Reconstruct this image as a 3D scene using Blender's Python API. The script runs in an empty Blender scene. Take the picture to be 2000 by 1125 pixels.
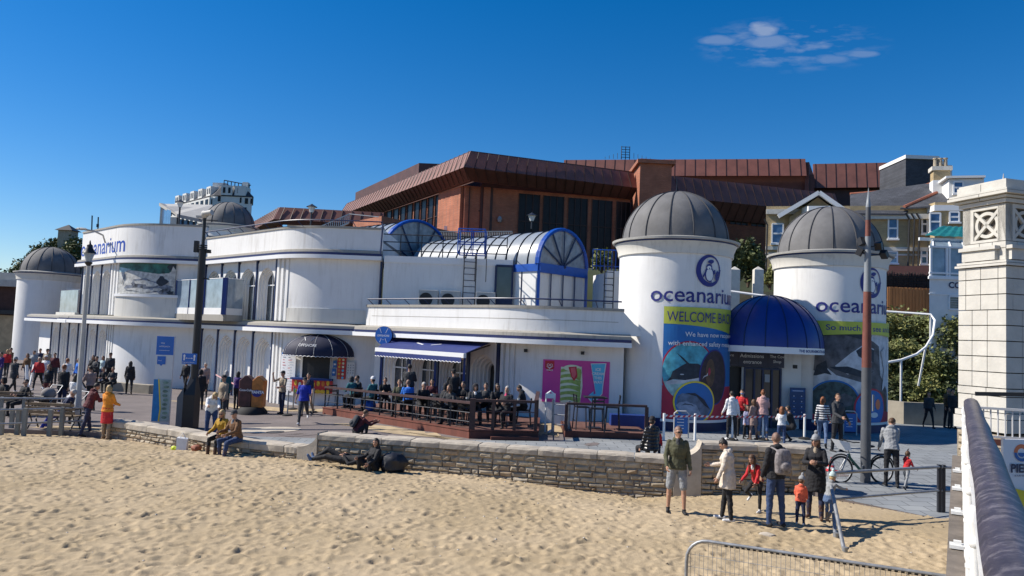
import bpy, bmesh, math, random
import numpy as np
from mathutils import Vector, Matrix, Euler
from mathutils.bvhtree import BVHTree
R = math.radians; PI = math.pi
random.seed(7); rng = np.random.default_rng(7)
C = bpy.context.scene.collection
# ---------------------------------------------------------------- camera, sky, sun, exposure
CAMZ = 3.15; F = 1480.0; PITCH = R(3.6); ROLL = R(2.3)
f_ = Vector((0, math.cos(PITCH), math.sin(PITCH))); u0 = Vector((0, -math.sin(PITCH), math.cos(PITCH))); r0 = Vector((1, 0, 0))
u_ = u0*math.cos(ROLL) - r0*math.sin(ROLL); r_ = r0*math.cos(ROLL) + u0*math.sin(ROLL)
cd = bpy.data.cameras.new('camera'); cam = bpy.data.objects.new('camera', cd); C.objects.link(cam)
cam.matrix_world = Matrix(((r_.x, u_.x, -f_.x, 0), (r_.y, u_.y, -f_.y, 0), (r_.z, u_.z, -f_.z, CAMZ), (0, 0, 0, 1)))
cd.sensor_width = 36; cd.lens = F/2000*36; cd.clip_start = .1; cd.clip_end = 5000
bpy.context.scene.camera = cam
SUN_EL = R(42); SUN_AZ = math.atan2(-.994, .109)          # azimuth from +Y towards +X
sdir = Vector((math.sin(SUN_AZ)*math.cos(SUN_EL), math.cos(SUN_AZ)*math.cos(SUN_EL), math.sin(SUN_EL)))
sl = bpy.data.lights.new('sun', 'SUN'); sl.energy = 5.0; sl.angle = R(.5); sl.color = (1, .93, .83)
so = bpy.data.objects.new('sun', sl); C.objects.link(so); so.rotation_euler = sdir.to_track_quat('Z', 'Y').to_euler()
w = bpy.data.worlds.new('World'); bpy.context.scene.world = w; w.use_nodes = True
nt = w.node_tree; nt.nodes.clear()
def N(t, typ, **k):
    n = t.nodes.new(typ)
    for a, b in k.items():
        if a == 'inp':
            for q, v in b.items(): n.inputs[q].default_value = v
        else: setattr(n, a, b)
    return n
sky = N(nt, 'ShaderNodeTexSky', sky_type='NISHITA', sun_disc=False, sun_elevation=SUN_EL, sun_rotation=SUN_AZ, air_density=1.0, dust_density=.1, ozone_density=3.0)
bg = N(nt, 'ShaderNodeBackground', inp={1: .082}); out = N(nt, 'ShaderNodeOutputWorld')
# small broken cloud, fixed in the sky by direction
tc = N(nt, 'ShaderNodeTexCoord')
cdir = (f_*F + r_*(1535-1000) + u_*(562.5-88)).normalized()
rt = r_.copy(); ut = cdir.cross(rt).normalized()*-1; ut = rt.cross(cdir).normalized()
def dotn(v):
    n = N(nt, 'ShaderNodeVectorMath', operation='DOT_PRODUCT'); nt.links.new(tc.outputs['Generated'], n.inputs[0]); n.inputs[1].default_value = v; return n.outputs['Value']
def mth(op, a, b=None, c=None, clamp=False, t=None):
    t = t or nt; n = N(t, 'ShaderNodeMath', operation=op, use_clamp=clamp)
    for i, q in enumerate((a, b, c)):
        if q is None: continue
        if isinstance(q, (int, float)): n.inputs[i].default_value = q
        else: t.links.new(q, n.inputs[i])
    return n.outputs[0]
du = dotn(rt); dv = dotn(ut)
cu0 = cdir.dot(rt)
ua = mth('DIVIDE', mth('SUBTRACT', du, cu0), .11); va = mth('DIVIDE', dv, .034)
r2 = mth('ADD', mth('MULTIPLY', ua, ua), mth('MULTIPLY', va, va))
mask = mth('SUBTRACT', 1.0, r2, clamp=True)
cv = N(nt, 'ShaderNodeCombineXYZ'); nt.links.new(mth('MULTIPLY', du, 34), cv.inputs[0]); nt.links.new(mth('MULTIPLY', dv, 105), cv.inputs[1]); cv.inputs[2].default_value = 2.2
no = N(nt, 'ShaderNodeTexNoise', inp={'Scale': 1.15, 'Detail': 5, 'Roughness': .5}); nt.links.new(cv.outputs[0], no.inputs['Vector'])
cl = mth('MULTIPLY', mth('MULTIPLY', mth('SUBTRACT', no.outputs[0], .47, clamp=True), 1.9, clamp=True), mask)
puff = []
for (qx, qy, sx, sy, a) in ((1490, 56, 26, 13, .75), (1405, 79, 38, 9, .4), (1500, 82, 45, 11, .45), (1680, 105, 26, 7, .35), (1625, 116, 30, 8, .3)):
    dd = (f_*F + r_*(qx-1000) + u_*(562.5-qy)).normalized()
    a1 = mth('DIVIDE', mth('SUBTRACT', du, dd.dot(rt)), sx/1560); b1 = mth('DIVIDE', mth('SUBTRACT', dv, dd.dot(ut)), sy/1560)
    rr = mth('ADD', mth('MULTIPLY', a1, a1), mth('MULTIPLY', b1, b1))
    rr = mth('ADD', rr, mth('MULTIPLY', mth('SUBTRACT', no.outputs[0], .5), 2.4))
    puff.append(mth('MULTIPLY', mth('SUBTRACT', 1.25, rr, clamp=True), a))
for p_ in puff: cl = mth('MAXIMUM', cl, p_)
hs = N(nt, 'ShaderNodeHueSaturation', inp={'Hue': .5, 'Saturation': 1.36, 'Value': 1.0}); tint = N(nt, 'ShaderNodeVectorMath', operation='MULTIPLY'); tint.inputs[1].default_value = (.93, .97, 1.09); nt.links.new(sky.outputs[0], tint.inputs[0]); nt.links.new(tint.outputs[0], hs.inputs['Color'])
mx = N(nt, 'ShaderNodeMix', data_type='RGBA'); nt.links.new(mth('MULTIPLY', cl, .5), mx.inputs[0]); nt.links.new(hs.outputs[0], mx.inputs[6]); mx.inputs[7].default_value = (5.6, 6.0, 6.7, 1)
nt.links.new(mx.outputs[2], bg.inputs[0]); nt.links.new(bg.outputs[0], out.inputs[0])
vs = bpy.context.scene.view_settings; vs.view_transform = 'Standard'; vs.look = 'None'; vs.exposure = .42; vs.gamma = 1
# ---------------------------------------------------------------- pixel <-> place helpers (2000 x 1125 photograph)
def ray(px, py): return f_*F + r_*(px-1000) + u_*(562.5-py)
def U(px, py, Y):
    d = ray(px, py); t = Y/d.y; return Vector((0, 0, CAMZ)) + d*t
def G(px, py, z):
    d = ray(px, py); t = (z-CAMZ)/d.z; return Vector((0, 0, CAMZ)) + d*t
def proj(p):
    d = Vector(p)-Vector((0, 0, CAMZ)); k = F/d.dot(f_); return 1000+d.dot(r_)*k, 562.5-d.dot(u_)*k
# ---------------------------------------------------------------- materials
M = {}
def mat(name, col, rough=.7, var=.1, scale=2.5, bump=0, bscale=30, metal=0, streak=0, spec=.5, emit=None, coat=0, ztop=None):
    m = bpy.data.materials.new(name); m.use_nodes = True; t = m.node_tree; b = t.nodes['Principled BSDF']
    b.inputs['Roughness'].default_value = rough; b.inputs['Metallic'].default_value = metal
    b.inputs['Specular IOR Level'].default_value = spec; b.inputs['Coat Weight'].default_value = coat
    tc = N(t, 'ShaderNodeTexCoord'); n = N(t, 'ShaderNodeTexNoise', inp={'Scale': scale, 'Detail': 6, 'Roughness': .6})
    src = tc.outputs['Object']
    if streak:
        mp = N(t, 'ShaderNodeMapping', inp={'Scale': (1, 1, streak)}); t.links.new(src, mp.inputs[0]); t.links.new(mp.outputs[0], n.inputs['Vector'])
    else: t.links.new(src, n.inputs['Vector'])
    cr = N(t, 'ShaderNodeMapRange', inp={1: .3, 2: .7}); t.links.new(n.outputs[0], cr.inputs[0])
    mx = N(t, 'ShaderNodeMix', data_type='RGBA')
    mx.inputs[6].default_value = (*[max(0, c*(1-var)) for c in col], 1); mx.inputs[7].default_value = (*[min(1, c*(1+var)) for c in col], 1)
    t.links.new(cr.outputs[0], mx.inputs[0]); t.links.new(mx.outputs[2], b.inputs['Base Color'])
    if bump:
        n2 = N(t, 'ShaderNodeTexNoise', inp={'Scale': bscale, 'Detail': 5, 'Roughness': .6}); t.links.new(tc.outputs['Object'], n2.inputs['Vector'])
        bp = N(t, 'ShaderNodeBump', inp={'Strength': bump, 'Distance': .02}); t.links.new(n2.outputs[0], bp.inputs['Height']); t.links.new(bp.outputs[0], b.inputs['Normal'])
    if emit: b.inputs['Emission Color'].default_value = (*col, 1); b.inputs['Emission Strength'].default_value = emit
    m.diffuse_color = (*col, 1); M[name] = m; return m
def brick(name, c1, c2, mortar, ang, bw=.225, bh=.075, ms=.012, rough=.85, bump=.3, var=.0):
    m = bpy.data.materials.new(name); m.use_nodes = True; t = m.node_tree; b = t.nodes['Principled BSDF']; b.inputs['Roughness'].default_value = rough
    tc = N(t, 'ShaderNodeTexCoord'); d = N(t, 'ShaderNodeVectorMath', operation='DOT_PRODUCT'); d.inputs[1].default_value = (math.cos(ang), math.sin(ang), 0)
    t.links.new(tc.outputs['Object'], d.inputs[0]); s = N(t, 'ShaderNodeSeparateXYZ'); t.links.new(tc.outputs['Object'], s.inputs[0])
    cb = N(t, 'ShaderNodeCombineXYZ'); t.links.new(d.outputs['Value'], cb.inputs[0]); t.links.new(s.outputs[2], cb.inputs[1])
    br = N(t, 'ShaderNodeTexBrick', inp={'Color1': (*c1, 1), 'Color2': (*c2, 1), 'Mortar': (*mortar, 1), 'Scale': 1, 'Mortar Size': ms, 'Brick Width': bw, 'Row Height': bh, 'Mortar Smooth': .1})
    t.links.new(cb.outputs[0], br.inputs['Vector'])
    n = N(t, 'ShaderNodeTexNoise', inp={'Scale': .7, 'Detail': 6}); t.links.new(tc.outputs['Object'], n.inputs['Vector'])
    mr = N(t, 'ShaderNodeMapRange', inp={1: .3, 2: .7, 3: .75, 4: 1.15}); t.links.new(n.outputs[0], mr.inputs[0])
    mu = N(t, 'ShaderNodeVectorMath', operation='SCALE'); t.links.new(br.outputs[0], mu.inputs[0]); t.links.new(mr.outputs[0], mu.inputs['Scale'])
    t.links.new(mu.outputs[0], b.inputs['Base Color'])
    bp = N(t, 'ShaderNodeBump', inp={'Strength': bump, 'Distance': .01}, invert=True); t.links.new(br.outputs['Fac'], bp.inputs['Height']); t.links.new(bp.outputs[0], b.inputs['Normal'])
    M[name] = m; return m
def dirty(name, col, stain, amt=.5, rough=.75):
    """painted render with rain streaks and blotches"""
    m = mat(name, col, rough, .04, 1.2, bump=.12, bscale=9); t = m.node_tree; b = t.nodes['Principled BSDF']; tc = [n for n in t.nodes if n.type == 'TEX_COORD'][0]
    old = b.inputs['Base Color'].links[0].from_socket
    mp = N(t, 'ShaderNodeMapping', inp={'Scale': (3.5, 3.5, .35)}); t.links.new(tc.outputs['Object'], mp.inputs[0])
    n = N(t, 'ShaderNodeTexNoise', inp={'Scale': 1.6, 'Detail': 7, 'Roughness': .65}); t.links.new(mp.outputs[0], n.inputs['Vector'])
    n3 = N(t, 'ShaderNodeTexNoise', inp={'Scale': .45, 'Detail': 4}); t.links.new(tc.outputs['Object'], n3.inputs['Vector'])
    a = mth('MULTIPLY', mth('SUBTRACT', n.outputs[0], .5, clamp=True, t=t), 3.2, clamp=True, t=t)
    c = mth('MULTIPLY', mth('SUBTRACT', n3.outputs[0], .38, clamp=True, t=t), 3.5, clamp=True, t=t)
    mx = N(t, 'ShaderNodeMix', data_type='RGBA'); t.links.new(mth('MULTIPLY', mth('MULTIPLY', a, c, t=t), amt, t=t), mx.inputs[0])
    t.links.new(old, mx.inputs[6]); mx.inputs[7].default_value = (*stain, 1); n4 = N(t, 'ShaderNodeTexNoise', inp={'Scale': 5, 'Detail': 8, 'Roughness': .8}); t.links.new(mp.outputs[0], n4.inputs['Vector']); m2 = N(t, 'ShaderNodeMix', data_type='RGBA'); t.links.new(mth('MULTIPLY', mth('SUBTRACT', n4.outputs[0], .62, clamp=True, t=t), 4.5, clamp=True, t=t), m2.inputs[0]); t.links.new(mx.outputs[2], m2.inputs[6]); m2.inputs[7].default_value = (.4, .3, .2, 1); t.links.new(m2.outputs[2], b.inputs['Base Color']); return m
def glass(name, col=(.03, .045, .06), rough=.08, var=.3):
    return mat(name, col, rough, var, 1.5, spec=.9)
dirty('white', (.76, .755, .735), (.40, .37, .32), .8); dirty('white_old', (.66, .64, .58), (.25, .235, .2), .9)
mat('white_clean', (.8, .8, .79), .5, .03); dirty('ledge', (.33, .31, .27), (.08, .075, .065), .9)
mat('blue_trim', (.006, .018, .075), .45, .2, 3); mat('blue_bright', (.008, .075, .38), .4, .15, 3); mat('blue_band', (.006, .014, .08), .5, .3, 3)
mat('blue_paint', (.008, .035, .19), .5, .15); mat('dome_grey', (.14, .138, .138), .8, .2, 1.6, bump=.3, bscale=14)
mat('dome_seam', (.06, .06, .065), .8, .1); mat('roof_felt', (.2, .2, .19), .9, .25, 1)
mat('black', (.012, .012, .014), .5, .2); mat('dark_metal', (.02, .022, .03), .45, .2); mat('grey_metal', (.32, .33, .34), .45, .15, 6, metal=.3)
mat('galv', (.3, .31, .32), .5, .25, 8, metal=.5, bump=.1); mat('pale_grey', (.5, .5, .5), .6, .1)
glass('glass'); mat('glass_pale', (.24, .31, .38), .1, .3, 1.5, spec=.8); mat('glass_roof', (.27, .3, .33), .3, .12, 4, spec=.6)
mat('frost', (.26, .27, .29), .3, .35, 3, bump=.2, bscale=4)
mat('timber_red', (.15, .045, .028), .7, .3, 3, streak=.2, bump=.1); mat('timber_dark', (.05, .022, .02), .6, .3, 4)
mat('decking', (.13, .06, .045), .75, .3, 5)
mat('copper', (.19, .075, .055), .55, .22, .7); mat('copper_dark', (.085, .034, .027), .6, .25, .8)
mat('copper_seam', (.03, .012, .01), .6, .1)
DW = Vector((.7218, -.6921))                                        # direction of the long front walls
brick('bic_brick', (.45, .16, .085), (.37, .125, .065), (.2, .12, .09), R(20), .3, .1)
brick('yellow_brick', (.5, .36, .17), (.38, .27, .13), (.4, .33, .22), R(8))
brick('slate', (.07, .075, .09), (.05, .055, .065), (.02, .02, .025), R(0), .3, .16, .008)
mat('stone_trim', (.6, .57, .5), .8, .12); mat('teal_tile', (.02, .17, .16), .4, .2, 4)
mat('render_white', (.74, .74, .72), .7, .06)
mat('fence_wood', (.5, .22, .08), .75, .25, 2, streak=.15); mat('wicker', (.05, .035, .03), .9, .4, 12)
mat('stone_pier', (.52, .5, .45), .8, .1, 4, bump=.25, bscale=25); mat('joint', (.12, .1, .08), .9, .2)
mat('rubble', (.34, .27, .18), .9, .35, 5, bump=.5, bscale=18); mat('coping', (.42, .37, .3), .9, .22, 2.5, bump=.4, bscale=14)
mat('mortar', (.25, .21, .155), .95, .3, 6, bump=.4)
mat('terracotta', (.35, .12, .07), .8, .2)
# ---------------------------------------------------------------- object helpers
WM = {}
def props(o, label=None, cat=None, group=None, kind=None):
    if label: o['label'] = label
    if cat: o['category'] = cat
    if group: o['group'] = group
    if kind: o['kind'] = kind
    return o
def thing(name, label, cat, loc=(0, 0, 0), rz=0, group=None):
    o = bpy.data.objects.new(name, None); C.objects.link(o); o.empty_display_size = .2
    o.location = loc; o.rotation_euler = (0, 0, rz); WM[o] = Matrix.Translation(Vector(loc)) @ Matrix.Rotation(rz, 4, 'Z')
    return props(o, label, cat, group)
class MB:
    def __init__(s, m='white'): s.v = []; s.f = []; s.mi = []; s.ms = []; s.m = m
    def add(s, vs, fs, m=None):
        m = m or s.m
        if m not in s.ms: s.ms.append(m)
        k = s.ms.index(m); o = len(s.v); s.v.extend([tuple(p) for p in vs])
        for f in fs: s.f.append([o+i for i in f]); s.mi.append(k)
        return s
    def box(s, c, size, rz=0, m=None, rx=0, ry=0):
        c = Vector(c); hx, hy, hz = [q/2 for q in size]; E = Euler((rx, ry, rz)).to_matrix()
        vs = [c + E @ Vector((a*hx, b*hy, d*hz)) for a in (-1, 1) for b in (-1, 1) for d in (-1, 1)]
        return s.add(vs, [(0, 1, 3, 2), (4, 6, 7, 5), (0, 4, 5, 1), (2, 3, 7, 6), (0, 2, 6, 4), (1, 5, 7, 3)], m)
    def bar(s, a, b, w, h, m=None, up=(0, 0, 1)):
        a = Vector(a); b = Vector(b); t = (b-a).normalized(); x = t.cross(Vector(up))
        if x.length < 1e-4: x = Vector((1, 0, 0))
        x.normalize(); y = x.cross(t); vs = [p + x*(i*w/2) + y*(j*h/2) for p in (a, b) for i, j in ((-1, -1), (1, -1), (1, 1), (-1, 1))]
        return s.add(vs, [(3, 2, 1, 0), (4, 5, 6, 7), (0, 1, 5, 4), (1, 2, 6, 5), (2, 3, 7, 6), (3, 0, 4, 7)], m)
    def prism(s, poly, z0, z1, m=None):
        n = len(poly); vs = [(p[0], p[1], z0) for p in poly] + [(p[0], p[1], z1) for p in poly]
        return s.add(vs, [list(range(n))[::-1], list(range(n, 2*n))] + [(i, (i+1) % n, n+(i+1) % n, n+i) for i in range(n)], m)
    def tube(s, pts, r, n=8, m=None, cap=True):
        pts = [Vector(p) for p in pts]; vs = []; fs = []; x = None
        rs = r if isinstance(r, (list, tuple)) else [r]*len(pts)
        for i, p in enumerate(pts):
            t = (pts[min(i+1, len(pts)-1)] - pts[max(i-1, 0)]).normalized()
            if x is None: x = t.cross(Vector((0, 0, 1)) if abs(t.z) < .9 else Vector((1, 0, 0)))
            x = (x - t*x.dot(t)).normalized(); y = t.cross(x)
            vs += [p + (x*math.cos(2*PI*k/n) + y*math.sin(2*PI*k/n))*rs[i] for k in range(n)]
        for i in range(len(pts)-1):
            for k in range(n): fs.append((i*n+k, i*n+(k+1) % n, (i+1)*n+(k+1) % n, (i+1)*n+k))
        if cap: fs += [list(range(n))[::-1], [len(pts)*n-n+k for k in range(n)]]
        return s.add(vs, fs, m)
    def lathe(s, prof, c=(0, 0, 0), n=32, m=None, a0=0, a1=2*PI):
        c = Vector(c); full = abs(a1-a0-2*PI) < 1e-6; k = n if full else n+1; vs = []; fs = []
        for (r, z) in prof:
            for i in range(k):
                a = a0+(a1-a0)*i/n; vs.append(c + Vector((r*math.sin(a), -r*math.cos(a), z)))
        for j in range(len(prof)-1):
            for i in range(n):
                i2 = (i+1) % k; fs.append((j*k+i, j*k+i2, (j+1)*k+i2, (j+1)*k+i))
        return s.add(vs, fs, m)
    def ball(s, c, r, n=12, m=None):
        r = r if isinstance(r, (tuple, list)) else (r, r, r); vs = []; fs = []; h = n//2
        for j in range(h+1):
            for i in range(n):
                a = PI*j/h; b = 2*PI*i/n; vs.append((c[0]+r[0]*math.sin(a)*math.cos(b), c[1]+r[1]*math.sin(a)*math.sin(b), c[2]-r[2]*math.cos(a)))
        for j in range(h):
            for i in range(n): fs.append((j*n+i, j*n+(i+1) % n, (j+1)*n+(i+1) % n, (j+1)*n+i))
        return s.add(vs, fs, m)
    def sweep(s, poly, prof, m=None, closed=False):
        """profile of (out, z) swept along a plan polyline"""
        P = [Vector(p[:2]) for p in poly]; n = len(P); k = len(prof); vs = []; fs = []
        for i in range(n):
            nn = pnorm(P, i, closed); vs += [(P[i].x+nn.x*o, P[i].y+nn.y*o, z) for o, z in prof]
        for i in range(n if closed else n-1):
            j = (i+1) % n
            for q in range(k): fs.append((i*k+q, j*k+q, j*k+(q+1) % k, i*k+(q+1) % k))
        if not closed: fs += [list(range(k))[::-1], [(n-1)*k+q for q in range(k)]]
        return s.add(vs, fs, m)
    def wall(s, poly, t, z0, z1, m=None, off=0): return s.sweep(poly, [(off, z0), (off, z1), (off-t, z1), (off-t, z0)], m)
    def build(s, name, parent=None, smooth=False, label=None, cat=None, group=None, kind=None, local=False, bevel=0):
        me = bpy.data.meshes.new(name); me.from_pydata(s.v, [], s.f)
        for q in s.ms: me.materials.append(M[q])
        me.polygons.foreach_set('material_index', s.mi)
        bm = bmesh.new(); bm.from_mesh(me); bmesh.ops.remove_doubles(bm, verts=bm.verts, dist=1e-5); bmesh.ops.recalc_face_normals(bm, faces=bm.faces)
        if parent and not local and parent in WM: bmesh.ops.transform(bm, matrix=WM[parent].inverted(), verts=bm.verts)
        bm.to_mesh(me); bm.free()
        o = bpy.data.objects.new(name, me); C.objects.link(o); o.parent = parent
        if smooth: shade(me, smooth if smooth is not True else 40)
        if bevel:
            b = o.modifiers.new('bevel', 'BEVEL'); b.width = bevel; b.segments = 2; b.limit_method = 'ANGLE'; b.angle_limit = R(40)
        if parent and parent in WM: WM[o] = WM[parent]
        return props(o, label, cat, group, kind)
def shade(me, ang=40):
    me.polygons.foreach_set('use_smooth', [True]*len(me.polygons)); me.set_sharp_from_angle(angle=R(ang))
def pnorm(P, i, closed=False):
    n = len(P)
    def sn(a, b):
        d = (b-a).normalized(); return Vector((d.y, -d.x))
    if closed: a = sn(P[i-1], P[i]); b = sn(P[i], P[(i+1) % n])
    else:
        a = sn(P[max(i-1, 0)], P[max(i, 1)]); b = sn(P[min(i, n-2)], P[min(i+1, n-1)])
    q = (a+b).normalized(); return q / max(.4, q.dot(a))
def offset(poly, d):
    P = [Vector(p[:2]) for p in poly]; return [P[i] + pnorm(P, i)*d for i in range(len(P))]
class Path:
    """arclength map along a plan polyline: at(u, v, k) = along, height, distance out"""
    def __init__(s, poly):
        s.P = [Vector(p[:2]) for p in poly]; s.L = [0]
        for a, b in zip(s.P, s.P[1:]): s.L.append(s.L[-1]+(b-a).length)
    def at(s, u, v=0, k=0):
        i = 0
        while i < len(s.P)-2 and u > s.L[i+1]: i += 1
        t = (u-s.L[i])/(s.L[i+1]-s.L[i]); p = s.P[i].lerp(s.P[i+1], t)
        tn = min(1, max(0, t)); nn = pnorm(s.P, i).lerp(pnorm(s.P, i+1), tn).normalized()
        return Vector((p.x+nn.x*k, p.y+nn.y*k, v))
    def u_px(s, px, z=3.15):
        best = min(((abs(proj(s.at(s.L[-1]*i/400, z))[0]-px), s.L[-1]*i/400) for i in range(401))); return best[1]
    def sub(s, u0, u1, n=2):
        us = sorted(set([u0, u1]+[l for l in s.L if u0 < l < u1])); return [s.at(q).xy for q in us]
def bentpath(p0, L1, rad, L2, a0=-43.8, a1=0, n=14):
    P = [Vector(p0)]; a = R(a0); p = P[0]+Vector((math.cos(a), math.sin(a)))*L1; P.append(p)
    da = R(a1-a0)/n; ch = 2*rad*math.sin(abs(da)/2)
    for i in range(n):
        p = p+Vector((math.cos(a+da/2), math.sin(a+da/2)))*ch; P.append(p); a += da
    P.append(p+Vector((math.cos(R(a1)), math.sin(R(a1))))*L2); return P
def circ(c, r, a0, a1, n=48):
    return [Vector((c[0]+r*math.sin(R(a0+(a1-a0)*i/n)), c[1]-r*math.cos(R(a0+(a1-a0)*i/n)))) for i in range(n+1)]
# ---------------------------------------------------------------- flat artwork and lettering, laid on a path
FC = {}
def text2d(body, size=1, bold=0, align='LEFT', cw=1.0):
    key = (body, size, bold, align, cw)
    if key in FC: return FC[key]
    cu = bpy.data.curves.new('t', 'FONT'); cu.body = body; cu.size = size; cu.offset = bold; cu.align_x = align; cu.resolution_u = 3
    ob = bpy.data.objects.new('t', cu); me = bpy.data.meshes.new_from_object(ob)
    r = ([(v.co.x*cw, v.co.y) for v in me.vertices], [list(p.vertices) for p in me.polygons])
    bpy.data.objects.remove(ob); bpy.data.meshes.remove(me); bpy.data.curves.remove(cu); FC[key] = r; return r
def shift(g, du, dv, k=1): return ([(x*k+du, y*k+dv) for x, y in g[0]], g[1])
def poly(pts): return ([tuple(p) for p in pts], [list(range(len(pts)))])
def rect(u0, v0, u1, v1): return poly([(u0, v0), (u1, v0), (u1, v1), (u0, v1)])
def ell(cu, cv, ru, rv=None, n=36, a0=0, a1=360, rot=0):
    rv = rv or ru; q = []
    for i in range(n if a1-a0 >= 360 else n+1):
        a = R(a0+(a1-a0)*i/n); x = ru*math.cos(a); y = rv*math.sin(a); q.append((cu+x*math.cos(rot)-y*math.sin(rot), cv+x*math.sin(rot)+y*math.cos(rot)))
    return poly(q)
def ring(cu, cv, r0, r1, n=36, a0=0, a1=360):
    v = []; f = []
    for i in range(n+1):
        a = R(a0+(a1-a0)*i/n); v += [(cu+r0*math.cos(a), cv+r0*math.sin(a)), (cu+r1*math.cos(a), cv+r1*math.sin(a))]
    for i in range(n): f.append([2*i, 2*i+1, 2*i+3, 2*i+2])
    return v, f
def clip(g, u0, v0, u1, v1):
    bm = bmesh.new(); vs = [bm.verts.new((x, y, 0)) for x, y in g[0]]
    for f in g[1]:
        try: bm.faces.new([vs[i] for i in f])
        except ValueError: pass
    for co, no_ in (((u0, 0, 0), (-1, 0, 0)), ((u1, 0, 0), (1, 0, 0)), ((0, v0, 0), (0, -1, 0)), ((0, v1, 0), (0, 1, 0))):
        bmesh.ops.bisect_plane(bm, geom=bm.verts[:]+bm.edges[:]+bm.faces[:], plane_co=co, plane_no=no_, clear_outer=True)
    bm.verts.index_update(); r = ([(v.co.x, v.co.y) for v in bm.verts], [[v.index for v in f.verts] for f in bm.faces]); bm.free(); return r
def art(name, path, shapes, base=.0, curved=False, parent=None, step=.003, back=None, bounds=None, **kw):
    """shapes: [(material, geometry)] drawn in order, each a few mm proud of the last, on a thin real board"""
    mb = MB()
    if back:
        bm_, u0, v0, u1, v1, th = back; n = max(1, int((u1-u0)/.12)) if curved else 1
        pts = [path.at(u0+(u1-u0)*i/n).xy for i in range(n+1)]
        mb.sweep(pts, [(base, v0), (base, v1), (base+th, v1), (base+th, v0)], bm_); base += th
    for k, (m, g) in enumerate(shapes):
        if bounds: g = clip(g, *bounds)
        if not g[0]: continue
        if curved:
            bm = bmesh.new(); vs = [bm.verts.new((x, y, 0)) for x, y in g[0]]
            for f in g[1]:
                try: bm.faces.new([vs[i] for i in f])
                except ValueError: pass
            xs = [x for x, y in g[0]]; a = math.floor(min(xs)/.12)*.12
            while a < max(xs):
                bmesh.ops.bisect_plane(bm, geom=bm.verts[:]+bm.edges[:]+bm.faces[:], plane_co=(a, 0, 0), plane_no=(1, 0, 0)); a += .12
            bm.verts.index_update(); g = ([(v.co.x, v.co.y) for v in bm.verts], [[v.index for v in f.verts] for f in bm.faces]); bm.free()
        mb.add([path.at(x, y, base+step*(k+1)) for x, y in g[0]], g[1], m)
    return mb.build(name, parent, **kw)
def flatpath(p0, ang): return Path([Vector(p0[:2]), Vector(p0[:2])+Vector((math.cos(ang), math.sin(ang)))*10])
def dup(o, loc, rz=None, label=None, group=None):
    c = o.copy(); C.objects.link(c); c.location = loc
    if rz is not None: c.rotation_euler = (0, 0, rz)
    if label: c['label'] = label
    if group: c['group'] = group
    for ch in o.children:
        d = ch.copy(); C.objects.link(d); d.parent = c
        for g in ch.children:
            e = g.copy(); C.objects.link(e); e.parent = d
    return c
def lerp(a, b, t): return a+(b-a)*t
def smooth01(t): t = min(1, max(0, t)); return t*t*(3-2*t)
# ================================================================ GROUND
mat('asphalt', (.155, .13, .122), .85, .18, .9, bump=.2, bscale=60); mat('flag', (.27, .3, .31), .75, .22, .8)
mat('earth', (.16, .13, .08), .95, .3, 1); mat('concrete', (.3, .27, .22), .9, .2, 1.5, bump=.2)
# ground: one wide sheet
mb = MB('earth'); mb.add([(-2500, -2500, -1.6), (2500, -2500, -1.6), (2500, 3000, -1.6), (-2500, 3000, -1.6)], [(0, 1, 2, 3)]); mb.build('ground', kind='structure')
WALLX = [-60, -12.8, -12.26, -9.04, -7.42, -5.39, -5.0, -3.0, -1.2, 1.1, 3.3, 4.36, 4.6, 7.3, 7.6, 9.5, 9.9, 60]
WALLY = [24.0, 24.4, 24.2, 22.3, 21.2, 20.5, 20.4, 20.0, 19.65, 19.15, 18.8, 18.6, 18.6, 18.6, 18.2, 16.5, 16.4, 16.4]
yw = lambda x: float(np.interp(x, WALLX, WALLY))
def prom_z(x, y):
    z = -.45*min(1, max(0, (-x-1)/9))
    if x > 6: z += -.42*min(1, max(0, (24-y)/7.3))*min(1, (x-6)/1.6)
    return z
SX = [-60, -12, -5, -2.9, 0, 2, 3.3, 4.4, 7, 9, 60]; SZ = [-.5, -.6, -.36, -.42, -.5, -.62, -.66, -.52, -.38, -.42, -.42]
def sand_z(x, y):
    d = yw(x)-y; k = min(1, max(0, d/2.6)); zw = float(np.interp(x, SX, SZ)); return zw*(1-k)+(-.4)*k
# sand height field
def vnoise(shape, cells, seed):
    g = np.random.default_rng(seed).random((cells[0]+2, cells[1]+2)); ys = np.linspace(0, cells[0], shape[0]); xs = np.linspace(0, cells[1], shape[1])
    yi = np.minimum(ys.astype(int), cells[0]); xi = np.minimum(xs.astype(int), cells[1]); fy = (ys-yi)[:, None]; fx = (xs-xi)[None]
    fy = fy*fy*(3-2*fy); fx = fx*fx*(3-2*fx); a = g[np.ix_(yi, xi)]; b = g[np.ix_(yi, xi+1)]; c = g[np.ix_(yi+1, xi)]; d = g[np.ix_(yi+1, xi+1)]
    return (a*(1-fx)+b*fx)*(1-fy)+(c*(1-fx)+d*fx)*fy-.5
sx0, sx1, sy0, sy1, st = -17.5, 11.0, 7.0, 25.0, .036
nx = int((sx1-sx0)/st)+1; ny = int((sy1-sy0)/st)+1; xs = np.linspace(sx0, sx1, nx); ys = np.linspace(sy0, sy1, ny)
XX, YY = np.meshgrid(xs, ys); ywx = np.interp(xs, WALLX, WALLY)[None]; zwx = np.interp(xs, SX, SZ)[None]
kk = np.clip((ywx-YY)/2.6, 0, 1); H = zwx*(1-kk)-.4*kk
flat = np.clip((YY-(ywx-3.4))/1.0, 0, 1)*np.clip((XX-4.6)/1.0, 0, 1)               # trodden patch by the ramp
amp = 1-.75*flat
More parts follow.
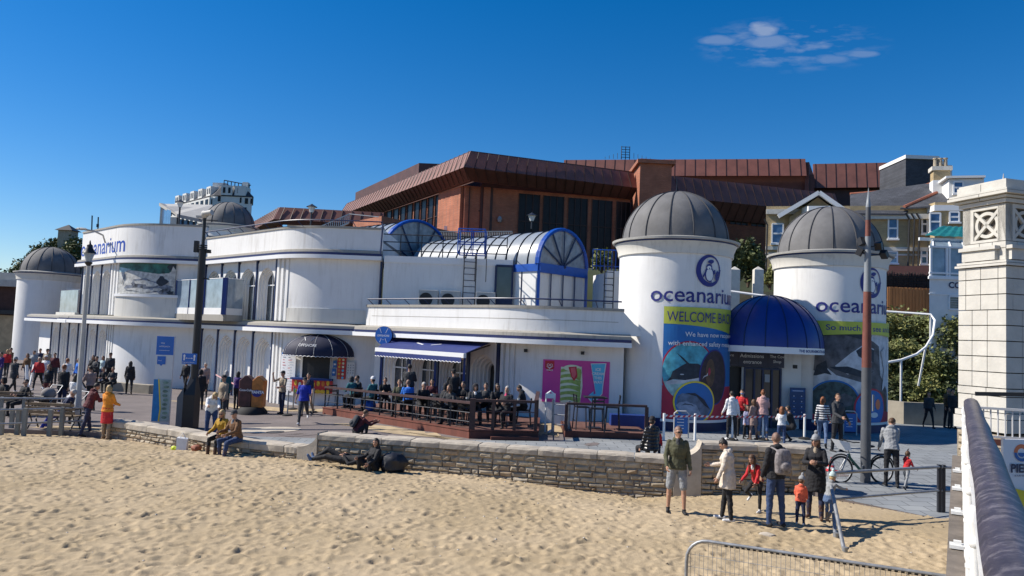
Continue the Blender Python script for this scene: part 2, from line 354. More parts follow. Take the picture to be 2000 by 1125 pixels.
D = .09*vnoise(H.shape, (7, 11), 1)+.03*vnoise(H.shape, (25, 40), 2)+.01*vnoise(H.shape, (60, 70), 3)+.022*vnoise(H.shape, (170, 150), 4)+.02*vnoise(H.shape, (330, 420), 5)
P_ = np.zeros_like(H); g_ = np.random.default_rng(11)
for i in range(12000):
    cx = g_.uniform(sx0, sx1); cy = g_.uniform(sy0, sy1); a = g_.uniform(0, PI); la = g_.uniform(.05, .13); lb = la*g_.uniform(.45, .8); dp = g_.uniform(.006, .03)*(1.5 if g_.random() < .12 else 1)
    r = .42; i0 = max(0, int((cx-r-sx0)/st)); i1 = min(nx, int((cx+r-sx0)/st)+1); j0 = max(0, int((cy-r-sy0)/st)); j1 = min(ny, int((cy+r-sy0)/st)+1)
    if i1 <= i0 or j1 <= j0: continue
    X = XX[j0:j1, i0:i1]-cx; Y = YY[j0:j1, i0:i1]-cy; p = (X*math.cos(a)+Y*math.sin(a))/la; q = (-X*math.sin(a)+Y*math.cos(a))/lb; s = p*p+q*q
    P_[j0:j1, i0:i1] += -dp*np.exp(-s*1.1)+dp*.5*np.exp(-(np.sqrt(s)-1.7)**2*3)
for off in (0, .42):                                                             # tyre tracks across the beach
    ty = 11.35+off+.52*(XX+8)/4.2*.62; P_ += (-.028*np.exp(-((YY-ty)/.1)**2)+.018*np.exp(-((np.abs(YY-ty)-.2)/.07)**2))*(XX < 1.5)*(.5+.5*np.sin(XX*9))
H = H+(D+P_)*amp
mb = MB('sand'); 
co = np.stack([XX.ravel(), YY.ravel(), H.ravel()], 1); idx = np.arange(nx*ny).reshape(ny, nx)
q = np.stack([idx[:-1, :-1].ravel(), idx[:-1, 1:].ravel(), idx[1:, 1:].ravel(), idx[1:, :-1].ravel()], 1)
cyq = YY[:-1, :-1].ravel(); cxq = XX[:-1, :-1].ravel(); q = q[cyq < np.interp(cxq, WALLX, WALLY)+.25]
m = bpy.data.materials.new('sand'); m.use_nodes = True; t = m.node_tree; b = t.nodes['Principled BSDF']; b.inputs['Roughness'].default_value = .95; b.inputs['Specular IOR Level'].default_value = .15
tc = N(t, 'ShaderNodeTexCoord'); n1 = N(t, 'ShaderNodeTexNoise', inp={'Scale': .35, 'Detail': 5}); n2 = N(t, 'ShaderNodeTexNoise', inp={'Scale': 9, 'Detail': 6, 'Roughness': .7}); n3 = N(t, 'ShaderNodeTexNoise', inp={'Scale': 45, 'Detail': 3})
for n in (n1, n2, n3): t.links.new(tc.outputs['Object'], n.inputs['Vector'])
ma = N(t, 'ShaderNodeMix', data_type='RGBA'); ma.inputs[6].default_value = (.37, .288, .178, 1); ma.inputs[7].default_value = (.445, .352, .23, 1)
mr = N(t, 'ShaderNodeMapRange', inp={1: .35, 2: .65}); t.links.new(n1.outputs[0], mr.inputs[0]); t.links.new(mr.outputs[0], ma.inputs[0])
mb2 = N(t, 'ShaderNodeMix', data_type='RGBA'); mb2.inputs[7].default_value = (.26, .19, .11, 1); mr2 = N(t, 'ShaderNodeMapRange', inp={1: .54, 2: .8, 3: 0, 4: .4}); t.links.new(n2.outputs[0], mr2.inputs[0]); t.links.new(mr2.outputs[0], mb2.inputs[0]); t.links.new(ma.outputs[2], mb2.inputs[6]); t.links.new(mb2.outputs[2], b.inputs['Base Color'])
bp = N(t, 'ShaderNodeBump', inp={'Strength': .6, 'Distance': .03}); t.links.new(n2.outputs[0], bp.inputs['Height']); bp2 = N(t, 'ShaderNodeBump', inp={'Strength': .35, 'Distance': .01}); t.links.new(n3.outputs[0], bp2.inputs['Height']); t.links.new(bp.outputs[0], bp2.inputs['Normal']); t.links.new(bp2.outputs[0], b.inputs['Normal']); M['sand'] = m
me = bpy.data.meshes.new('beach_sand'); me.vertices.add(len(co)); me.vertices.foreach_set('co', co.ravel()); me.loops.add(len(q)*4); me.loops.foreach_set('vertex_index', q.ravel()); me.polygons.add(len(q)); me.polygons.foreach_set('loop_start', np.arange(len(q))*4); me.update(calc_edges=True); me.polygons.foreach_set('use_smooth', [True]*len(q)); me.materials.append(m)
o = bpy.data.objects.new('beach', me); C.objects.link(o); props(o, kind='structure')
def sz(x, y):
    i = min(nx-1, max(0, int((x-sx0)/st))); j = min(ny-1, max(0, int((y-sy0)/st))); return float(H[j, i]) if sy0 < y < sy1 else sand_z(x, y)
# the rest of the beach outside the frame
mb = MB('sand'); mb.add([(-120, -60, -.46), (11, -60, -.46), (11, 7.02, -.46), (-120, 7.02, -.46), (-17.4, 7.02, -.46), (-17.4, 24.3, -.52), (-120, 24.3, -.52)], [(0, 1, 2, 3), (3, 4, 5, 6)]); mb.build('far_beach', kind='structure')
# ---- promenade
def strip(name, x0, x1, dx, y0f, ys_, matf, zoff=0):
    mb = MB(); X = np.arange(x0, x1+1e-6, dx); 
    for a in range(len(X)):
        col = [y0f(X[a])+.02]+[y for y in ys_ if y > y0f(X[a])+.3]
    rows = len(ys_); vs = []; fs = []
    for x in X:
        yf = y0f(x)
        for k in range(-1, rows-1):
            y = yf+(ys_[-1]-yf)*(max(0, k)/(rows-2))**1.5; vs.append((x, y, prom_z(x, y)+zoff-(.9 if k < 0 else 0)))
    for i in range(len(X)-1):
        for k in range(rows-1): fs.append((i*rows+k, (i+1)*rows+k, (i+1)*rows+k+1, i*rows+k+1))
    mb.add(vs, fs, matf); return mb.build(name, smooth=True, kind='structure')
ys_ = list(range(30))+[75]
strip('promenade', -90, 60, .6, lambda x: yw(x), ys_, 'asphalt')
# paler paving: flags by the wall, ramp and entrance
brick('paving', (.27, .285, .29), (.21, .225, .235), (.085, .09, .095), 0, .6, .4, .012, .8, .15)
t = M['paving'].node_tree; cb = [n for n in t.nodes if n.type == 'COMBXYZ'][0]; sp = [n for n in t.nodes if n.type == 'SEPXYZ'][0]; t.links.new(sp.outputs[1], cb.inputs[1])
def sheet(name, x0, x1, dx, ya, yb, m, z=.004, n=26):
    X = np.arange(x0, x1+1e-6, dx); vs = []; fs = []
    for x in X:
        for k in range(n):
            y = lerp(ya(x), yb(x), k/(n-1)); vs.append((x, y, prom_z(x, y)+z))
    for i in range(len(X)-1):
        for k in range(n-1): fs.append((i*n+k, (i+1)*n+k, (i+1)*n+k+1, i*n+k+1))
    mb = MB(m); mb.add(vs, fs); return mb.build(name, smooth=True, kind='structure')
yb_ = lambda x: float(np.interp(x, [-12, -8, -5, -3, 1.5, 4, 5, 30], [25.6, 24.2, 23.4, 22.6, 23.2, 27, 36, 40]))
sheet('paved_walk', -12, 24, .4, lambda x: yw(x)+.02, yb_, 'paving')
mat('sand_dust', (.4, .31, .19), .95, .25, 2)
def patch(name, pts, m, z=.008):
    mb = MB(m); c = Vector((sum(p[0] for p in pts)/len(pts), sum(p[1] for p in pts)/len(pts))); n = len(pts); k = 8
    vs = [(c.x, c.y, prom_z(c.x, c.y)+z)]
    for j in range(1, k+1):
        for p in pts: x = lerp(c.x, p[0], j/k); y = lerp(c.y, p[1], j/k); vs.append((x, y, prom_z(x, y)+z))
    fs = [(0, 1+i, 1+(i+1) % n) for i in range(n)]
    for j in range(k-1):
        for i in range(n): fs.append((1+j*n+i, 1+(j+1)*n+i, 1+(j+1)*n+(i+1) % n, 1+j*n+(i+1) % n))
    mb.add(vs, fs); return mb.build(name, kind='structure')
g3 = random.Random(3)
def blob(cx, cy, rx, ry, rot=0, n=22, j=.25):
    return [(cx+(rx*(1+g3.uniform(-j, j))*math.cos(a))*math.cos(rot)-(ry*(1+g3.uniform(-j, j))*math.sin(a))*math.sin(rot), cy+rx*math.cos(a)*math.sin(rot)+ry*(1+g3.uniform(-j, j))*math.sin(a)*math.cos(rot)) for a in [2*PI*i/n for i in range(n)]]
patch('blown_sand', blob(-3.6, 25.2, 3.2, .45, R(-46)), 'sand_dust'); patch('blown_sand', blob(1.4, 26.3, .5, 2.0, 0), 'sand_dust')
patch('pale_disc', [(G(520, 840, -.35).x+1.15*math.cos(a), G(520, 840, -.35).y+.85*math.sin(a)) for a in [2*PI*i/30 for i in range(30)]], 'coping', .012)
patch('blown_sand', blob(-12.5, 25.0, 3.5, .5, R(-3)), 'sand_dust'); patch('blown_sand', blob(-11, 33.5, 4.5, .7, R(-20)), 'sand_dust')
for i in range(9):
    x_ = g3.uniform(-11, 14); y_ = yw(x_)+g3.uniform(1.2, 5); patch('pavement_stain', blob(x_, y_, g3.uniform(.2, .9), g3.uniform(.1, .4), g3.uniform(0, 3)), 'asphalt', .009)
mat('iron_cover', (.05, .05, .052), .6, .3, 20)
for x_, y_ in ((-7.6, 25.2), (.4, 21.3), (8.6, 22.6), (-14, 31)): patch('drain_cover', [(x_+.3*math.cos(a), y_+.3*math.sin(a)) for a in [2*PI*i/20 for i in range(20)]], 'iron_cover', .013)
for m_, c_, n_, sd_ in (('pebble_dark', (.07, .05, .035), 420, 1), ('pebble_pale', (.5, .46, .4), 260, 2)):
    mat(m_, c_, .8, .3); mb = MB(m_); g = random.Random(sd_)
    for i in range(n_):
        x = g.uniform(-15, 9.4); y = min(g.uniform(9, 24), yw(x)-.1); r = g.uniform(.007, .022); z = sz(x, y)+r*.3; mb.add([(x-r*1.5, y, z), (x+r*g.uniform(.8, 1.6), y+r*.3, z), (x, y-r, z), (x+r*.2, y+r*1.2, z), (x, y, z+r*.8)], [(0, 2, 4), (2, 1, 4), (1, 3, 4), (3, 0, 4)])
    mb.build('shingle', kind='stuff')
# ================================================================ SEA WALL
def stone(mb, p, t, n, L, Hh, Dp, m, g, jit=.02, bev=.02):
    """one roughly squared stone: p = lower left front corner; t along, n outward"""
    z = Vector((0, 0, 1)); vs = []
    for (a, c, k) in [(0, 0, 0), (L, 0, 0), (L, Hh, 0), (0, Hh, 0)]: vs.append(p+t*a+z*c-n*Dp)
    for (a, c) in [(0, 0), (L, 0), (L, Hh), (0, Hh)]: vs.append(p+t*(a+g.uniform(-jit, jit)*.5)+z*(c+g.uniform(-jit, jit)*.4))
    b = min(bev*2.2, L*.25, Hh*.3); o = g.uniform(0, jit)+bev
    for (a, c) in [(b, b), (L-b, b), (L-b, Hh-b), (b, Hh-b)]: vs.append(p+t*(a+g.uniform(-jit, jit)*.6)+z*(c+g.uniform(-jit, jit)*.4)+n*(o+g.uniform(-jit, jit)*.5))
    mb.add(vs, [(0, 1, 5, 4), (1, 2, 6, 5), (2, 3, 7, 6), (3, 0, 4, 7), (4, 5, 9, 8), (5, 6, 10, 9), (6, 7, 11, 10), (7, 4, 8, 11), (8, 9, 10, 11)], m)
for i, c in enumerate([(.38, .32, .235), (.33, .275, .2), (.42, .36, .27), (.34, .26, .175)]): mat('stone%d' % i, c, .9, .25, 6, bump=.5, bscale=20)
STM = ['stone0', 'stone1', 'stone2', 'stone3', 'stone0', 'stone1']
def seawall(name, label, x0, x1, topf, core_m='mortar', cop_h=.17, cop_l=.85, thick=.45, ht=None):
    root = thing(name, label, 'sea wall', (x0, yw(x0), -1), group=None); g = random.Random(int(x0*10)+99)
    P = [Vector((x, yw(x))) for x in sorted(set([x0, x1]+[q for q in WALLX if x0 < q < x1]))]; pa = Path(P); L = pa.L[-1]
    pts = [pa.at(L*i/40).xy for i in range(41)]
    core = MB(core_m); core.sweep(pts, [(0, -1.3), (0, topf(0)-cop_h), (-thick, topf(0)-cop_h), (-thick, -1.3)]); core.build('core', root)
    st = MB(); z = -.98
    while z < topf(0)-cop_h-.02:
        hh = g.uniform(.085, .16); hh = min(hh, topf(0)-cop_h-.005-z); u = -g.uniform(0, .1)
        if hh < .03: break
        while u < L-.05:
            l = g.uniform(.12, .42); a = max(0, u); e = min(L, u+l)
            if e-a > .06:
                p = pa.at(a, z); q = pa.at(e, z); tt = (q-p).normalized(); nn = Vector((tt.y, -tt.x, 0)); sh = hh*(.5 if g.random() < .12 else 1)
                stone(st, p+tt*.008, tt, nn, (q-p).length-.016, sh-.014, .05, g.choice(STM), g, .03)
                if sh < hh*.9: stone(st, p+tt*.008+Vector((0, 0, sh)), tt, nn, (q-p).length-.016, hh-sh-.012, .05, g.choice(STM), g, .025)
            u += l
        z += hh
    st.build('rubble_face', root)
    cp = MB('coping'); u = 0; g2 = random.Random(5)
    while u < L-.02:
        l = min(g.uniform(cop_l*.7, cop_l*1.2), L-u)
        if L-u-l < .3: l = L-u
        a = pa.at(u); e = pa.at(u+l); tt = (e-a).normalized(); nn = Vector((tt.y, -tt.x, 0)); zt = topf(0); w = thick+.05; oo = .05+g.uniform(0, .02); dz = g.uniform(-.01, .008)
        k = 5; ring_ = []
        for j in range(k+1):
            b = a+tt*(.008+(l-.016)*j/k); jj = lambda s=.008: g.uniform(-s, s); ch = .03+jj(.012); e0 = .015 if j in (0, k) else 0
            ring_ += [b+nn*(oo-e0+jj())+Vector((0, 0, zt-cop_h+.005)), b+nn*(oo-e0+jj())+Vector((0, 0, zt-ch-.02+dz+jj())), b+nn*(oo-.04+jj())+Vector((0, 0, zt-e0+dz+jj(.004))), b-nn*(w-.04)+Vector((0, 0, zt-e0+dz+jj(.004))), b-nn*w+Vector((0, 0, zt-.04+dz)), b-nn*w+Vector((0, 0, zt-cop_h+.005))]
        fs = []
        for j in range(k):
            for q in range(6): fs.append((j*6+q, (j+1)*6+q, (j+1)*6+(q+1) % 6, j*6+(q+1) % 6))
        fs += [list(range(6))[::-1], [k*6+q for q in range(6)]]; cp.add(ring_, fs); u += l
    cp.build('coping', root); return root
seawall('sea_wall', 'low stone wall with pale coping where two people sit', -12.8, -5.55, lambda u: -.03, cop_l=1.1, cop_h=.2)
W2 = seawall('sea_wall', 'long rubble stone wall between the sand and the deck, weathered coping blocks', -5.0, 4.1, lambda u: .36, cop_l=.9)
W3 = seawall('sea_wall', 'taller stone wall section behind the group standing on the sand', 4.75, 7.45, lambda u: .76, cop_l=1.3)
def swoop(x0, z0, x1, z1, root, w=.5):
    mb = MB('coping'); n = 12; vs = []; fs = []
    a = Vector((x0, yw(x0), 0)); b = Vector((x1, yw(x1), 0)); tt = (b-a).normalized(); nn = Vector((tt.y, -tt.x, 0)); L = (b-a).length
    for i in range(n+1):
        s = i/n; z = lerp(z0, z1, 1-math.sqrt(max(0, 1-s*s)) if z1 > z0 else s); p = a+tt*L*s
        for o, zz in ((.055, -1.0), (.055, z), (-w, z), (-w, -1.0)): vs.append(p+nn*o+Vector((0, 0, zz)))
    for i in range(n):
        for q in range(4): fs.append((i*4+q, (i+1)*4+q, (i+1)*4+(q+1) % 4, i*4+(q+1) % 4))
    fs += [(3, 2, 1, 0), tuple(n*4+q for q in range(4))]; mb.add(vs, fs); mb.build('curved_end', root)
swoop(-5.55, -.03, -4.995, .37, W2); swoop(4.1, .36, 4.755, .77, W3)
# ================================================================ PIER: stone pillar, deck edge, railing
PR = Vector((.508, .861)).normalized(); PN = Vector((PR.y, -PR.x))             # along the pier rail, to its right
def prl(t, k=0, z=0):                                                         # t metres along, k to the right of the rail
    p = Vector((.2, 0))+PR*t+PN*k; return Vector((p.x, p.y, z))
mat('purple_paint', (.05, .042, .055), .42, .35, 5, bump=.25, bscale=9, streak=.6)
m = M['purple_paint']; t = m.node_tree; b = t.nodes['Principled BSDF']; old = b.inputs['Base Color'].links[0].from_socket; tc = [n for n in t.nodes if n.type == 'TEX_COORD'][0]
mp = N(t, 'ShaderNodeMapping', inp={'Scale': (6, 11, 6), 'Rotation': (0, 0, R(31))}); t.links.new(tc.outputs['Object'], mp.inputs[0]); nn_ = N(t, 'ShaderNodeTexNoise', inp={'Scale': 1.2, 'Detail': 8, 'Roughness': .75}); t.links.new(mp.outputs[0], nn_.inputs['Vector'])
mx = N(t, 'ShaderNodeMix', data_type='RGBA'); mr = N(t, 'ShaderNodeMapRange', inp={1: .5, 2: .62, 3: 0, 4: .4}); t.links.new(nn_.outputs[0], mr.inputs[0]); t.links.new(mr.outputs[0], mx.inputs[0]); t.links.new(old, mx.inputs[6]); mx.inputs[7].default_value = (.3, .27, .28, 1); t.links.new(mx.outputs[2], b.inputs['Base Color'])
mat('gloss_white', (.72, .72, .7), .35, .08, 6, bump=.08)
DECKZ = 1.5
rail = thing('pier_railing', 'white pier railing with a worn dark purple handrail close to the camera', 'railing', prl(6, 0, DECKZ))
mb = MB('purple_paint'); n = 46; vs = []; fs = []; k = 12
g = random.Random(2)
for i in range(n+1):
    t_ = .6+(13.1-.6)*i/n; c = prl(t_, 0, 2.44+.006*math.sin(t_*3.1)); w_ = .088+.003*math.sin(t_*2.3)
    for j in range(k):
        a = 2*PI*j/k; vs.append(c+Vector((PN.x, PN.y, 0))*(w_*math.cos(a)*(1+.12*math.cos(2*a)))+Vector((0, 0, .062*math.sin(a))))
for i in range(n):
    for j in range(k): fs.append((i*k+j, i*k+(j+1) % k, (i+1)*k+(j+1) % k, (i+1)*k+j))
fs += [list(range(k))[::-1], [n*k+j for j in range(k)]]; mb.add(vs, fs); mb.build('handrail', rail, smooth=60)
for i in range(8):
    t_ = 1.15+i*1.62
    mb = MB('gloss_white'); mb.lathe([(.0, DECKZ-.25), (.034, DECKZ-.1), (.034, 1.75), (.042, 1.78), (.042, 1.82), (.03, 1.85), (.027, 2.28), (.038, 2.31), (.038, 2.35), (.025, 2.4), (0, 2.4)], prl(t_, -.09), 12)
    for z in (1.72, 2.22): mb.ball(prl(t_, -.09, z), .04, 10)
    mb.bar(prl(t_, -.23, DECKZ-.005), prl(t_, .02, DECKZ-.005), .13, .03); mb.bar(prl(t_, -.2, DECKZ+.02), prl(t_, -.14, DECKZ+.02), .05, .04); mb.bar(prl(t_, -.09, DECKZ-.1), prl(t_, -.09, 1.6), .06, .03)
    mb.build('post', rail, smooth=40)
for z, r in ((2.22, .022), (1.72, .022)):
    mb = MB('gloss_white'); mb.tube([prl(.7, -.07, z), prl(12.9, -.07, z)], r, 8); mb.build('rail_bar', rail, smooth=60)
mb = MB('gloss_white')
for i in range(88):
    t_ = .75+i*.138; mb.tube([prl(t_, -.07, 1.58), prl(t_, -.07, 2.38)], .011, 6)
mb.bar(prl(.7, -.07, 1.6), prl(12.9, -.07, 1.6), .04, .04); mb.bar(prl(.7, -.06, 2.375), prl(12.9, -.06, 2.375), .09, .02); mb.build('balusters', rail)
mat('pier_concrete', (.16, .135, .11), .9, .35, 3, bump=.4, bscale=12)
pier = thing('pier', 'concrete pier deck edge under the white railing, with the painted brackets on its side', 'pier', prl(6, 1, -1.4))
mb = MB('pier_concrete'); P4 = [prl(-6, -.12), prl(16.2, -.12), prl(16.2, 9), prl(-6, 9)]; mb.prism([(p.x, p.y) for p in P4], 1.1, DECKZ); mb.build('deck', pier)
mb = MB('pier_concrete'); mb.bar(prl(-6, -.18, 1.32), prl(14.6, -.18, 1.32), .13, .3); mb.bar(prl(-6, .35, .9), prl(14.6, .35, .9), .35, .42)
for i in range(6):
    p = prl(-2+i*3.4, .55); mb.lathe([(.22, -1.5), (.22, .8), (.3, .9), (.3, 1.1)], (p.x, p.y, 0), 16)
mb.build('edge_beam', pier, smooth=40)
# stone abutment where pier meets promenade
ab = thing('pier_abutment', 'rough stone footing under the tall pale pier pillar', 'stone footing', (9.6, 17, -1.4))
mb = MB('rubble'); g = random.Random(8)
pc = G(1893, 838, 1.5)
A0 = Vector((9.62, 16.6)); 
mb = MB('mortar'); mb.prism([(9.72, 16.45), (18, 20), (17, 27), (9.4, 24), (8.9, 19.4)], -1.2, .95) if False else None
# pillar position: corner nearest the camera
PC = U(1965, 700, 12.6).xy; PL = Vector((-.285, .958)); PF = Vector((.958, .285))     # lit face runs along PL, shaded face along PF
def pq(a, b, z=0): p = PC+PL*a+PF*b; return Vector((p.x, p.y, z))
PZ0 = 3.15-(840-686)*12.6/1480; KZ = 12.6/1480
pz = lambda py: 3.15-(py-687)*KZ
pil = thing('stone_pillar', 'tall pale block-built pillar with carved circle panels at the pier entrance', 'pillar', pq(.5, .5, PZ0))
W = .93; core = MB('joint'); core.prism([pq(.12, .12), pq(W-.12, .12), pq(W-.12, W-.12), pq(.12, W-.12)], PZ0, pz(372)); core.build('core', pil)
g = random.Random(4); bl = MB('stone_pier')
def course(z0, z1, out=0, cuts=None, mbx=None, gap=.006):
    mbx = mbx or bl
    cuts = cuts or ([0, .38, .70, 1] if g.random() < .5 else [0, .16, .52, .84, 1])
    a0, a1 = -out, W+out
    for side in range(4):
        for c0, c1 in zip(cuts, cuts[1:]):
            s0 = lerp(a0, a1, c0)+(gap if c0 > 0 else 0); s1 = lerp(a0, a1, c1)-(gap if c1 < 1 else 0); d = .16
            q = {0: lambda s, e: pq(s, -out+e), 1: lambda s, e: pq(-out+e, s), 2: lambda s, e: pq(s, W+out-e), 3: lambda s, e: pq(W+out-e, s)}[side]
            if side in (1, 3): s0 = max(s0, a0+.003 if c0 > 0 else a0+d); s1 = min(s1, a1-d if c1 >= 1 else s1)
            mbx.prism([q(s0, 0), q(s1, 0), q(s1, d), q(s0, d)], z0+gap, z1-gap)
ys_c = [840, 822, 790, 758, 745]
rows = [838, 822, 795, 763, 747, 717, 686, 655, 625, 595, 564, 532, 507]
course(pz(838), pz(812), .05, [0, 1]); course(pz(812), pz(800), .035, [0, 1])
zs = [800, 768, 752, 721, 690, 659, 628, 597, 566, 535, 510]
for a, b in zip(zs, zs[1:]): course(pz(a)+.002, pz(b)-.002, 0 if abs(a-b) > 20 else .006, None if abs(a-b) > 20 else [0, .4, 1])
course(pz(510), pz(504), .045, [0, 1]); course(pz(504), pz(498), .02, [0, 1])
course(pz(498), pz(474), -.045, [0, .36, .66, 1]); 
for s0, s1 in ((.02, .8),):
    for fn in (lambda s, e: pq(W*(1-s), e), lambda s, e: pq(e, W*s)):
        bl.prism([fn(s0+.08, -.03), fn(s1, -.03), fn(s1, .1), fn(s0+.08, .1)], pz(497), pz(476)); bl.prism([fn(s0+.04, -.07), fn(s1+.04, -.07), fn(s1+.04, .1), fn(s0+.04, .1)], pz(476), pz(469))
course(pz(474), pz(460), -.045, [0, .3, .6, 1])
# carved panel course
def panel(fn):
    z0, z1 = pz(460), pz(384); zc = (pz(452)+pz(398))/2; w0, w1 = .28*W, .80*W; wc = (w0+w1)/2; hr = (w1-w0)/2
    for a, b in ((.045, w0), (w1, W-.045)): bl.prism([fn(a, .045), fn(b, .045), fn(b, .2), fn(a, .2)], z0+.004, z1-.004)
    bl.prism([fn(w0, .045), fn(w1, .045), fn(w1, .2), fn(w0, .2)], z1-.075, z1-.006); bl.prism([fn(w0, .045), fn(w1, .045), fn(w1, .2), fn(w0, .2)], z0+.004, z0+.05)
    zc = (z0+.05+z1-.075)/2; r1 = min(hr, (z1-z0-.125)/2)
    for rr in ((r1*.72, r1*.95),):
        vs = []; fs = []; n = 28
        for i in range(n):
            a = 2*PI*i/n
            for r, e in ((rr[0], .07), (rr[1], .07), (rr[1], .13), (rr[0], .13)): p = fn(wc+r*math.cos(a), e); vs.append((p.x, p.y, zc+r*math.sin(a)))
        for i in range(n):
            for q in range(4): fs.append((i*4+q, ((i+1) % n)*4+q, ((i+1) % n)*4+(q+1) % 4, i*4+(q+1) % 4))
        bl.add(vs, fs)
    for sg in (1, -1):
        a = fn(wc-r1*1.0, .085); b = fn(wc+r1*1.0, .085); bl.bar((a.x, a.y, zc-sg*r1*1.0), (b.x, b.y, zc+sg*r1*1.0), r1*.22, .05, up=(fn(0, 1)-fn(0, 0)))
panel(lambda s, e: pq(W-s, e)); panel(lambda s, e: pq(e, s)); panel(lambda s, e: pq(s, W-e)); panel(lambda s, e: pq(W-e, s))
course(pz(384), pz(375), .0, [0, 1]); course(pz(375), pz(369), .05, [0, .5, 1]); course(pz(369), pz(362), .13, [0, .45, 1]); course(pz(362), pz(357), .11, [0, 1]); course(pz(357), pz(340), .02, [0, .5, 1])
bl.prism([pq(-.0, -.0), pq(W, 0), pq(W, W), pq(0, W)], pz(340), pz(337))
bl.build('blocks', pil, bevel=.006)
mb = MB('grey_metal'); p = pq(.3, .3); mb.tube([(p.x, p.y, pz(337)), (p.x, p.y, pz(337)+.05), (p.x, p.y, pz(337)+.17)], [.03, .02, .004], 8); mb.build('finial', pil)
# footing
q0 = pq(.06, -.06); ft = MB()
g = random.Random(31); zt = PZ0; 
mb = MB('mortar'); mb.prism([pq(W+.02, .0), pq(.0, .0), pq(0, 3), pq(W+.02, 3)], -1.2, zt-.01); mb.build('core', ab)
for face in (0, 1):
    z = -1.0
    while z < zt-.02:
        hh = min(g.uniform(.09, .17), zt-z)
        if hh < .03: break
        u = 0; L = W if face == 0 else 3
        while u < L-.05:
            l = min(g.uniform(.15, .4), L-u)
            if face == 0: p = pq(W-u, -.0, z); tt = Vector((-PL.x, -PL.y, 0)); nn = Vector((-PF.x, -PF.y, 0))
            else: p = pq(0, u, z); tt = Vector((PF.x, PF.y, 0)); nn = Vector((-PL.x, -PL.y, 0))
            stone(ft, p+tt*.01, tt, nn, l-.02, hh-.018, .06, g.choice(STM), g, .03); u += l
        z += hh
ft.build('rubble_face', ab)
# side railing and pier sign beyond the handrail
sr = thing('side_railing', 'grey railing of thin upright bars behind the purple handrail', 'railing', pq(-.2, .6, 1.5))
mb = MB('pale_grey'); a = U(1893, 795, 11.6); b = U(2080, 800, 11.2)
zt_, zb_ = a.z, a.z-.42
mb.bar((a.x, a.y, zt_), (b.x, b.y, zt_), .05, .035); mb.bar((a.x, a.y, zb_), (b.x, b.y, zb_), .04, .03)
for i in range(14): p = Vector((a.x, a.y, 0)).lerp(Vector((b.x, b.y, 0)), i/13); mb.tube([(p.x, p.y, zb_), (p.x, p.y, zt_)], .011, 6)
mb.build('bars', sr)
mb = MB('timber_red'); mb.bar((a.x, a.y-.03, zb_-.08), (b.x, b.y-.03, zb_-.08), .06, .09); mb.build('plank', sr)
mb = MB('black'); q1 = U(1905, 769, 11.9); q2 = U(2090, 772, 11.5); mb.bar(q1, q2, .06, .06); mb.build('top_bar', sr)
mat('sign_white', (.75, .76, .78), .5, .03); mat('sign_blue', (.02, .13, .4), .5, .1); mat('sign_orange', (.75, .2, .08), .5, .1); mat('ink', (.02, .03, .08), .5, .05); mat('sign_yellow', (.75, .6, .03), .5, .1)
sp_ = U(1962, 865, 7.6); ang = math.atan2(.0, 1); pth = flatpath(sp_.xy, R(8))
z0 = sp_.z-.62; sh = [('sign_orange', ring(.16, .53, .045, .085, 30, 0, 180)), ('sign_blue', ring(.16, .53, .0, .04, 24, 180, 360)), ('sign_blue', ring(.16, .53, .055, .085, 30, 180, 360)), ('ink', shift(text2d('PIER', .115, .004), .03, .34)), ('ink', shift(text2d('BOURNEMOUTH', .025, 0), .07, .3)), ('sign_yellow', poly([(0, 0), (.33, 0), (.33, .13), (.0, .2)]))]
sh = [(m_, ([(x, y+z0) for x, y in g_[0]], g_[1])) for m_, g_ in sh]
art('pier_sign', pth, sh, back=('sign_white', -.04, z0, .36, z0+.66, .03), label='white sign with a round wave emblem and PIER lettering, behind the purple handrail', cat='sign')
# ================================================================ AQUARIUM BUILDING
PA = bentpath((-32.6, 52.7), 14.0, 5.0, 2.1); EA = PA[-1]
PB = bentpath((-16.8, 41.5), 8.05, 4.0, 2.2)
PCc = bentpath((-6.1, 34.5), 7.7, 4.0, 2.0)
pA, pB, pC = Path(PA), Path(PB), Path(PCc)
LC0, LC1, LCB = 2.88, 3.07, 3.16                                   # lower canopy fascia and blue band
UC0, UC1, UCB = 6.34, 6.52, 6.64
bld = thing('aquarium_building', 'long white curved seafront building with blue trim, arches and grey domes', 'building', (-10, 38, -.45))
def clean(P):
    r = [P[0]]
    for p in P[1:]:
        if (p-r[-1]).length > .01: r.append(p)
    return r
PA, PB, PCc = clean(PA), clean(PB), clean(PCc)
uA1 = 14.0; uB1 = 8.05; uC1 = 7.7
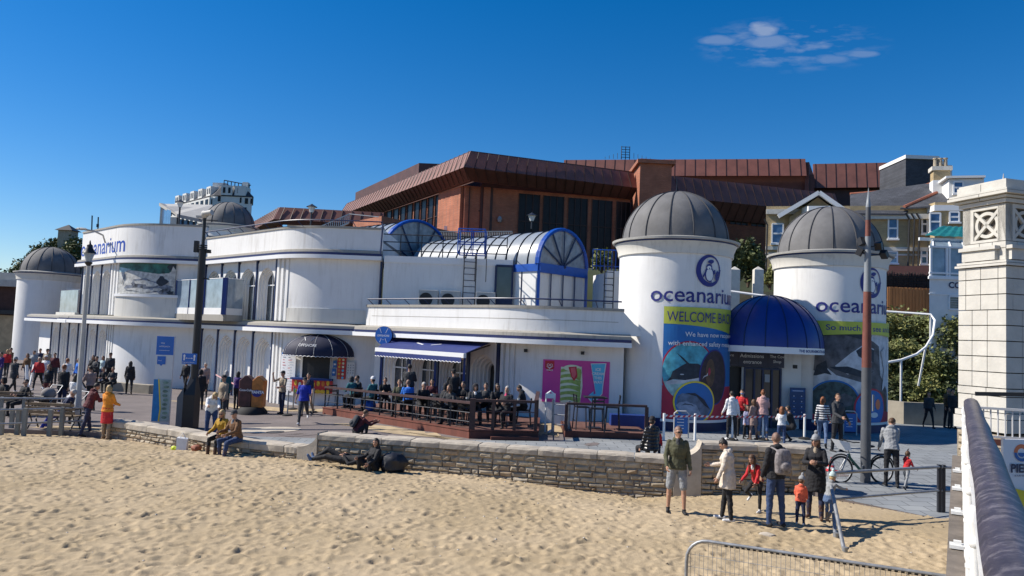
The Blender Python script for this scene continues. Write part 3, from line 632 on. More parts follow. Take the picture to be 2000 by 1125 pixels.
# --- walls: lower storey bays are stepped arches, the rest plain
def arch_bay(mb, path, u0, u1, z0, z1, hw, spring, n=4, step=.11, dep=.13, m='white', back='glass', sill=None, n_arc=10, inner=None):
    """wall panel between u0 and u1 with nested stepped arched recess"""
    uc = (u0+u1)/2
    def prof(h, zs):
        q = [(uc-h, z0)] + [(uc-h*math.cos(PI*i/n_arc), zs+h*math.sin(PI*i/n_arc)*1.0) for i in range(n_arc+1)] + [(uc+h, z0)]
        return q
    def P(u, z, d): return path.at(u, z, -d)
    p0 = prof(hw, spring)
    # front plate: from outer rectangle to arch 0
    left = [(u0, z0)] + [(u0, lerp(z0, z1, .5)), (u0, z1)]
    vs = []; fs = []
    k = len(p0)
    outer = []
    for i, (u, z) in enumerate(p0):
        if i == 0: outer.append((u0, z0))
        elif i == k-1: outer.append((u1, z0))
        else:
            a = (i-1)/(k-3)
            if a < .25: outer.append((u0, lerp(p0[1][1], z1, a/.25)))
            elif a > .75: outer.append((u1, lerp(z1, p0[1][1], (a-.75)/.25)))
            else: outer.append((lerp(u0, u1, (a-.25)/.5), z1))
    vs = [P(u, z, 0) for u, z in outer]+[P(u, z, 0) for u, z in p0]
    fs = [(i, i+1, k+i+1, k+i) for i in range(k-1)]; mb.add(vs, fs, m)
    for s in range(n):
        h = hw-s*step; zs = spring; q = prof(h, zs); h2 = hw-(s+1)*step; q2 = prof(h2, zs)
        a = [P(u, z, s*dep) for u, z in q]; b = [P(u, z, (s+1)*dep) for u, z in q]
        mb.add(a+b, [(i, i+1, k+i+1, k+i) for i in range(k-1)], m)
        if s < n-1:
            c = [P(u, z, (s+1)*dep) for u, z in q2]; mb.add(b+c, [(i, i+1, k+i+1, k+i) for i in range(k-1)], m)
    return uc, hw-(n-1)*step, n*dep, prof
def bay(path, u0, u1, z0, z1, hw, spring, n, back, name='arch_bay', frame=True, step=.11, dep=.13, fill=None):
    mb = MB('white'); uc, h, d, prof = arch_bay(mb, path, u0, u1, z0, z1, hw, spring, n, step, dep)
    o = mb.build(name, bld, smooth=30)
    g = MB(back); q = prof(h+.02, spring); g.add([path.at(u, z, -d+.02) for u, z in q], [list(range(len(q)))], back)
    if frame:
        for uu in (uc-h*.02,): g.bar(path.at(uu, z0, -d+.05), path.at(uu, spring+h*.95, -d+.05), .05, .05, 'white_clean')
        g.bar(path.at(uc-h, spring-.05, -d+.05), path.at(uc+h, spring-.05, -d+.05), .05, .05, 'white_clean')
        vs_ = [path.at(u, z, -d+.05) for u, z in prof(h-.02, spring)]; g.tube(vs_, .03, 5, 'white_clean', cap=False)
    g.build('window', o); return o
def pilaster(path, u, z0, z1, w=.1, dpt=.07, m='blue_trim', off=.0):
    mb = MB(m); a = path.at(u-w/2, 0, off); b = path.at(u+w/2, 0, off); mb.wall([a.xy, b.xy], .1, z0, z1, off=dpt); 
    mb.build('pilaster', bld)
def fins(path, u0, u1, z0, z1, n=3, m='white'):
    mb = MB(m)
    for i in range(n):
        u = lerp(u0, u1, (i+.5)/n); w = (u1-u0)/n*.55; mb.wall([path.at(u-w/2).xy, path.at(u+w/2).xy], .3, z0, z1, off=.10-.03*i)
    mb.wall(path.sub(u0, u1), .3, z0, z1, off=-.02); mb.build('fluting', bld)
def plain(path, u0, u1, z0, z1, name='wall', m='white', off=0, t=.3):
    mb = MB(m); mb.wall(path.sub(u0, u1), t, z0, z1, off=off); return mb.build(name, bld, smooth=30)
GZ = -.55
LT = 2.9; UB = 3.42; UT = 6.36
# B, lower storey
ubs = [0.0]+[0]*4
ublue = [pB.u_px(390, 1.5) if False else 0.02, 1.93, 3.84, 5.75, 7.66]
for a, b in zip(ublue, ublue[1:]):
    bay(pB, a, b, GZ, LT, .82, 1.75, 4, 'white', frame=False, step=.09, dep=.11); bay(pB, a, b, UB, UT, .78, 5.2, 4, 'glass', step=.075, dep=.1)
for u in ublue: pilaster(pB, u, GZ, LT); pilaster(pB, u, UB, UT)
fins(pB, 7.75, 8.55, GZ, LT, 3); fins(pB, 7.75, 8.75, UB, UT, 3)
plain(pB, 8.55, pB.L[-1], GZ, LT); plain(pB, 8.75, pB.L[-1], UB, UT)
plain(pB, 8.7, pB.L[-1], UB-.02, UB+.62, 'plinth_band', 'white_old', .03, .1)
# narrow doors seen at the foot of the lower bays
for i, a in enumerate(ublue[:-1]):
    mb = MB('white_clean'); mb.wall([pB.at(a+.98).xy, pB.at(a+1.5).xy], .05, GZ, 1.55, off=-.50); mb.build('door', bld)
# A, lower storey: four narrow bays at the far left, then wide ones, then the bow
ua = [2.8, 4.2, 5.6, 7.0]
plain(pA, 0, 2.8, GZ, LT)
def seq(us, hw, n, lo=True, **k):
    for a, b in zip(us, us[1:]): bay(pA, a, b, GZ if lo else UB, LT if lo else UT, hw, 1.8 if lo else 5.3, n, 'white' if lo else 'glass_pale', frame=False, **k)
    for u in us: pilaster(pA, u, GZ if lo else UB, LT if lo else UT, .08)
seq([2.8, 4.6, 6.4, 8.2, 9.9, 11.6, 13.3], .76, 4, step=.09, dep=.11)
fins(pA, 13.4, 14.2, GZ, LT, 3); plain(pA, 14.2, pA.L[-1], GZ, LT)
# A, upper storey
uaa = [8.2, 9.9, 11.6, 13.2]
pilaster(pA, 8.2, UB, UT); seq(uaa, .72, 4, lo=False, step=.075, dep=.11)
fins(pA, 13.3, 14.4, UB, UT, 3); plain(pA, 14.4, pA.L[-1], UB, UT)
plain(pA, 14.4, 18.6, UB-.1, UB+1.05, 'plinth_band', 'white_old', .14, .14)
plain(pA, 14.35, 18.65, UB+1.05, UB+1.2, 'window_sill', 'white_clean', .2, .2)
mb = MB('white'); e = pA.at(8.2); mb.wall([(e.x+3.2, e.y+3.4), (e.x, e.y)], .3, UB, 8.45); mb.build('end_wall', bld)
# C, lower storey
for a, b in ((.6, 2.5), (2.5, 4.4), (4.4, 6.3)):
    bay(pC, a, b, -.3, LT, .8, 1.6, 4, 'glass', step=.08, dep=.11)
plain(pC, 0, .6, -.5, LT)
bay(pC, 6.3, 7.85, -.3, LT, .62, 1.75, 5, 'black', frame=False, step=.09, dep=.14)
for u in (.6, 2.5, 4.4, 6.25, 7.9): pilaster(pC, u, -.3, LT, .15)
fins(pC, 8.0, 8.7, -.3, LT, 3)
plain(pC, 8.7, pC.L[-1], -.3, LT)
# --- canopies
def canopy(poly, z0, z1, zb, top, ow=.85, name='canopy', zt=.2):
    mb = MB('white_clean'); mb.sweep(poly, [(ow, z0), (ow, z1), (ow-.12, z1+.001), (-.2, z1+.001), (-.2, z0+.03), (ow-.1, z0)]); o = mb.build(name, bld, smooth=30)
    mb = MB('blue_band'); mb.sweep(poly, [(ow-.09, z1-.01), (ow-.09, zb), (-.1, zb), (-.1, z1-.01)]); mb.build('blue_band', o, smooth=30)
    mb = MB('ledge'); mb.sweep(poly, [(ow-.14, zb-.005), (ow-.16, zb+zt*.6), (ow-.4, zb+zt), (-.1, zb+zt+.02), (-.1, zb-.005)]); mb.build('lead_ledge', o, smooth=30)
    return o
def cutpath(p, u0, u1): return p.sub(u0, u1)
canopy(cutpath(pA, -1.0, 8.1)[:], LC0-.03, LC1-.03, LCB-.03, 0, .75); canopy(cutpath(pA, 6.3, pA.L[-1]+.0), LC0, LC1, LCB, 0, .72)
canopy(cutpath(pB, -.3, pB.L[-1]+.1), LC0-.0, LC1, LCB, 0, .5); canopy(cutpath(pC, -1.0, pC.L[-1]+.15), LC0, LC1-.02, LCB, 0, .85, zt=.2)
canopy(cutpath(pA, 7.6, pA.L[-1]), UC0, UC1, UCB, 0, .34); canopy(cutpath(pB, -.3, pB.L[-1]), UC0, UC1, UCB, 0, .36)
# --- parapets
def parapet(path, u0, u1, z0, z1, off, cap='ledge', m='white', name='parapet'):
    mb = MB(m); mb.wall(path.sub(u0, u1), .25, z0, z1, off=off); o = mb.build(name, bld, smooth=30)
    mb = MB(cap); mb.wall(path.sub(u0, u1), .36, z1-.01, z1+.09, off=off+.05); mb.build('parapet_cap', o, smooth=30); return o
PRA = parapet(pA, 8.0, pA.L[-1], UCB+.1, 8.45, .1); PRB = parapet(pB, -.25, pB.L[-1], UCB+.1, 7.78, .1)
PRC = parapet(pC, -.2, pC.L[-1]-.1, LCB+.2, 4.2, .42)
mb = MB('white'); a = pC.at(pC.L[-1]-.15, 0, .42); 
mb.add([(a.x, a.y, LCB+.15), (a.x, a.y, 4.2), (a.x+.02, a.y+.3, 4.2), (a.x+.9, a.y+.2, LCB+.15), (a.x+.9, a.y+.5, LCB+.15), (a.x+.02, a.y+.6, 4.2)], [(0, 1, 3), (1, 2, 5, 4, 3), (0, 3, 4)]); mb.build('parapet_end', PRC)
for pp, u0, u1, z in ((pC, .2, pC.L[-1]-.3, 3.78),):
    mb = MB('ledge'); mb.wall(pp.sub(u0, u1), .02, z, z+.02, off=.425); mb.build('crack_line', PRC)
def lowrail(path, u0, u1, z, off, par, step=1.3, h=.26, out=.25):
    mb = MB('blue_trim'); us = [u0+(u1-u0)*i/30 for i in range(31)]; mb.tube([path.at(u, z+h, off+out) for u in us], .032, 6)
    u = u0
    while u <= u1: mb.tube([path.at(u, z+h, off+out), path.at(u+.12, z, off)], .018, 5); u += step
    mb.build('roof_rail', par, smooth=50)
lowrail(pB, .2, pB.L[-1], 7.85, .05, PRB); lowrail(pC, -.1, pC.L[-1]-.2, 4.28, .2, PRC)
# --- roofs
def roofpoly(name, pts, z, m='roof_felt', t=.12):
    mb = MB(m); mb.prism(pts, z-t, z); return mb.build(name, bld)
roofpoly('roof', [tuple(p) for p in PA if True][1:]+[(-14.5, 43), (-14, 60), (-26, 62), (-30, 56)], 8.0)
roofpoly('roof', [tuple(p) for p in PB]+[(-5.9, 46), (-14, 50), (-17, 44)], 7.3)
roofpoly('roof', [tuple(p) for p in PCc]+[(9, 31), (10, 34), (10, 42), (-5.5, 42)], 3.35)
# --- set-back upper wall (in shade) right of the rain pipe
S0 = Vector((-5.9, 34.6)); S1 = Vector((0, 34.35)); pS = Path([S0, S1])
mb = MB('white'); mb.wall([S0, S1, (.02, 37)], .3, 3.3, 6.55); mb.build('upper_wall', bld)
mb = MB('white_clean'); mb.wall([S0, S1], .34, 6.28, 6.58, off=.05); mb.build('cornice', bld)
roofpoly('roof', [(-5.9, 34.9), (-.2, 34.7), (-.2, 37), (-3, 44), (-5.9, 44)], 6.5)
mb = MB('blue_trim'); mb.tube([pB.at(pB.L[-1]-.02, 3.3, .12), pB.at(pB.L[-1]-.02, 6.3, .12)], .05, 8); mb.tube([pB.at(pB.L[-1]+.02, 6.6, .75), pB.at(pB.L[-1]+.02, 8.0, .5)], .04, 8); mb.build('rain_pipe', bld)
mb = MB('white'); e1 = pB.at(pB.L[-1]); mb.wall([(e1.x, e1.y), (e1.x+.02, e1.y+8)], .3, 6.4, 7.8); mb.build('parapet_side', bld)
# roof railing
mb = MB('dark_metal')
for z in (6.85, 7.25, 7.6): mb.tube([(S0.x-.3, S0.y+.25, z), (S1.x-.3, S1.y+.15, z)], .026, 6)
for i in range(7): p = Vector((S0.x-.3, S0.y+.25)).lerp(Vector((S1.x-.3, S1.y+.15)), i/6); mb.tube([(p.x, p.y, 6.5), (p.x, p.y, 7.62)], .028, 6)
mb.build('roof_railing', bld)
# door, ladder with cage platform
u = pS.u_px(967, 5); u2 = pS.u_px(1000, 5)
mb = MB('blue_trim'); 
for uu in (u, u2): mb.bar(pS.at(uu, 3.3, .06), pS.at(uu, 6.3, .06), .09, .09)
mb.bar(pS.at(u, 6.3, .06), pS.at(u2, 6.3, .06), .09, .09); mb.bar(pS.at(u, 4.6, .06), pS.at(u2, 4.6, .06), .5, .05, up=(1, 0, 0)); d = mb.build('roof_door', bld)
mb = MB('glass'); mb.wall([pS.at(u).xy, pS.at(u2).xy], .02, 3.3, 6.3, off=.03); mb.build('pane', d)
def ladder(name, a, out, z0, z1, w, m='dark_metal', cage=None):
    mb = MB(m); t = Vector((-out.y, out.x)).normalized() if False else Vector((math.cos(R(10)), math.sin(R(10))))
    L = []
    for s in (-1, 1): p = a+t*(s*w/2)+out*.3; mb.tube([(p.x, p.y, z0), (p.x, p.y, z1)], .028, 6); L.append(p)
    z = z0+.25
    while z < z1: mb.tube([(L[0].x, L[0].y, z), (L[1].x, L[1].y, z)], .018, 5); z += .28
    for z in (z0+.8, z1-.9):
        for p in L: mb.tube([(p.x, p.y, z), (p.x-out.x*.3, p.y-out.y*.3, z)], .018, 5)
    return mb
un = pS.u_px(918, 5.5); la = pS.at(un).xy; nS = Vector((-.04, -.999))
mb = ladder('ladder', la, nS, 3.35, 7.0, .55); lo = mb.build('ladder', bld)
mb = MB('blue_bright')
for z in (6.75, 7.25, 7.85):
    q = [(-.55, .15), (.65, .15), (.65, 1.0), (-.55, 1.0), (-.55, .15)]; tS = Vector((.999, -.04))
    mb.tube([(la.x+tS.x*a+nS.x*(b-.3), la.y+tS.y*a+nS.y*(b-.3), z) for a, b in q], .03, 6)
for a, b in [(-.55, .15), (.65, .15), (.65, 1.0), (-.55, 1.0), (.05, 1.0), (.05, .15)]: mb.tube([(la.x+tS.x*a+nS.x*(b-.3), la.y+tS.y*a+nS.y*(b-.3), 6.75+0), (la.x+tS.x*a+nS.x*(b-.3), la.y+tS.y*a+nS.y*(b-.3), 7.87)], .028, 6)
mb.build('ladder_platform', bld)
mb = MB('dark_metal')
for s in (.25, .75): 
    mb.tube([(la.x+tS.x*s+nS.x*.55, la.y+tS.y*s+nS.y*.55, 6.75), (la.x+tS.x*s+nS.x*.55, la.y+tS.y*s+nS.y*.55, 5.5)], .02, 5)
mb.build('cage_bars', bld)
# wall behind the vault and the second ladder
mb = MB('white'); mb.wall([(3.9, 36.5), (4.3, 34.4), (9, 34.6)], .3, 3.3, 6.2); mb.build('upper_wall', bld)
mb = MB('white_clean'); mb.wall([(4.3, 34.4), (9, 34.6)], .34, 6.0, 6.28, off=.05); mb.build('cornice', bld)
la2 = U(1188, 530, 34.2).xy; mb = ladder('l2', la2, Vector((.05, -1)), 3.4, 6.5, .42); mb.build('ladder', bld)
mb = MB('blue_bright')
for i in range(8): p = U(1158+i*7.5, 500, 34.6); mb.tube([(p.x, p.y, 6.3), (p.x, p.y, 7.25)], .02, 5)
for z in (6.5, 7.25): a = U(1158, 500, 34.6); b = U(1212, 500, 34.6); mb.tube([(a.x, a.y, z), (b.x, b.y, z)], .028, 6)
mb.build('roof_railing', bld)
# --- glazed barrel vaults
def vault(c, rad, L, zs, nb, panels, z0, name):
    ax = Vector((-DW.x, -DW.y)); rt_ = Vector((DW.y*-1, DW.x))*-1; rt_ = Vector((-ax.y, ax.x))      # across
    def p(a, s, r=rad): return (c[0]+rt_.x*r*math.cos(a)+ax.x*s, c[1]+rt_.y*r*math.cos(a)+ax.y*s, zs+r*math.sin(a))
    n = 20; mb = MB('glass_roof'); vs = [p(PI*i/n, s) for s in (0, L) for i in range(n+1)]; mb.add(vs, [(i, i+1, n+2+i, n+1+i) for i in range(n)]); root = mb.build(name, bld, smooth=60)
    mb = MB('dark_metal')
    for k in range(1, nb): mb.tube([p(PI*i/n, L*k/nb, rad+.02) for i in range(n+1)], .028, 5)
    mb.build('glazing_bars', root)
    mb = MB('blue_bright')
    for s in (0, .12): mb.tube([p(PI*i/n, s, rad+.03) for i in range(n+1)], .085, 6)
    a = Vector(p(0, -.02)); b = Vector(p(PI, -.02)); mb.bar(a+Vector((0, 0, -.17)), b+Vector((0, 0, -.17)), .16, .42)
    for q in (a, b): mb.bar(q+Vector((0, 0, -.3)), (q.x, q.y, z0), .13, .13)
    for aa in (0, PI): q1 = Vector(p(aa, 0)); q2 = Vector(p(aa, L)); mb.bar(q1+Vector((0, 0, -.17)), q2+Vector((0, 0, -.17)), .12, .34)
    mb.build('blue_frame', root)
    mb = MB('frost'); mb.add([p(PI*i/n, .05) for i in range(n+1)], [list(range(n+1))]); mb.build('end_glazing', root)
    mb = MB('blue_trim')
    for k in range(1, panels+1): q = p(PI*k/(panels+1), -.02); o_ = p(PI/2, -.02, .0); mb.bar(o_, q, .045, .06)
    o_ = p(PI/2, -.03, 0); mb.ball(o_, .12, 8)
    for k in range(1, 4): q = a.lerp(b, k/4); mb.bar((q.x, q.y, zs-.35), (q.x, q.y, z0), .05, .07)
    for aa in (0, PI):
        for k in range(1, int(L/1.0)): q1 = Vector(p(aa, k*1.0)); mb.bar((q1.x, q1.y, zs-.3), (q1.x, q1.y, z0), .06, .06)
    mb.build('mullions', root)
    mb = MB('white'); mb.wall([p(0, .06)[:2], p(PI, .06)[:2]], .05, z0, zs-.3); 
    for aa in (0, PI): mb.wall([p(aa, 0, rad-.05)[:2], p(aa, L, rad-.05)[:2]], .05, z0, zs-.3)
    mb.build('side_panels', root); return root
vault((2.31, 34.6), 1.69, 9.0, 6.38, 13, 5, 3.4, 'barrel_vault')
vault((-5.2, 41.0), 2.4, 5.5, 6.75, 7, 5, 6.6, 'barrel_vault')
mb = MB('glass_roof'); a = U(1075, 600, 30.5); vs = []; fs = []; n = 8
for i in range(n+1):
    t = PI*i/n; 
    for s in (0, 3.2): vs.append((a.x+s, a.y+1.0-1.0*math.cos(t), 3.9+.45*math.sin(t)))
fs = [(2*i, 2*i+1, 2*i+3, 2*i+2) for i in range(n)]; mb.add(vs, fs); rl = mb.build('rooflight', bld, smooth=60)
mb = MB('dark_metal')
for k in range(9): mb.tube([(a.x+3.2*k/8, a.y+1.0-1.01*math.cos(PI*i/n), 3.91+.45*math.sin(PI*i/n)) for i in range(n+1)], .02, 4)
mb.build('glazing_bars', rl)
# --- glass balcony over the left bays
bp = [pB.at(-1.3, 0, .2), pB.at(-1.2, 0, 1.05), pB.at(4.6, 0, 1.05), pB.at(4.6, 0, .1)]; bp = [p.xy for p in bp]
mb = MB('ledge'); mb.wall(bp, .9, 3.3, 3.62, off=.05); bal = mb.build('balcony', bld)
mb = MB('white'); mb.wall(bp, .08, 3.62, 3.95, off=.03); mb.build('balcony_kerb', bal)
mb = MB('glass_pale'); mb.wall(bp, .02, 3.95, 5.42); mb.build('glass_panels', bal)
mb = MB('blue_paint')
for u, w_ in ((-1.2, .05), (2.3, .14), (4.6, .2), (.5, .05)): p = pB.at(u, 0, 1.07); mb.bar((p.x, p.y, 3.62), (p.x, p.y, 5.45), w_, w_)
mb.build('balcony_post', bal)
mb = MB('white_clean'); pa_ = Path([bp[0], bp[1], bp[2], bp[3]]); mb.tube([(p.x, p.y, 5.44) for p in bp], .02, 5); mb.build('glass_edge', bal)
# left end glass screen and stair
e0 = pA.at(3.6, 0, .3); mb = MB('glass_pale'); q = [pA.at(4.8, 0, .2).xy, pA.at(8.2, 0, .2).xy]; mb.wall(q, .03, 3.45, 4.9); mb.build('glass_screen', bld)
mb = MB('white_old'); mb.wall(pA.sub(4.4, 8.2), .5, 3.3, 3.5, off=.3); mb.build('terrace_step', bld)
mb = MB('white'); mb.wall(pA.sub(0, 8.2), .3, LT, 3.3); mb.build('terrace_edge', bld)
# ================================================================ TOWERS
def tower(c, R_, zb, ze, name='dome_tower', base='blue_band', rod=False):
    c = Vector((c[0], c[1], 0))
    mb = MB('white'); mb.lathe([(R_-.04, zb+.42), (R_-.02, zb+.5), (R_-.02, ze-.62), (R_+.02, ze-.6)], c, 72); root = mb.build(name, bld, smooth=30)
    if base:
        mb = MB('blue_band'); mb.lathe([(R_+.02, zb-.5), (R_+.02, zb+.40), (R_-.05, zb+.43)], c, 64); mb.build('tower_base', root, smooth=30)
    mb = MB('white_old'); mb.lathe([(R_-.05, ze-.62), (R_+.05, ze-.6), (R_+.06, ze-.42), (R_+.13, ze-.24), (R_+.18, ze-.16)], c, 72); mb.build('tower_cornice', root, smooth=30)
    mb = MB('blue_paint'); mb.lathe([(R_+.14, ze-.165), (R_+.14, ze-.08)], c, 72); mb.build('blue_band', root, smooth=30)
    mb = MB('ledge_pale'); mb.lathe([(R_+.10, ze-.1), (R_+.27, ze-.1), (R_+.29, ze-.02), (R_-.1, ze+.05), (0, ze+.05)], c, 72); mb.build('eaves', root, smooth=30)
    mb = MB('dome_grey'); rd = R_-.12; mb.lathe([(rd*math.cos(PI/2*i/18), ze+.02+rd*.98*math.sin(PI/2*i/18)) for i in range(19)], c, 72); dm = mb.build('dome', root, smooth=60)
    mb = MB('dome_seam')
    for k in range(14):
        a = 2*PI*k/14+.12; mb.tube([c+Vector((rd*math.cos(PI/2*i/16)*math.sin(a)*1.004, -rd*math.cos(PI/2*i/16)*math.cos(a)*1.004, ze+.02+rd*.98*math.sin(PI/2*i/16)*1.004)) for i in range(17)], .028, 5)
    mb.build('dome_ribs', root, smooth=60)
    if rod: mb = MB('dark_metal'); mb.tube([c+Vector((0, 0, ze+rd*.95)), c+Vector((0, 0, ze+rd+.55))], [.02, .008], 5); mb.build('lightning_rod', root)
    return root
mat('ledge_pale', (.42, .41, .38), .8, .15, 2)
T1C = (6.28, 29.3); T2C = (12.94, 30.9); TR = 2.14
tw1 = tower(T1C, TR, 0, 6.98, rod=True); tw2 = tower(T2C, TR, 0, 6.93)
tw3 = tower((-35.4, 58.0), 2.14, -.5, 6.5, base=None)
tw4 = tower((-24.1, 63.5), 2.2, 5, 11.35, base=None)
mb = MB('white_clean'); mb.box((-32.9, 57.2, 5.3), (3.0, .4, .1)); mb.build('tower_sill', tw3)
# link wall behind entrance
mb = MB('white'); mb.wall([(7.6, 29.9), (11.4, 29.9)], .3, 0, 4.2); mb.wall([(10.55, 29.55), (11.6, 29.5)], .3, 0, 3.0); mb.build('link_wall', bld)
# entrance canopy
cc = Vector((9.86, 28.9, 0)); cr = 1.95; ent = MB('canopy_blue'); mat('canopy_blue', (.008, .028, .2), .45, .12, 2, coat=.15, bump=.1, bscale=3)
ent.lathe([(cr*math.cos(PI/2*i/14), 3.12+cr*1.0*math.sin(PI/2*i/14)) for i in range(15)], cc, 40, a0=R(-100), a1=R(100)); eo = ent.build('entrance_canopy', bld, smooth=60)
mb = MB('blue_trim')
for k in range(9):
    a = R(-90+k*22.5); mb.tube([cc+Vector((cr*1.004*math.cos(PI/2*i/14)*math.sin(a), -cr*1.004*math.cos(PI/2*i/14)*math.cos(a), 3.12+cr*1.004*math.sin(PI/2*i/14))) for i in range(15)], .018, 5)
mb.build('canopy_ribs', eo, smooth=60)
mb = MB('white_clean'); mb.lathe([(cr+.012, 2.9), (cr+.012, 3.13)], cc, 40, a0=R(-100), a1=R(100)); mb.lathe([(0, 2.92), (cr+.01, 2.92)], cc, 40, a0=R(-100), a1=R(100)); mb.build('canopy_valance', eo, smooth=60)
vp = Path(circ(cc.xy, cr+.014, -100, 100, 60)); tx = text2d('THE BOURNEMOUTH AQUARIUM', .135, .004)
art('canopy_lettering', vp, [('blue_paint', shift(tx, 3.85, 2.97))], curved=True, parent=eo)
# doors
mat('dark_panel', (.03, .03, .055), .5, .1); mat('letter_white', (.75, .75, .75), .5, .02)
dx0, dx1 = 8.25, 10.55
dw = MB('black'); dw.wall([(7.7, 29.55), (dx1, 29.55)], .02, 0, 2.3); dw.build('doorway', bld)
dr = MB('glass'); dr.wall([(9.15, 29.48), (10.5, 29.48)], .02, .02, 2.28); dr = dr.build('entrance_doors', bld)
mb = MB('blue_trim')
for x in (9.12, 9.5, 9.83, 10.18, 10.52): mb.bar((x, 29.45, 0), (x, 29.45, 2.3), .07, .07)
mb.bar((9.1, 29.45, 2.27), (10.55, 29.45, 2.27), .08, .08); mb.build('door_frame', dr)
mb = MB('grey_metal'); mb.bar((9.03, 29.42, 0), (9.03, 29.42, 2.3), .08, .06); mb.box((10.0, 29.44, 1.9), (.2, .02, .3), m='glass_pale'); mb.build('door_post', dr)
fp = flatpath((7.6, 29.3), 0); es = thing('entrance_sign', 'dark panel above the doors reading Admissions entrance and The Cove Shop', 'sign', (9.3, 29.3, 2.3))
art('sign_panel', fp, [('letter_white', shift(text2d('Admissions', .2), 1.28, 2.68)), ('letter_white', shift(text2d('entrance', .2), 1.4, 2.45)), ('letter_white', shift(text2d('The Cove', .155), 2.42, 2.70)), ('letter_white', shift(text2d('Shop', .155), 2.55, 2.51)), ('letter_white', shift(text2d('Offshore', .155), .47, 2.70)), ('letter_white', shift(text2d('Cafe', .155), .62, 2.51)), ('black', rect(1.2, 2.34, 1.215, 2.94)), ('black', rect(2.34, 2.34, 2.355, 2.94))], back=('dark_panel', .3, 2.33, 2.98, 2.95, .05), parent=es)
# opening times board on the right wall
p2 = Path(circ(T2C, TR, -90, 120, 80)); uT = lambda th: (th+90)*R(1)*TR
p1 = Path(circ(T1C, TR, -90, 130, 84))
mat('board_blue', (.02, .06, .17), .5, .1)
sh = [('sign_blue', rect(.05, 1.55, .55, 1.62)), ('letter_white', rect(.1, 1.57, .5, 1.59))]
for r_i in range(5):
    for x in (.13, .42): sh.append(('letter_white', ell(x+.02, 1.38-.2*r_i, .022, n=8))); sh.append(('sign_blue', rect(x-.05, 1.30-.2*r_i, x+.1, 1.32-.2*r_i)))
sh = [(m_, ([(x+0, y-.1) for x, y in g_[0]], g_[1])) for m_, g_ in sh]
art('notice_board', flatpath((10.8, 29.22), 0), sh, back=('board_blue', 0, .42, .6, 1.6, .03), label='small dark blue notice board with rows of symbols right of the entrance doors', cat='notice board')
mb = MB('black'); mb.box((10.95, 29.12, 2.4), (.12, .16, .14)); mb.build('security_camera', label='small black wall camera beside the entrance sign', cat='camera')
# ================================================================ LETTERING AND BANNERS ON THE TOWERS
mat('letter_blue', (.02, .025, .2), .5, .05); mat('lime', (.5, .55, .07), .55, .08); mat('ban_blue', (.01, .14, .42), .5, .12, 1.5); mat('ban_red', (.42, .015, .05), .5, .1)
mat('water', (.07, .36, .46), .5, .45, 4); mat('seabed', (.32, .5, .48), .6, .4, 5); mat('ray_dark', (.02, .03, .045), .6, .4, 8); mat('pink_paint', (.6, .03, .25), .5, .05); mat('shark', (.1, .15, .23), .5, .4, 5); mat('shark_lt', (.22, .29, .4), .5, .3, 5); mat('plum', (.035, .02, .03), .6, .5, 6); mat('photo_grey', (.09, .09, .1), .6, .7, 3); mat('photo_white', (.52, .54, .57), .6, .3, 3); mat('photo_green', (.04, .07, .07), .6, .7, 6); mat('photo_brown', (.1, .055, .03), .6, .5, 4)
def emblem(cu, cv, r):
    s = []; a = 'letter_blue'
    v = []; f = []; n = 48                                             # crescent ring, thick at the lower left
    for i in range(n+1):
        t = 2*PI*i/n; v += [(cu+r*math.cos(t), cv+r*math.sin(t)*1.08), (cu+r*.12+r*.77*math.cos(t), cv+r*.06+r*.86*math.sin(t))]
    for i in range(n): f.append([2*i, 2*i+1, 2*i+3, 2*i+2])
    s.append((a, (v, f)))
    s += [(a, ell(cu-.0*r, cv-.22*r, .36*r, .52*r)), ('white_clean', ell(cu+.02*r, cv-.26*r, .28*r, .42*r)), (a, ell(cu-.02*r, cv+.26*r, .23*r, .2*r)), ('white_clean', ell(cu-.03*r, cv+.2*r, .17*r, .13*r)), (a, poly([(cu-.06*r, cv+.19*r), (cu+.04*r, cv+.19*r), (cu-.01*r, cv+.08*r)]))]
    s += [(a, poly([(cu-.3*r, cv+.0*r), (cu-.52*r, cv-.35*r), (cu-.48*r, cv-.5*r), (cu-.28*r, cv-.2*r)])), (a, poly([(cu+.3*r, cv+.0*r), (cu+.48*r, cv+.12*r), (cu+.44*r, cv-.2*r), (cu+.3*r, cv-.24*r)]))]
    s += [(a, ell(cu+.1*r, cv+.62*r, .24*r, .13*r, rot=.2)), (a, poly([(cu+.0*r, cv+.6*r), (cu-.22*r, cv+.56*r), (cu-.02*r, cv+.7*r)])), (a, poly([(cu+.05*r, cv+.53*r), (cu+.12*r, cv+.4*r), (cu+.18*r, cv+.55*r)])), (a, ell(cu+.6*r, cv-.3*r, .13*r, .33*r, rot=-.2)), (a, poly([(cu+.66*r, cv-.1*r), (cu+1.0*r, cv+.14*r), (cu+.72*r, cv-.28*r)])), (a, poly([(cu-.1*r, cv-.74*r), (cu+.14*r, cv-.8*r), (cu+.16*r, cv-.7*r), (cu+.0*r, cv-.66*r)]))]
    return s
def fitw(g, w):
    xs = [x for x, y in g[0]]; k = w/(max(xs)-min(xs)); x0 = min(xs); return ([((x-x0)*k, y) for x, y in g[0]], g[1])
ocn = text2d('oceanarium', .80, .006)
for p_, tc_, tw_, u0_ in ((p1, T1C, tw1, None), (p2, T2C, tw2, None)):
    c0 = uT(23); art('tower_lettering', p_, [('letter_blue', shift(fitw(ocn, 4.05), c0-2.16, 4.62 if p_ is p1 else 4.55))], curved=True, parent=tw_)
    art('tower_emblem', p_, emblem(c0, 5.78 if p_ is p1 else 5.72, .54), curved=True, parent=tw_)
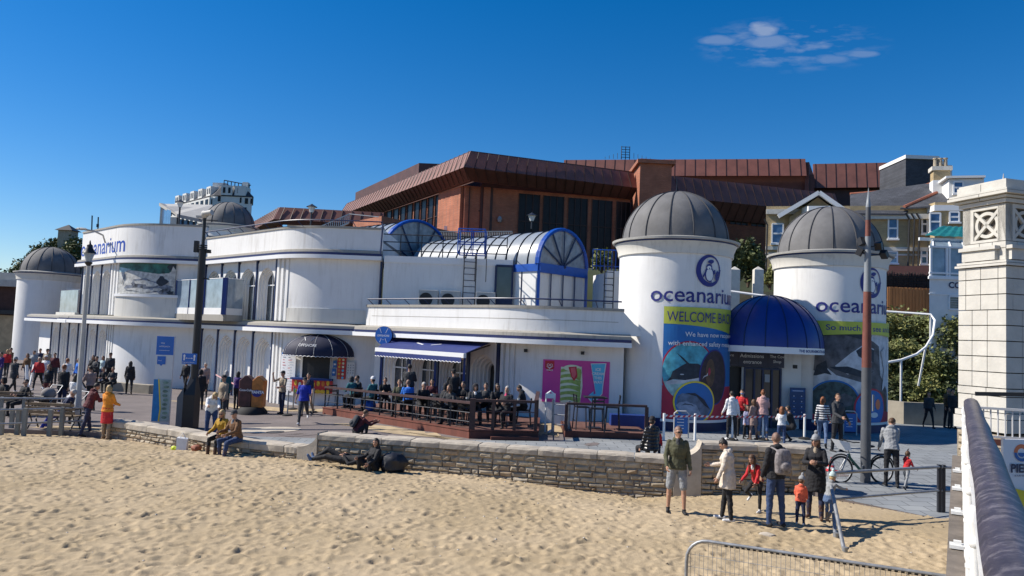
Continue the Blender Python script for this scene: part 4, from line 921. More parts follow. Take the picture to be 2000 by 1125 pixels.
# banner on the near tower
u0 = uT(-21); W_ = 3.15; zt, zb = 4.43, .42
def poster1():
    s = [('lime', poly([(u0, zt), (u0+W_, zt), (u0+W_, zt-.95)]+[(u0+W_*(1-i/12), zt-.62-.33*((1-i/12)**2)) for i in range(1, 13)]))]
    s += [('ban_red', poly([(u0, zb), (u0+W_, zb), (u0+W_, 1.6), (u0, 1.6)]))]
    s += [('ban_red', ell(u0+.95, 2.1, 1.02, 1.12)), ('water', ell(u0+.95, 2.1, .96, 1.06))]
    s += [('seabed', clip(ell(u0+.95, 2.1, .955, 1.055), -9, 1.0, 99, 1.75)), ('photo_white', poly([(u0+.12, 1.68), (u0+.22, 1.82), (u0+.8, 1.83), (u0+1.45, 1.98), (u0+1.3, 1.8), (u0+.8, 1.72), (u0+.2, 1.63)])), ('ray_dark', poly([(u0+.16, 1.75), (u0+.3, 1.92), (u0+.36, 2.12), (u0+.62, 2.3), (u0+.82, 2.42), (u0+.62, 2.62), (u0+.46, 2.8), (u0+.7, 2.62), (u0+.92, 2.42), (u0+1.25, 2.42), (u0+1.5, 2.28), (u0+1.6, 2.1), (u0+1.5, 1.97), (u0+1.2, 1.9), (u0+.8, 1.82), (u0+.4, 1.84)])), ('photo_white', ell(u0+.68, 2.02, .07, .02))]
    s += [('letter_blue', ell(u0+1.95, 1.95, .66, 1.0, n=40)), ('plum', ell(u0+1.95, 1.95, .61, .95)), ('photo_brown', ell(u0+1.75, 2.1, .2, .5)), ('ban_red', ell(u0+1.7, 2.15, .05, .14)), ('photo_white', poly([(u0+1.42, 1.88), (u0+1.5, 1.96), (u0+1.62, 2.0), (u0+1.64, 2.12), (u0+1.58, 2.02), (u0+1.48, 1.99)]))]
    s += [('sign_yellow', ell(u0+1.17, 1.05, .78, .75)), ('ban_blue', ell(u0+1.17, 1.05, .72, .69)), ('shark', poly([(u0+.5, .9), (u0+.55, 1.25), (u0+.7, 1.36), (u0+1.0, 1.32), (u0+1.3, 1.2), (u0+1.6, .95), (u0+1.78, .8), (u0+1.6, .55), (u0+1.2, .4), (u0+.8, .5)])), ('shark_lt', poly([(u0+.5, .92), (u0+.6, 1.02), (u0+.85, 1.08), (u0+1.2, .95), (u0+1.4, .6), (u0+1.15, .42), (u0+.8, .5)])), ('ray_dark', poly([(u0+.66, .92), (u0+.8, 1.0), (u0+1.05, .97), (u0+1.12, .9), (u0+1.0, .95), (u0+.8, .96)])), ('ray_dark', poly([(u0+.8, 1.36), (u0+1.2, 1.26), (u0+1.5, .95), (u0+1.75, .8), (u0+1.5, 1.15), (u0+1.15, 1.38)]))]
    s += [('letter_blue', shift(fitw(text2d('WELCOME BACK', .52, .0), 2.86), u0+.12, zt-.53)), ('letter_white', shift(text2d('We have now reopened', .235, .002), u0+.75, 3.38)), ('letter_white', shift(text2d('with enhanced safety measures', .235, .002), u0+.18, 3.05))]
    return s
art('banner', p1, poster1(), curved=True, back=('ban_blue', u0, zb, u0+W_, zt, .03), bounds=(u0, zb, u0+W_, zt), label='blue banner reading WELCOME BACK with a stingray and a shark on the near tower', cat='banner')
mb = MB('white_clean'); mb.wall(p1.sub(u0-.03, u0+W_+.03), .05, zb-.1, zb-.005, off=.05); mb.build('banner_frame', tw1, smooth=40)
u0 = uT(-36); W_ = 4.1; zt, zb = 4.2, .42
def poster2():
    s = [('photo_grey', poly([(u0+.1, 3.62), (u0+1.4, 3.75), (u0+2.0, 3.6), (u0+2.6, 3.3), (u0+2.7, 2.2), (u0+3.9, 1.2), (u0+4.1, .4), (u0+2.6, .42), (u0+2.0, 1.6), (u0+.5, 2.0), (u0+.0, 2.3)])), ('photo_white', poly([(u0+.75, 2.5), (u0+1.3, 3.0), (u0+1.8, 3.35), (u0+2.3, 3.2), (u0+2.2, 2.7), (u0+1.8, 2.35), (u0+1.2, 2.2)])), ('ray_dark', poly([(u0+1.5, 3.1), (u0+1.8, 3.3), (u0+2.3, 3.15), (u0+2.3, 2.7), (u0+1.9, 2.75), (u0+1.6, 2.9)])), ('photo_white', poly([(u0+.1, 2.1), (u0+.5, 2.4), (u0+.8, 2.15), (u0+1.6, 1.95), (u0+2.2, 1.8), (u0+1.4, 1.5), (u0+.2, 1.6)])), ('ray_dark', poly([(u0, 2.1), (u0+.12, 2.5), (u0+.45, 2.7), (u0+.5, 2.35), (u0+.65, 2.15), (u0+.4, 2.2), (u0+.1, 2.1)])), ('ray_dark', poly([(u0+.55, 2.45), (u0+1.2, 2.5), (u0+1.9, 2.3), (u0+2.3, 2.35), (u0+1.8, 2.1), (u0+1.1, 2.25)])), ('ray_dark', poly([(u0+.2, 3.6), (u0+1.0, 3.7), (u0+1.9, 3.5), (u0+2.2, 3.7), (u0+1.0, 3.82), (u0+.2, 3.75)]))]
    s += [('photo_white', poly([(u0+2.7, 3.1), (u0+3.0, 3.3), (u0+3.2, 2.8), (u0+3.1, 1.8), (u0+2.8, 1.6), (u0+2.95, 2.4)])), ('photo_brown', poly([(u0+2.7, 1.6), (u0+3.2, 1.4), (u0+3.3, .42), (u0+2.6, .42)]))]
    s += [('ban_blue', ell(u0+.75, 1.05, .95, .92, n=40)), ('photo_green', ell(u0+.75, 1.05, .89, .86)), ('photo_grey', poly([(u0+.3, .8), (u0+.7, 1.3), (u0+1.1, 1.5), (u0+1.4, 1.35), (u0+1.35, 1.05), (u0+.9, .9), (u0+.7, .5)]))]
    s += [('ban_red', poly([(u0, zb), (u0+W_, zb), (u0+W_, zb+.3), (u0+2.6, zb+.45), (u0, zb+.22)])), ('ban_red', ell(u0+2.2, .95, .78, .75)), ('ban_blue', ell(u0+2.2, .95, .71, .68)), ('ray_dark', ell(u0+1.9, 1.2, .26, .12, rot=-.5)), ('sign_orange', ell(u0+2.5, 1.1, .14, .2)), ('letter_white', ell(u0+2.3, .7, .2, .1))]
    s += [('lime', poly([(u0, zt), (u0+W_, zt), (u0+W_, 3.55)]+[(u0+W_*(1-i/12), 3.62+.12*math.sin(PI*i/12)) for i in range(0, 13)])), ('letter_blue', shift(fitw(text2d('So much to see and do', .3, .004), 3.3), u0+.42, 3.86))]
    return s
art('banner', p2, poster2(), curved=True, back=('photo_white', u0, zb, u0+W_, zt, .03), bounds=(u0, zb, u0+W_, zt), label='banner reading So much to see with a big penguin picture on the far tower', cat='banner')
mb = MB('white_clean'); mb.wall(p2.sub(u0-.03, u0+W_+.03), .05, zb-.1, zb-.005, off=.05); mb.bar(p2.at(u0+W_+.2, 0, .1), p2.at(u0+W_+.2, 4.0, .1), .09, .05); mb.build('banner_frame', tw2, smooth=40)
# sign on the upper left parapet
ocn2 = text2d('oceanarium', 1.35, .008)
ua0 = pA.u_px(162, 7.4); ub0 = pA.u_px(247, 7.4)
art('wall_lettering', pA, [('blue_bright2', shift(fitw(ocn2, ub0-ua0), ua0+.05, 7.0))] if mat('blue_bright2', (.01, .05, .38), .4, .05) else [], base=.105, curved=True, parent=PRA)
# big picture on the bow window
ug0 = pA.u_px(234, 5.2); ug1 = pA.u_px(343, 5.2)
mat('pic_teal', (.02, .12, .1), .5, .8, 2.5); mat('pic_sand', (.5, .5, .47), .7, .4, 5, bump=.2, bscale=6); mat('pic_rock', (.16, .18, .22), .7, .9, 4); mat('pic_pale', (.33, .5, .55), .6, .3, 3)
gg = random.Random(12); zz0, zz1 = UB+1.22, UT-.03; WW = ug1-ug0; HH = zz1-zz0; sh = []
sh.append(('pic_teal', poly([(ug0, zz1), (ug1, zz1), (ug1, zz0+HH*.72), (ug0+WW*.75, zz0+HH*.66), (ug0+WW*.4, zz0+HH*.74), (ug0, zz0+HH*.8)])))
sh.append(('pic_pale', poly([(ug0, zz0+HH*.88), (ug0+WW*.3, zz0+HH*.8), (ug0+WW*.12, zz0+HH*.7), (ug0, zz0+HH*.72)])))
def lump(m, cx, cy, rx, ry, n=14, j=.35):
    sh.append((m, poly([(ug0+WW*cx+WW*rx*math.cos(2*PI*i/n)*(1+gg.uniform(-j, j)), zz0+HH*cy+HH*ry*math.sin(2*PI*i/n)*(1+gg.uniform(-j, j))) for i in range(n)])))
for q in ((.52, .32, .28, .16), (.72, .25, .2, .2), (.35, .18, .25, .1), (.85, .12, .12, .12)): lump('pic_rock', *q)
for q in ((.5, .38, .16, .06), (.66, .3, .1, .06), (.4, .14, .2, .05), (.58, .1, .14, .05), (.75, .15, .06, .05)): lump('pic_sand', *q)
for q in ((.8, .42, .09, .14), (.95, .88, .06, .12), (.94, .06, .05, .06)): lump('ray_dark', *q)
for q in ((.98, .6, .07, .25),): lump('pic_sand', *q)
sh.append(('pic_rock', poly([(ug0+WW*.1, zz0+HH*.3), (ug0+WW*.12, zz0+HH*.3), (ug0+WW*.18, zz0+HH*.7), (ug0+WW*.16, zz0+HH*.7)])))
art('mural', pA, sh, base=.05, curved=True, step=.002, back=('pic_sand', ug0, zz0, ug1, zz1, .04), bounds=(ug0, zz0, ug1, zz1), label='large beach and rocks picture filling the curved bay under the upper canopy', cat='mural')
# ice cream poster
uc0 = pC.u_px(1060, 1.7); uc1 = pC.u_px(1190, 1.7); z0, z1 = .78, 2.33
mat('poster_pink', (.62, .05, .3), .45, .05); mat('mint', (.3, .42, .1), .6, .3, 6); mat('cream', (.72, .76, .55), .6, .1); mat('choc', (.05, .015, .015), .5, .2); mat('sky_blue', (.1, .5, .72), .45, .05); mat('heart_red', (.5, .01, .03), .45, .05)
w_ = uc1-uc0; X = lambda a: uc0+w_*a; Z = lambda b: z0+(z1-z0)*b
sh = [('heart_red', poly([(X(.03), Z(.97)), (X(.17), Z(.97)), (X(.17), Z(.8)), (X(.10), Z(.7)), (X(.03), Z(.8))])), ('letter_white', ring(X(.08), Z(.87), .035, .05, 16)), ('letter_white', ring(X(.125), Z(.87), .035, .05, 16)), ('letter_white', poly([(X(.045), Z(.85)), (X(.1), Z(.78)), (X(.16), Z(.85)), (X(.1), Z(.81))])), ('letter_white', shift(text2d("WALL'S", .07, .003), X(.055), Z(.735)))]
sh += [('cream', poly([(X(.28), Z(0)), (X(.265), Z(.3)), (X(.27), Z(.84)), (X(.58), Z(.86)), (X(.6), Z(.4)), (X(.57), Z(0))]))]
for b in range(6): sh.append(('mint', poly([(X(.265+.3*t), Z(.03+.135*b+.05*math.sin(PI*t*1.1)-.03*t)) for t in [i/8 for i in range(9)]]+[(X(.575-.3*t), Z(.12+.135*b+.03*math.sin(PI*t)-.01*t)) for t in [i/8 for i in range(9)]])))
sh += [('cream', ell(X(.44), Z(.82), .32, .12)), ('mint', ell(X(.53), Z(.72), .12, .16)), ('heart_red', poly([(X(.38), Z(.84)), (X(.43), Z(.6)), (X(.47), Z(.52)), (X(.52), Z(.62)), (X(.5), Z(.86))])), ('poster_rose', poly([(X(.41), Z(.82)), (X(.44), Z(.62)), (X(.47), Z(.58)), (X(.5), Z(.68)), (X(.48), Z(.84))]))]
mat('poster_rose', (.7, .12, .15), .5, .2)
ar = [(X(.72), Z(.93)), (X(.93), Z(.95)), (X(.9), Z(.5)), (X(.89), Z(.25)), (X(.83), Z(.12)), (X(.76), Z(.1)), (X(.755), Z(.04)), (X(.68), Z(.17)), (X(.77), Z(.3)), (X(.765), Z(.22)), (X(.8), Z(.24))]
cxa = sum(p[0] for p in ar)/len(ar); sh += [('letter_white', poly([(cxa+(x-cxa)*1.12, Z(.52)+(y-Z(.52))*1.04) for x, y in ar])), ('sky_blue', poly(ar))]
for k, tx_ in enumerate(('ICE', 'CREAM', 'THIS', 'WAY')): g_ = text2d(tx_, .14, .004, 'CENTER'); sh.append(('letter_white', shift(g_, X(.825), Z(.78-.1*k))))
art('ice_cream_poster', pC, sh, curved=True, step=.002, back=('poster_pink', uc0, z0, uc1, z1, .035), bounds=(uc0, z0, uc1, z1), label='bright pink ice cream poster with a green swirled ice and a blue arrow', cat='poster')
for px_ in (1028, 1138): 
    p = pC.at(pC.u_px(px_, 2.6), 2.62, .08); mb = MB('black'); mb.box(p, (.12, .12, .12), R(-10)); mb.build('wall_lamp', label='small black box lamp under the canopy '+('left of' if px_ < 1100 else 'directly above')+' the pink poster', cat='lamp', group='small lamps under the canopy')
# ================================================================ HILL AND FAR BUILDINGS
mat('grass_hill', (.035, .045, .018), .95, .4, .6, bump=.5, bscale=2)
def hz(x, y):
    z = -1.2
    if x > -16: z = lerp(-1.0, 8.3, smooth01((y-44)/9)); z = lerp(z, 8.6, smooth01((y-58)/8))
    else: z = lerp(-1.0, 4, smooth01((y-72)/14))
    z2 = lerp(0, 12, smooth01((y-150)/60)); return max(z, z2+(-1 if y < 150 else 0)) if y > 100 else z
mb = MB('grass_hill'); X = [-160+4*i for i in range(81)]; Y = [43+3*i for i in range(30)]+[135+12*i for i in range(20)]; vs = [(x, y, hz(x, y)) for x in X for y in Y]; k = len(Y)
mb.add(vs, [(i*k+j, (i+1)*k+j, (i+1)*k+j+1, i*k+j+1) for i in range(len(X)-1) for j in range(k-1)]); mb.build('hill', smooth=60, kind='structure')
# --- foliage
for i, c in enumerate([(.11, .13, .038), (.17, .185, .055), (.06, .078, .026), (.22, .22, .07)]):
    m = mat('leaf%d' % i, c, .7, .35, 1.5)
def foliage(name, blobs, n, size, mats, label, cat='bush', group=None, stems=True, seed=0, kind=None, base=None):
    """leaf-sized faces scattered through uneven lumps, on a few stems"""
    g = np.random.default_rng(seed); c0 = base or (blobs[0][0], blobs[0][1], blobs[0][2]-blobs[0][5])
    root = thing(name, label, cat, c0, 0, group) if not kind else None
    tot = sum(b[3]*b[4]*b[5] for b in blobs); P = []
    for (x, y, z, rx, ry, rz) in blobs:
        q = int(n*rx*ry*rz/tot)+10; d = g.normal(size=(q, 3)); d /= np.linalg.norm(d, axis=1)[:, None]; r = g.random(q)**.28
        lump = 1+.22*np.sin(d[:, 0]*7+x)+.18*np.sin(d[:, 1]*9+z*3)+.15*np.sin(d[:, 2]*8+y)
        P.append(np.array([x, y, z])+d*np.array([rx, ry, rz])*(r*lump)[:, None])
    P = np.concatenate(P); q = len(P); a = g.normal(size=(q, 3)); a[:, 2] *= .6; a /= np.linalg.norm(a, axis=1)[:, None]; b = g.normal(size=(q, 3)); b = np.cross(a, b); b /= np.linalg.norm(b, axis=1)[:, None]
    s = size*(.6+.9*g.random(q))[:, None]; V = np.stack([P-a*s, P+b*s*.55, P+a*s, P-b*s*.55], 1).reshape(-1, 3)
    me = bpy.data.meshes.new('leaves'); me.from_pydata(V.tolist(), [], (np.arange(q*4).reshape(-1, 4)).tolist()); [me.materials.append(M[m]) for m in mats]
    cl = (np.sin(P[:, 0]*2.3/size*.12)+np.sin(P[:, 2]*3.1/size*.12+P[:, 1])+g.normal(size=q)*.9); mi = np.clip(((cl+2.2)/4.4*len(mats)).astype(int), 0, len(mats)-1); me.polygons.foreach_set('material_index', mi)
    if root:
        me.transform(WM[root].inverted())
    o = bpy.data.objects.new('crown' if root else name, me); C.objects.link(o); o.parent = root
    if not root: return props(o, kind=kind)
    if stems:
        mb = MB('bark'); 
        for bl in blobs[:4]: mb.tube([c0, ((c0[0]+bl[0])/2, (c0[1]+bl[1])/2+.1, (c0[2]+bl[2])/2), (bl[0], bl[1], bl[2])], [bl[3]*.08+.03, bl[3]*.05+.02, .015], 6)
        mb.build('trunk', root, smooth=60)
    return root
mat('bark', (.08, .055, .035), .9, .3, 6)
def bush_at(px, py, Y, w, h, n, label, mats, seed, group=None, cat='bush', size=.12, ground=None, k=4):
    c = U(px, py, Y); g = random.Random(seed); bl = [(c.x, c.y, c.z, w*.32, w*.3, h*.34)]
    for i in range(k): bl.append((c.x+g.uniform(-.32, .32)*w, c.y+g.uniform(-.2, .2)*w, c.z+g.uniform(-.3, .3)*h, w*g.uniform(.14, .24), w*g.uniform(.14, .22), h*g.uniform(.14, .24)))
    return foliage('bush' if cat == 'bush' else 'tree', bl, n, size, mats, label, cat, group, seed=seed, base=(c.x, c.y, ground if ground is not None else c.z-h*.55))
Lm = ['leaf2', 'leaf0', 'leaf1']; Ld = ['leaf2', 'leaf2', 'leaf0']; Lb = ['leaf0', 'leaf1', 'leaf3']
bush_at(1462, 505, 46, 2.0, 3.2, 2600, 'dark round bush between the two big dome towers', Ld, 1)
bush_at(1437, 505, 45, 1.2, 2.6, 1200, 'dark shrub just right of the near dome', Ld, 2)
bush_at(1505, 540, 44, 1.0, 1.4, 1000, 'bright green shrub beside the white garden post', ['leaf1', 'leaf3'], 3, size=.09)
bush_at(1176, 505, 46, 1.6, 1.6, 900, 'small shrub behind the blue roof ladder', Lb, 4)
# planted bank on the right
for i, (px, py, Y, w, h, lab, ms) in enumerate([
    (1745, 640, 39, 2.6, 1.8, 'pale green bush at the top of the bank under the wooden fence', Lb), (1800, 650, 40, 3.2, 2.2, 'broad bush on the bank below the white conservatory', Lm),
    (1850, 655, 38, 2.4, 2.4, 'bush on the bank touching the stone pillar', Lm), (1745, 700, 37.5, 2.4, 2.4, 'bush on the bank right beside the far banner', Lb),
    (1795, 715, 37, 3.0, 2.4, 'wide bush in the middle of the bank under the curved white handrail', Lm), (1850, 725, 36, 2.4, 2.4, 'bush low on the bank behind the stone pillar', Lm),
    (1750, 760, 36.5, 2.2, 1.8, 'dark bush at the foot of the bank by the low white wall', Ld), (1810, 765, 36, 2.4, 1.6, 'yellow green bush at the foot of the bank', ['leaf1', 'leaf3', 'leaf0']), (1860, 775, 35.5, 1.8, 1.6, 'small dark bush lowest on the bank beside the pillar', Ld)]):
    bush_at(px, py, Y, w, h, 2600, lab, ms, 20+i, 'bushes on the planted bank', size=.085, k=7)
mb = MB('earth'); a = [U(1725, 640, 41), U(1885, 640, 41), U(1895, 800, 35), U(1725, 800, 36)]; 
vs = [(17.2, 36.2, .2), (26, 34.6, .2), (27, 44, 5.3), (17.8, 44, 5.1), (17.2, 46, -1), (27, 46, -1), (26, 34.6, -1), (17.2, 36.2, -1)]; mb.add(vs, [(0, 1, 2, 3), (0, 3, 4, 7), (1, 6, 5, 2), (3, 2, 5, 4)]); mb.build('bank', kind='structure')
foliage('ground_cover', [(20, 38.2, 1.7, 3.4, 1.6, 1.5), (23, 38.2, 2.0, 3, 1.5, 1.6), (21, 41, 3.9, 4, 2.4, 1.5)], 9000, .09, Lm, None, seed=77, kind='stuff')
mb = MB('concrete'); a = U(1728, 775, 33.5); b = U(1765, 812, 33.2); c = U(1868, 815, 33.0); mb.wall([(a.x-.3, a.y+1.5), (b.x, b.y), (c.x+2, c.y)], .3, -.2, .95); mb.build('bank_wall', label='low pale retaining wall at the foot of the planted bank', cat='wall')
# white curving handrail on the bank
pts = [U(1726, 608, 37), U(1818, 614, 36.5), U(1826, 626, 36), U(1822, 655, 35.3), U(1808, 678, 34.8), U(1790, 692, 34.4), U(1760, 703, 34.1), U(1726, 709, 33.9)]
mb = MB('white_clean'); mb.tube(pts, .055, 8); mb.tube([pts[1], (pts[1].x, pts[1].y, pts[1].z-1.4)], .05, 6); mb.tube([pts[6], (pts[6].x, pts[6].y, pts[6].z-2.4)], .045, 6); mb.tube([pts[4], (pts[4].x, pts[4].y+.6, pts[4].z-1.8)], .045, 6); mb.build('handrail', smooth=60, label='curved white pipe handrail coming down the planted bank', cat='handrail')
mb = MB('white_clean'); mb.tube([U(1420, 568, 41), U(1530, 583, 40)], .07, 6); mb.tube([U(1476, 576, 40.5), U(1476, 640, 40.5)], .06, 6); mb.build('handrail', label='straight white handrail showing above the blue entrance canopy', cat='handrail')
# garden posts and wall between the towers
for px, nm in ((1434, 'left'), (1480, 'right')):
    a = U(px, 565, 43); mb = MB('stone_trim'); w_ = .26; zt = U(px, 527, 43).z; mb.prism([(a.x-w_, a.y-.2), (a.x+w_, a.y-.2), (a.x+w_, a.y+.2), (a.x-w_, a.y+.2)], a.z-3, zt)
    mb.add([(a.x-w_, a.y-.2, zt), (a.x+w_, a.y-.2, zt), (a.x+w_, a.y+.2, zt), (a.x-w_, a.y+.2, zt), (a.x, a.y, zt+.2)], [(0, 1, 4), (1, 2, 4), (2, 3, 4), (3, 0, 4)])
    mb.build('gate_post', label='white pointed garden post, the %s one of the two between the dome towers' % nm, cat='post', group='white garden posts')
mb = MB('yellow_brick'); a = U(1380, 570, 43.5); b = U(1520, 575, 43.5); mb.wall([(a.x, a.y), (b.x, b.y)], .3, -1, U(1450, 568, 43.5).z); mb.build('garden_wall', label='low pale brick garden wall behind the blue entrance canopy', cat='wall')
# --- orange board fence, wicker fence
a = U(1733, 600, 45); b = U(1818, 600, 45)
mb = MB('fence_wood'); n = 26; zt = U(1775, 562, 45).z
for i in range(n):
    p = a.lerp(b, i/n); q = a.lerp(b, (i+.9)/n); mb.wall([(p.x, p.y-.02*(i % 2)), (q.x, q.y-.02*(i % 2))], .03, zt-1.7-1.2, zt+.01*(i % 3))
mb.build('board_fence', label='orange brown upright board fence above the planted bank', cat='fence')
a = U(1724, 560, 46); b = U(1816, 560, 46); zt = U(1775, 533, 46).z; mb = MB('wicker'); g = random.Random(1)
mb.wall([a.xy, b.xy], .05, zt-3.6, zt-.2)
for i in range(40): p = a.lerp(b, i/40); mb.tube([(p.x, p.y-.05, zt-3), (p.x+g.uniform(-.05, .05), p.y-.05, zt+g.uniform(-.1, .12))], .03, 4)
for i in range(9): z = zt-.15-i*.13; mb.tube([(a.x, a.y-.07, z), (b.x, b.y-.07, z+g.uniform(-.05, .05))], .025, 4)
mb.build('wicker_fence', label='dark woven wicker fence behind the orange boards', cat='fence')
# --- white conservatory building
def quadwall(mb, p, q, z0, z1, m=None, t=.25): mb.wall([p, q], t, z0, z1, m)
cb = thing('conservatory', 'white building with a teal tiled glass conservatory on top beside the pillar', 'building', (21.5, 38, 2))
Yc = 38.0; cz = lambda py: U(1850, py, Yc).z; xa = U(1815, 600, Yc).x; xb = xa+5.0
mb = MB('render_white'); mb.prism([(xa, Yc), (xb, Yc), (xb+2, Yc+4), (xa*1.107+.05, Yc+4)], -1, cz(546)); mb.build('wall', cb)
mb = MB('white_clean'); mb.prism([(xa-.08, Yc-.1), (xb, Yc-.1), (xb, Yc), (xa-.08, Yc)], cz(546), cz(541)); mb.prism([(xa-.02, Yc-.04), (xb, Yc-.04), (xb, Yc), (xa-.02, Yc)], cz(576), cz(574)); mb.build('string_course', cb)
mb = MB('glass_pale'); mb.prism([(xa+.05, Yc+.05), (xb, Yc+.05), (xb+2, Yc+3.9), (xa*1.105+.1, Yc+3.9)], cz(541), cz(482)); gl = mb.build('glazing', cb)
mb = MB('white_clean')
for px in (1818, 1849, 1854, 1881): x = U(px, 510, Yc).x; mb.bar((x, Yc, cz(541)), (x, Yc, cz(482)), .1, .1)
for py in (541, 534, 483): mb.bar((xa-.02, Yc-.012, cz(py)), (xb, Yc-.012, cz(py)), .11, .09)
for px0, px1 in ((1822, 1843), (1856, 1874), (1885, 1900)): mb.bar((U(px0, 480, Yc).x, Yc-.02, cz(482)), (U(px1, 465, Yc).x, Yc+1.0, cz(464)), .08, .08)
mb.bar((xa, Yc+1, cz(463)), (xb, Yc+1, cz(463)), .12, .16); mb.build('glazing_frame', gl)
mb = MB('glass_pale'); mb.add([(xa, Yc, cz(482)), (xb, Yc, cz(482)), (xb, Yc+1, cz(464)), (U(1840, 465, Yc).x, Yc+1, cz(464))], [(0, 1, 2, 3)]); mb.build('glass_roof', gl)
mb = MB('teal_tile'); x0 = U(1800, 458, Yc+1).x; xp = xb+.6; vs = []; fs = []; n = 22
for j in range(7):
    for i in range(n+1):
        t = i/n; x = lerp(x0+j*.33, xp, t); z = lerp(cz(458), cz(425), j/6)-0; vs.append((x, Yc+.7+j*.33+.0, z+.035*abs(math.sin(i*PI/1.0*.5))+(.03 if j % 2 else 0)))
for j in range(6):
    for i in range(n): fs.append((j*(n+1)+i, j*(n+1)+i+1, (j+1)*(n+1)+i+1, (j+1)*(n+1)+i))
mb.add(vs, fs); mb.build('roof', cb)
mb = MB('white_clean'); x = U(1853, 592, Yc).x; x2 = U(1872, 592, Yc).x; z0 = cz(604); z1 = cz(578)
for a, b in (((x, z0), (x2, z0)), ((x2, z0), (x2, z1)), ((x2, z1), (x, z1)), ((x, z1), (x, z0))): mb.bar((a[0], Yc-.03, a[1]), (b[0], Yc-.03, b[1]), .06, .08)
wn = mb.build('window_frame', cb); mb = MB('glass'); mb.prism([(x, Yc-.02), (x2, Yc-.02), (x2, Yc-.01), (x, Yc-.01)], z0, z1); 
for i in range(6): mb.box(((x+x2)/2, Yc-.03, lerp(z0, z1, (i+.5)/6)), (x2-x-.08, .02, .03), m='grey_metal')
mb.build('louvres', wn)
fp = flatpath((U(1850, 560, Yc).x, Yc-.03), 0); art('wall_lettering', fp, [('ink', shift(text2d('COAST', .42, .012), 0.05, cz(562)))], parent=cb)
# --- Victorian house
vh = thing('brick_house', 'yellow brick house with white gable, bay windows and slate roofs', 'house', (26.5, 57, 8))
YH = 56.0; VX = lambda px, Y=YH: U(px, 480, Y).x; VZ = lambda py, Y=YH, px=1700: U(px, py, Y).z
mb = MB('yellow_brick'); mb.prism([(VX(1512), YH), (VX(1905), YH), (VX(1905), YH+9), (VX(1512)+3.5, YH+9)], 6, VZ(398, YH, 1600)); 
gz0, gz1 = VZ(420, YH, 1560), VZ(378, YH, 1606); gx0, gxm, gx1 = VX(1548), VX(1608), VX(1667)
mb.add([(gx0+.3, YH-.45, 7), (gx1-.3, YH-.45, 7), (gx1-.3, YH-.45, gz0), (gxm, YH-.45, gz1-.2), (gx0+.3, YH-.45, gz0), (gx0+.3, YH, 7), (gx1-.3, YH, 7), (gx1-.3, YH, gz0), (gxm, YH, gz1-.2), (gx0+.3, YH, gz0)], [(0, 1, 2, 3, 4), (0, 4, 9, 5), (1, 6, 7, 2)]); mb.build('wall', vh)
mb = MB('slate')
def slope(P, t=.12): 
    n = len(P); mb.add([tuple(p) for p in P]+[(p[0], p[1], p[2]-t) for p in P], [list(range(n)), list(range(n, 2*n))[::-1]]+[(i, (i+1) % n, n+(i+1) % n, n+i) for i in range(n)])
ez = VZ(418, YH, 1700); 
slope([(VX(1668), YH-.4, ez), (VX(1765), YH-.4, ez-.05), (VX(1800, YH+4), YH+4, VZ(362, YH+4, 1800)), (VX(1640, YH+4), YH+4, VZ(378, YH+4, 1640))])
slope([(VX(1758), YH-.2, VZ(410, YH, 1760)), (VX(1900), YH-.9, VZ(404, YH-.9, 1890)), (VX(1900, YH+2), YH+4, VZ(362, YH+4, 1890)), (VX(1812, YH+4), YH+4, VZ(362, YH+4, 1812))])
slope([(gx0-.5, YH-1.0, gz0+.05), (gxm, YH-1.0, gz1+.1), (gxm+.3, YH+4, gz1+.1), (gx0-.5, YH+4, gz0)]); slope([(gxm, YH-1.0, gz1+.1), (gx1+.4, YH-1.0, gz0-.2), (gx1+1.8, YH+4, gz0), (gxm+.6, YH+4, gz1+.1)])
rf = mb.build('roof', vh)
mb = MB('white_clean'); mb.bar((gx0-.55, YH-1.02, gz0-.05), (gxm, YH-1.02, gz1+.05), .3, .34, up=(0, -1, 0)); mb.bar((gxm, YH-1.02, gz1+.05), (gx1+.45, YH-1.02, gz0-.3), .3, .34, up=(0, -1, 0)); mb.build('barge_board', vh)
mb = MB('terracotta'); mb.tube([(VX(1640, YH+4), YH+4, VZ(378, YH+4, 1640)), (VX(1755, YH+4), YH+4, VZ(374, YH+4, 1755)), (VX(1797, YH+4), YH+4, VZ(360, YH+4, 1797))], .12, 6); mb.tube([(VX(1765), YH-.2, VZ(408, YH, 1765)), (VX(1842, YH+4), YH+4, VZ(361, YH+4, 1842))], .12, 6); mb.build('ridge_tiles', rf)
mb = MB('stone_trim')
for z, h, o in ((VZ(486, YH, 1780), .28, .16), (VZ(499, YH, 1780), .12, .1)): mb.prism([(VX(1512), YH-o), (VX(1905), YH-o), (VX(1905), YH), (VX(1512), YH)], z-h, z)
mb.prism([(VX(1512), YH-.25), (VX(1668), YH-.25), (VX(1668), YH), (VX(1512), YH)], VZ(404, YH, 1530)-.3, VZ(402, YH, 1530)) ; mb.prism([(VX(1668), YH-.3), (VX(1905), YH-.3), (VX(1905), YH), (VX(1668), YH)], ez-.42, ez-.05); mb.build('cornice', vh)
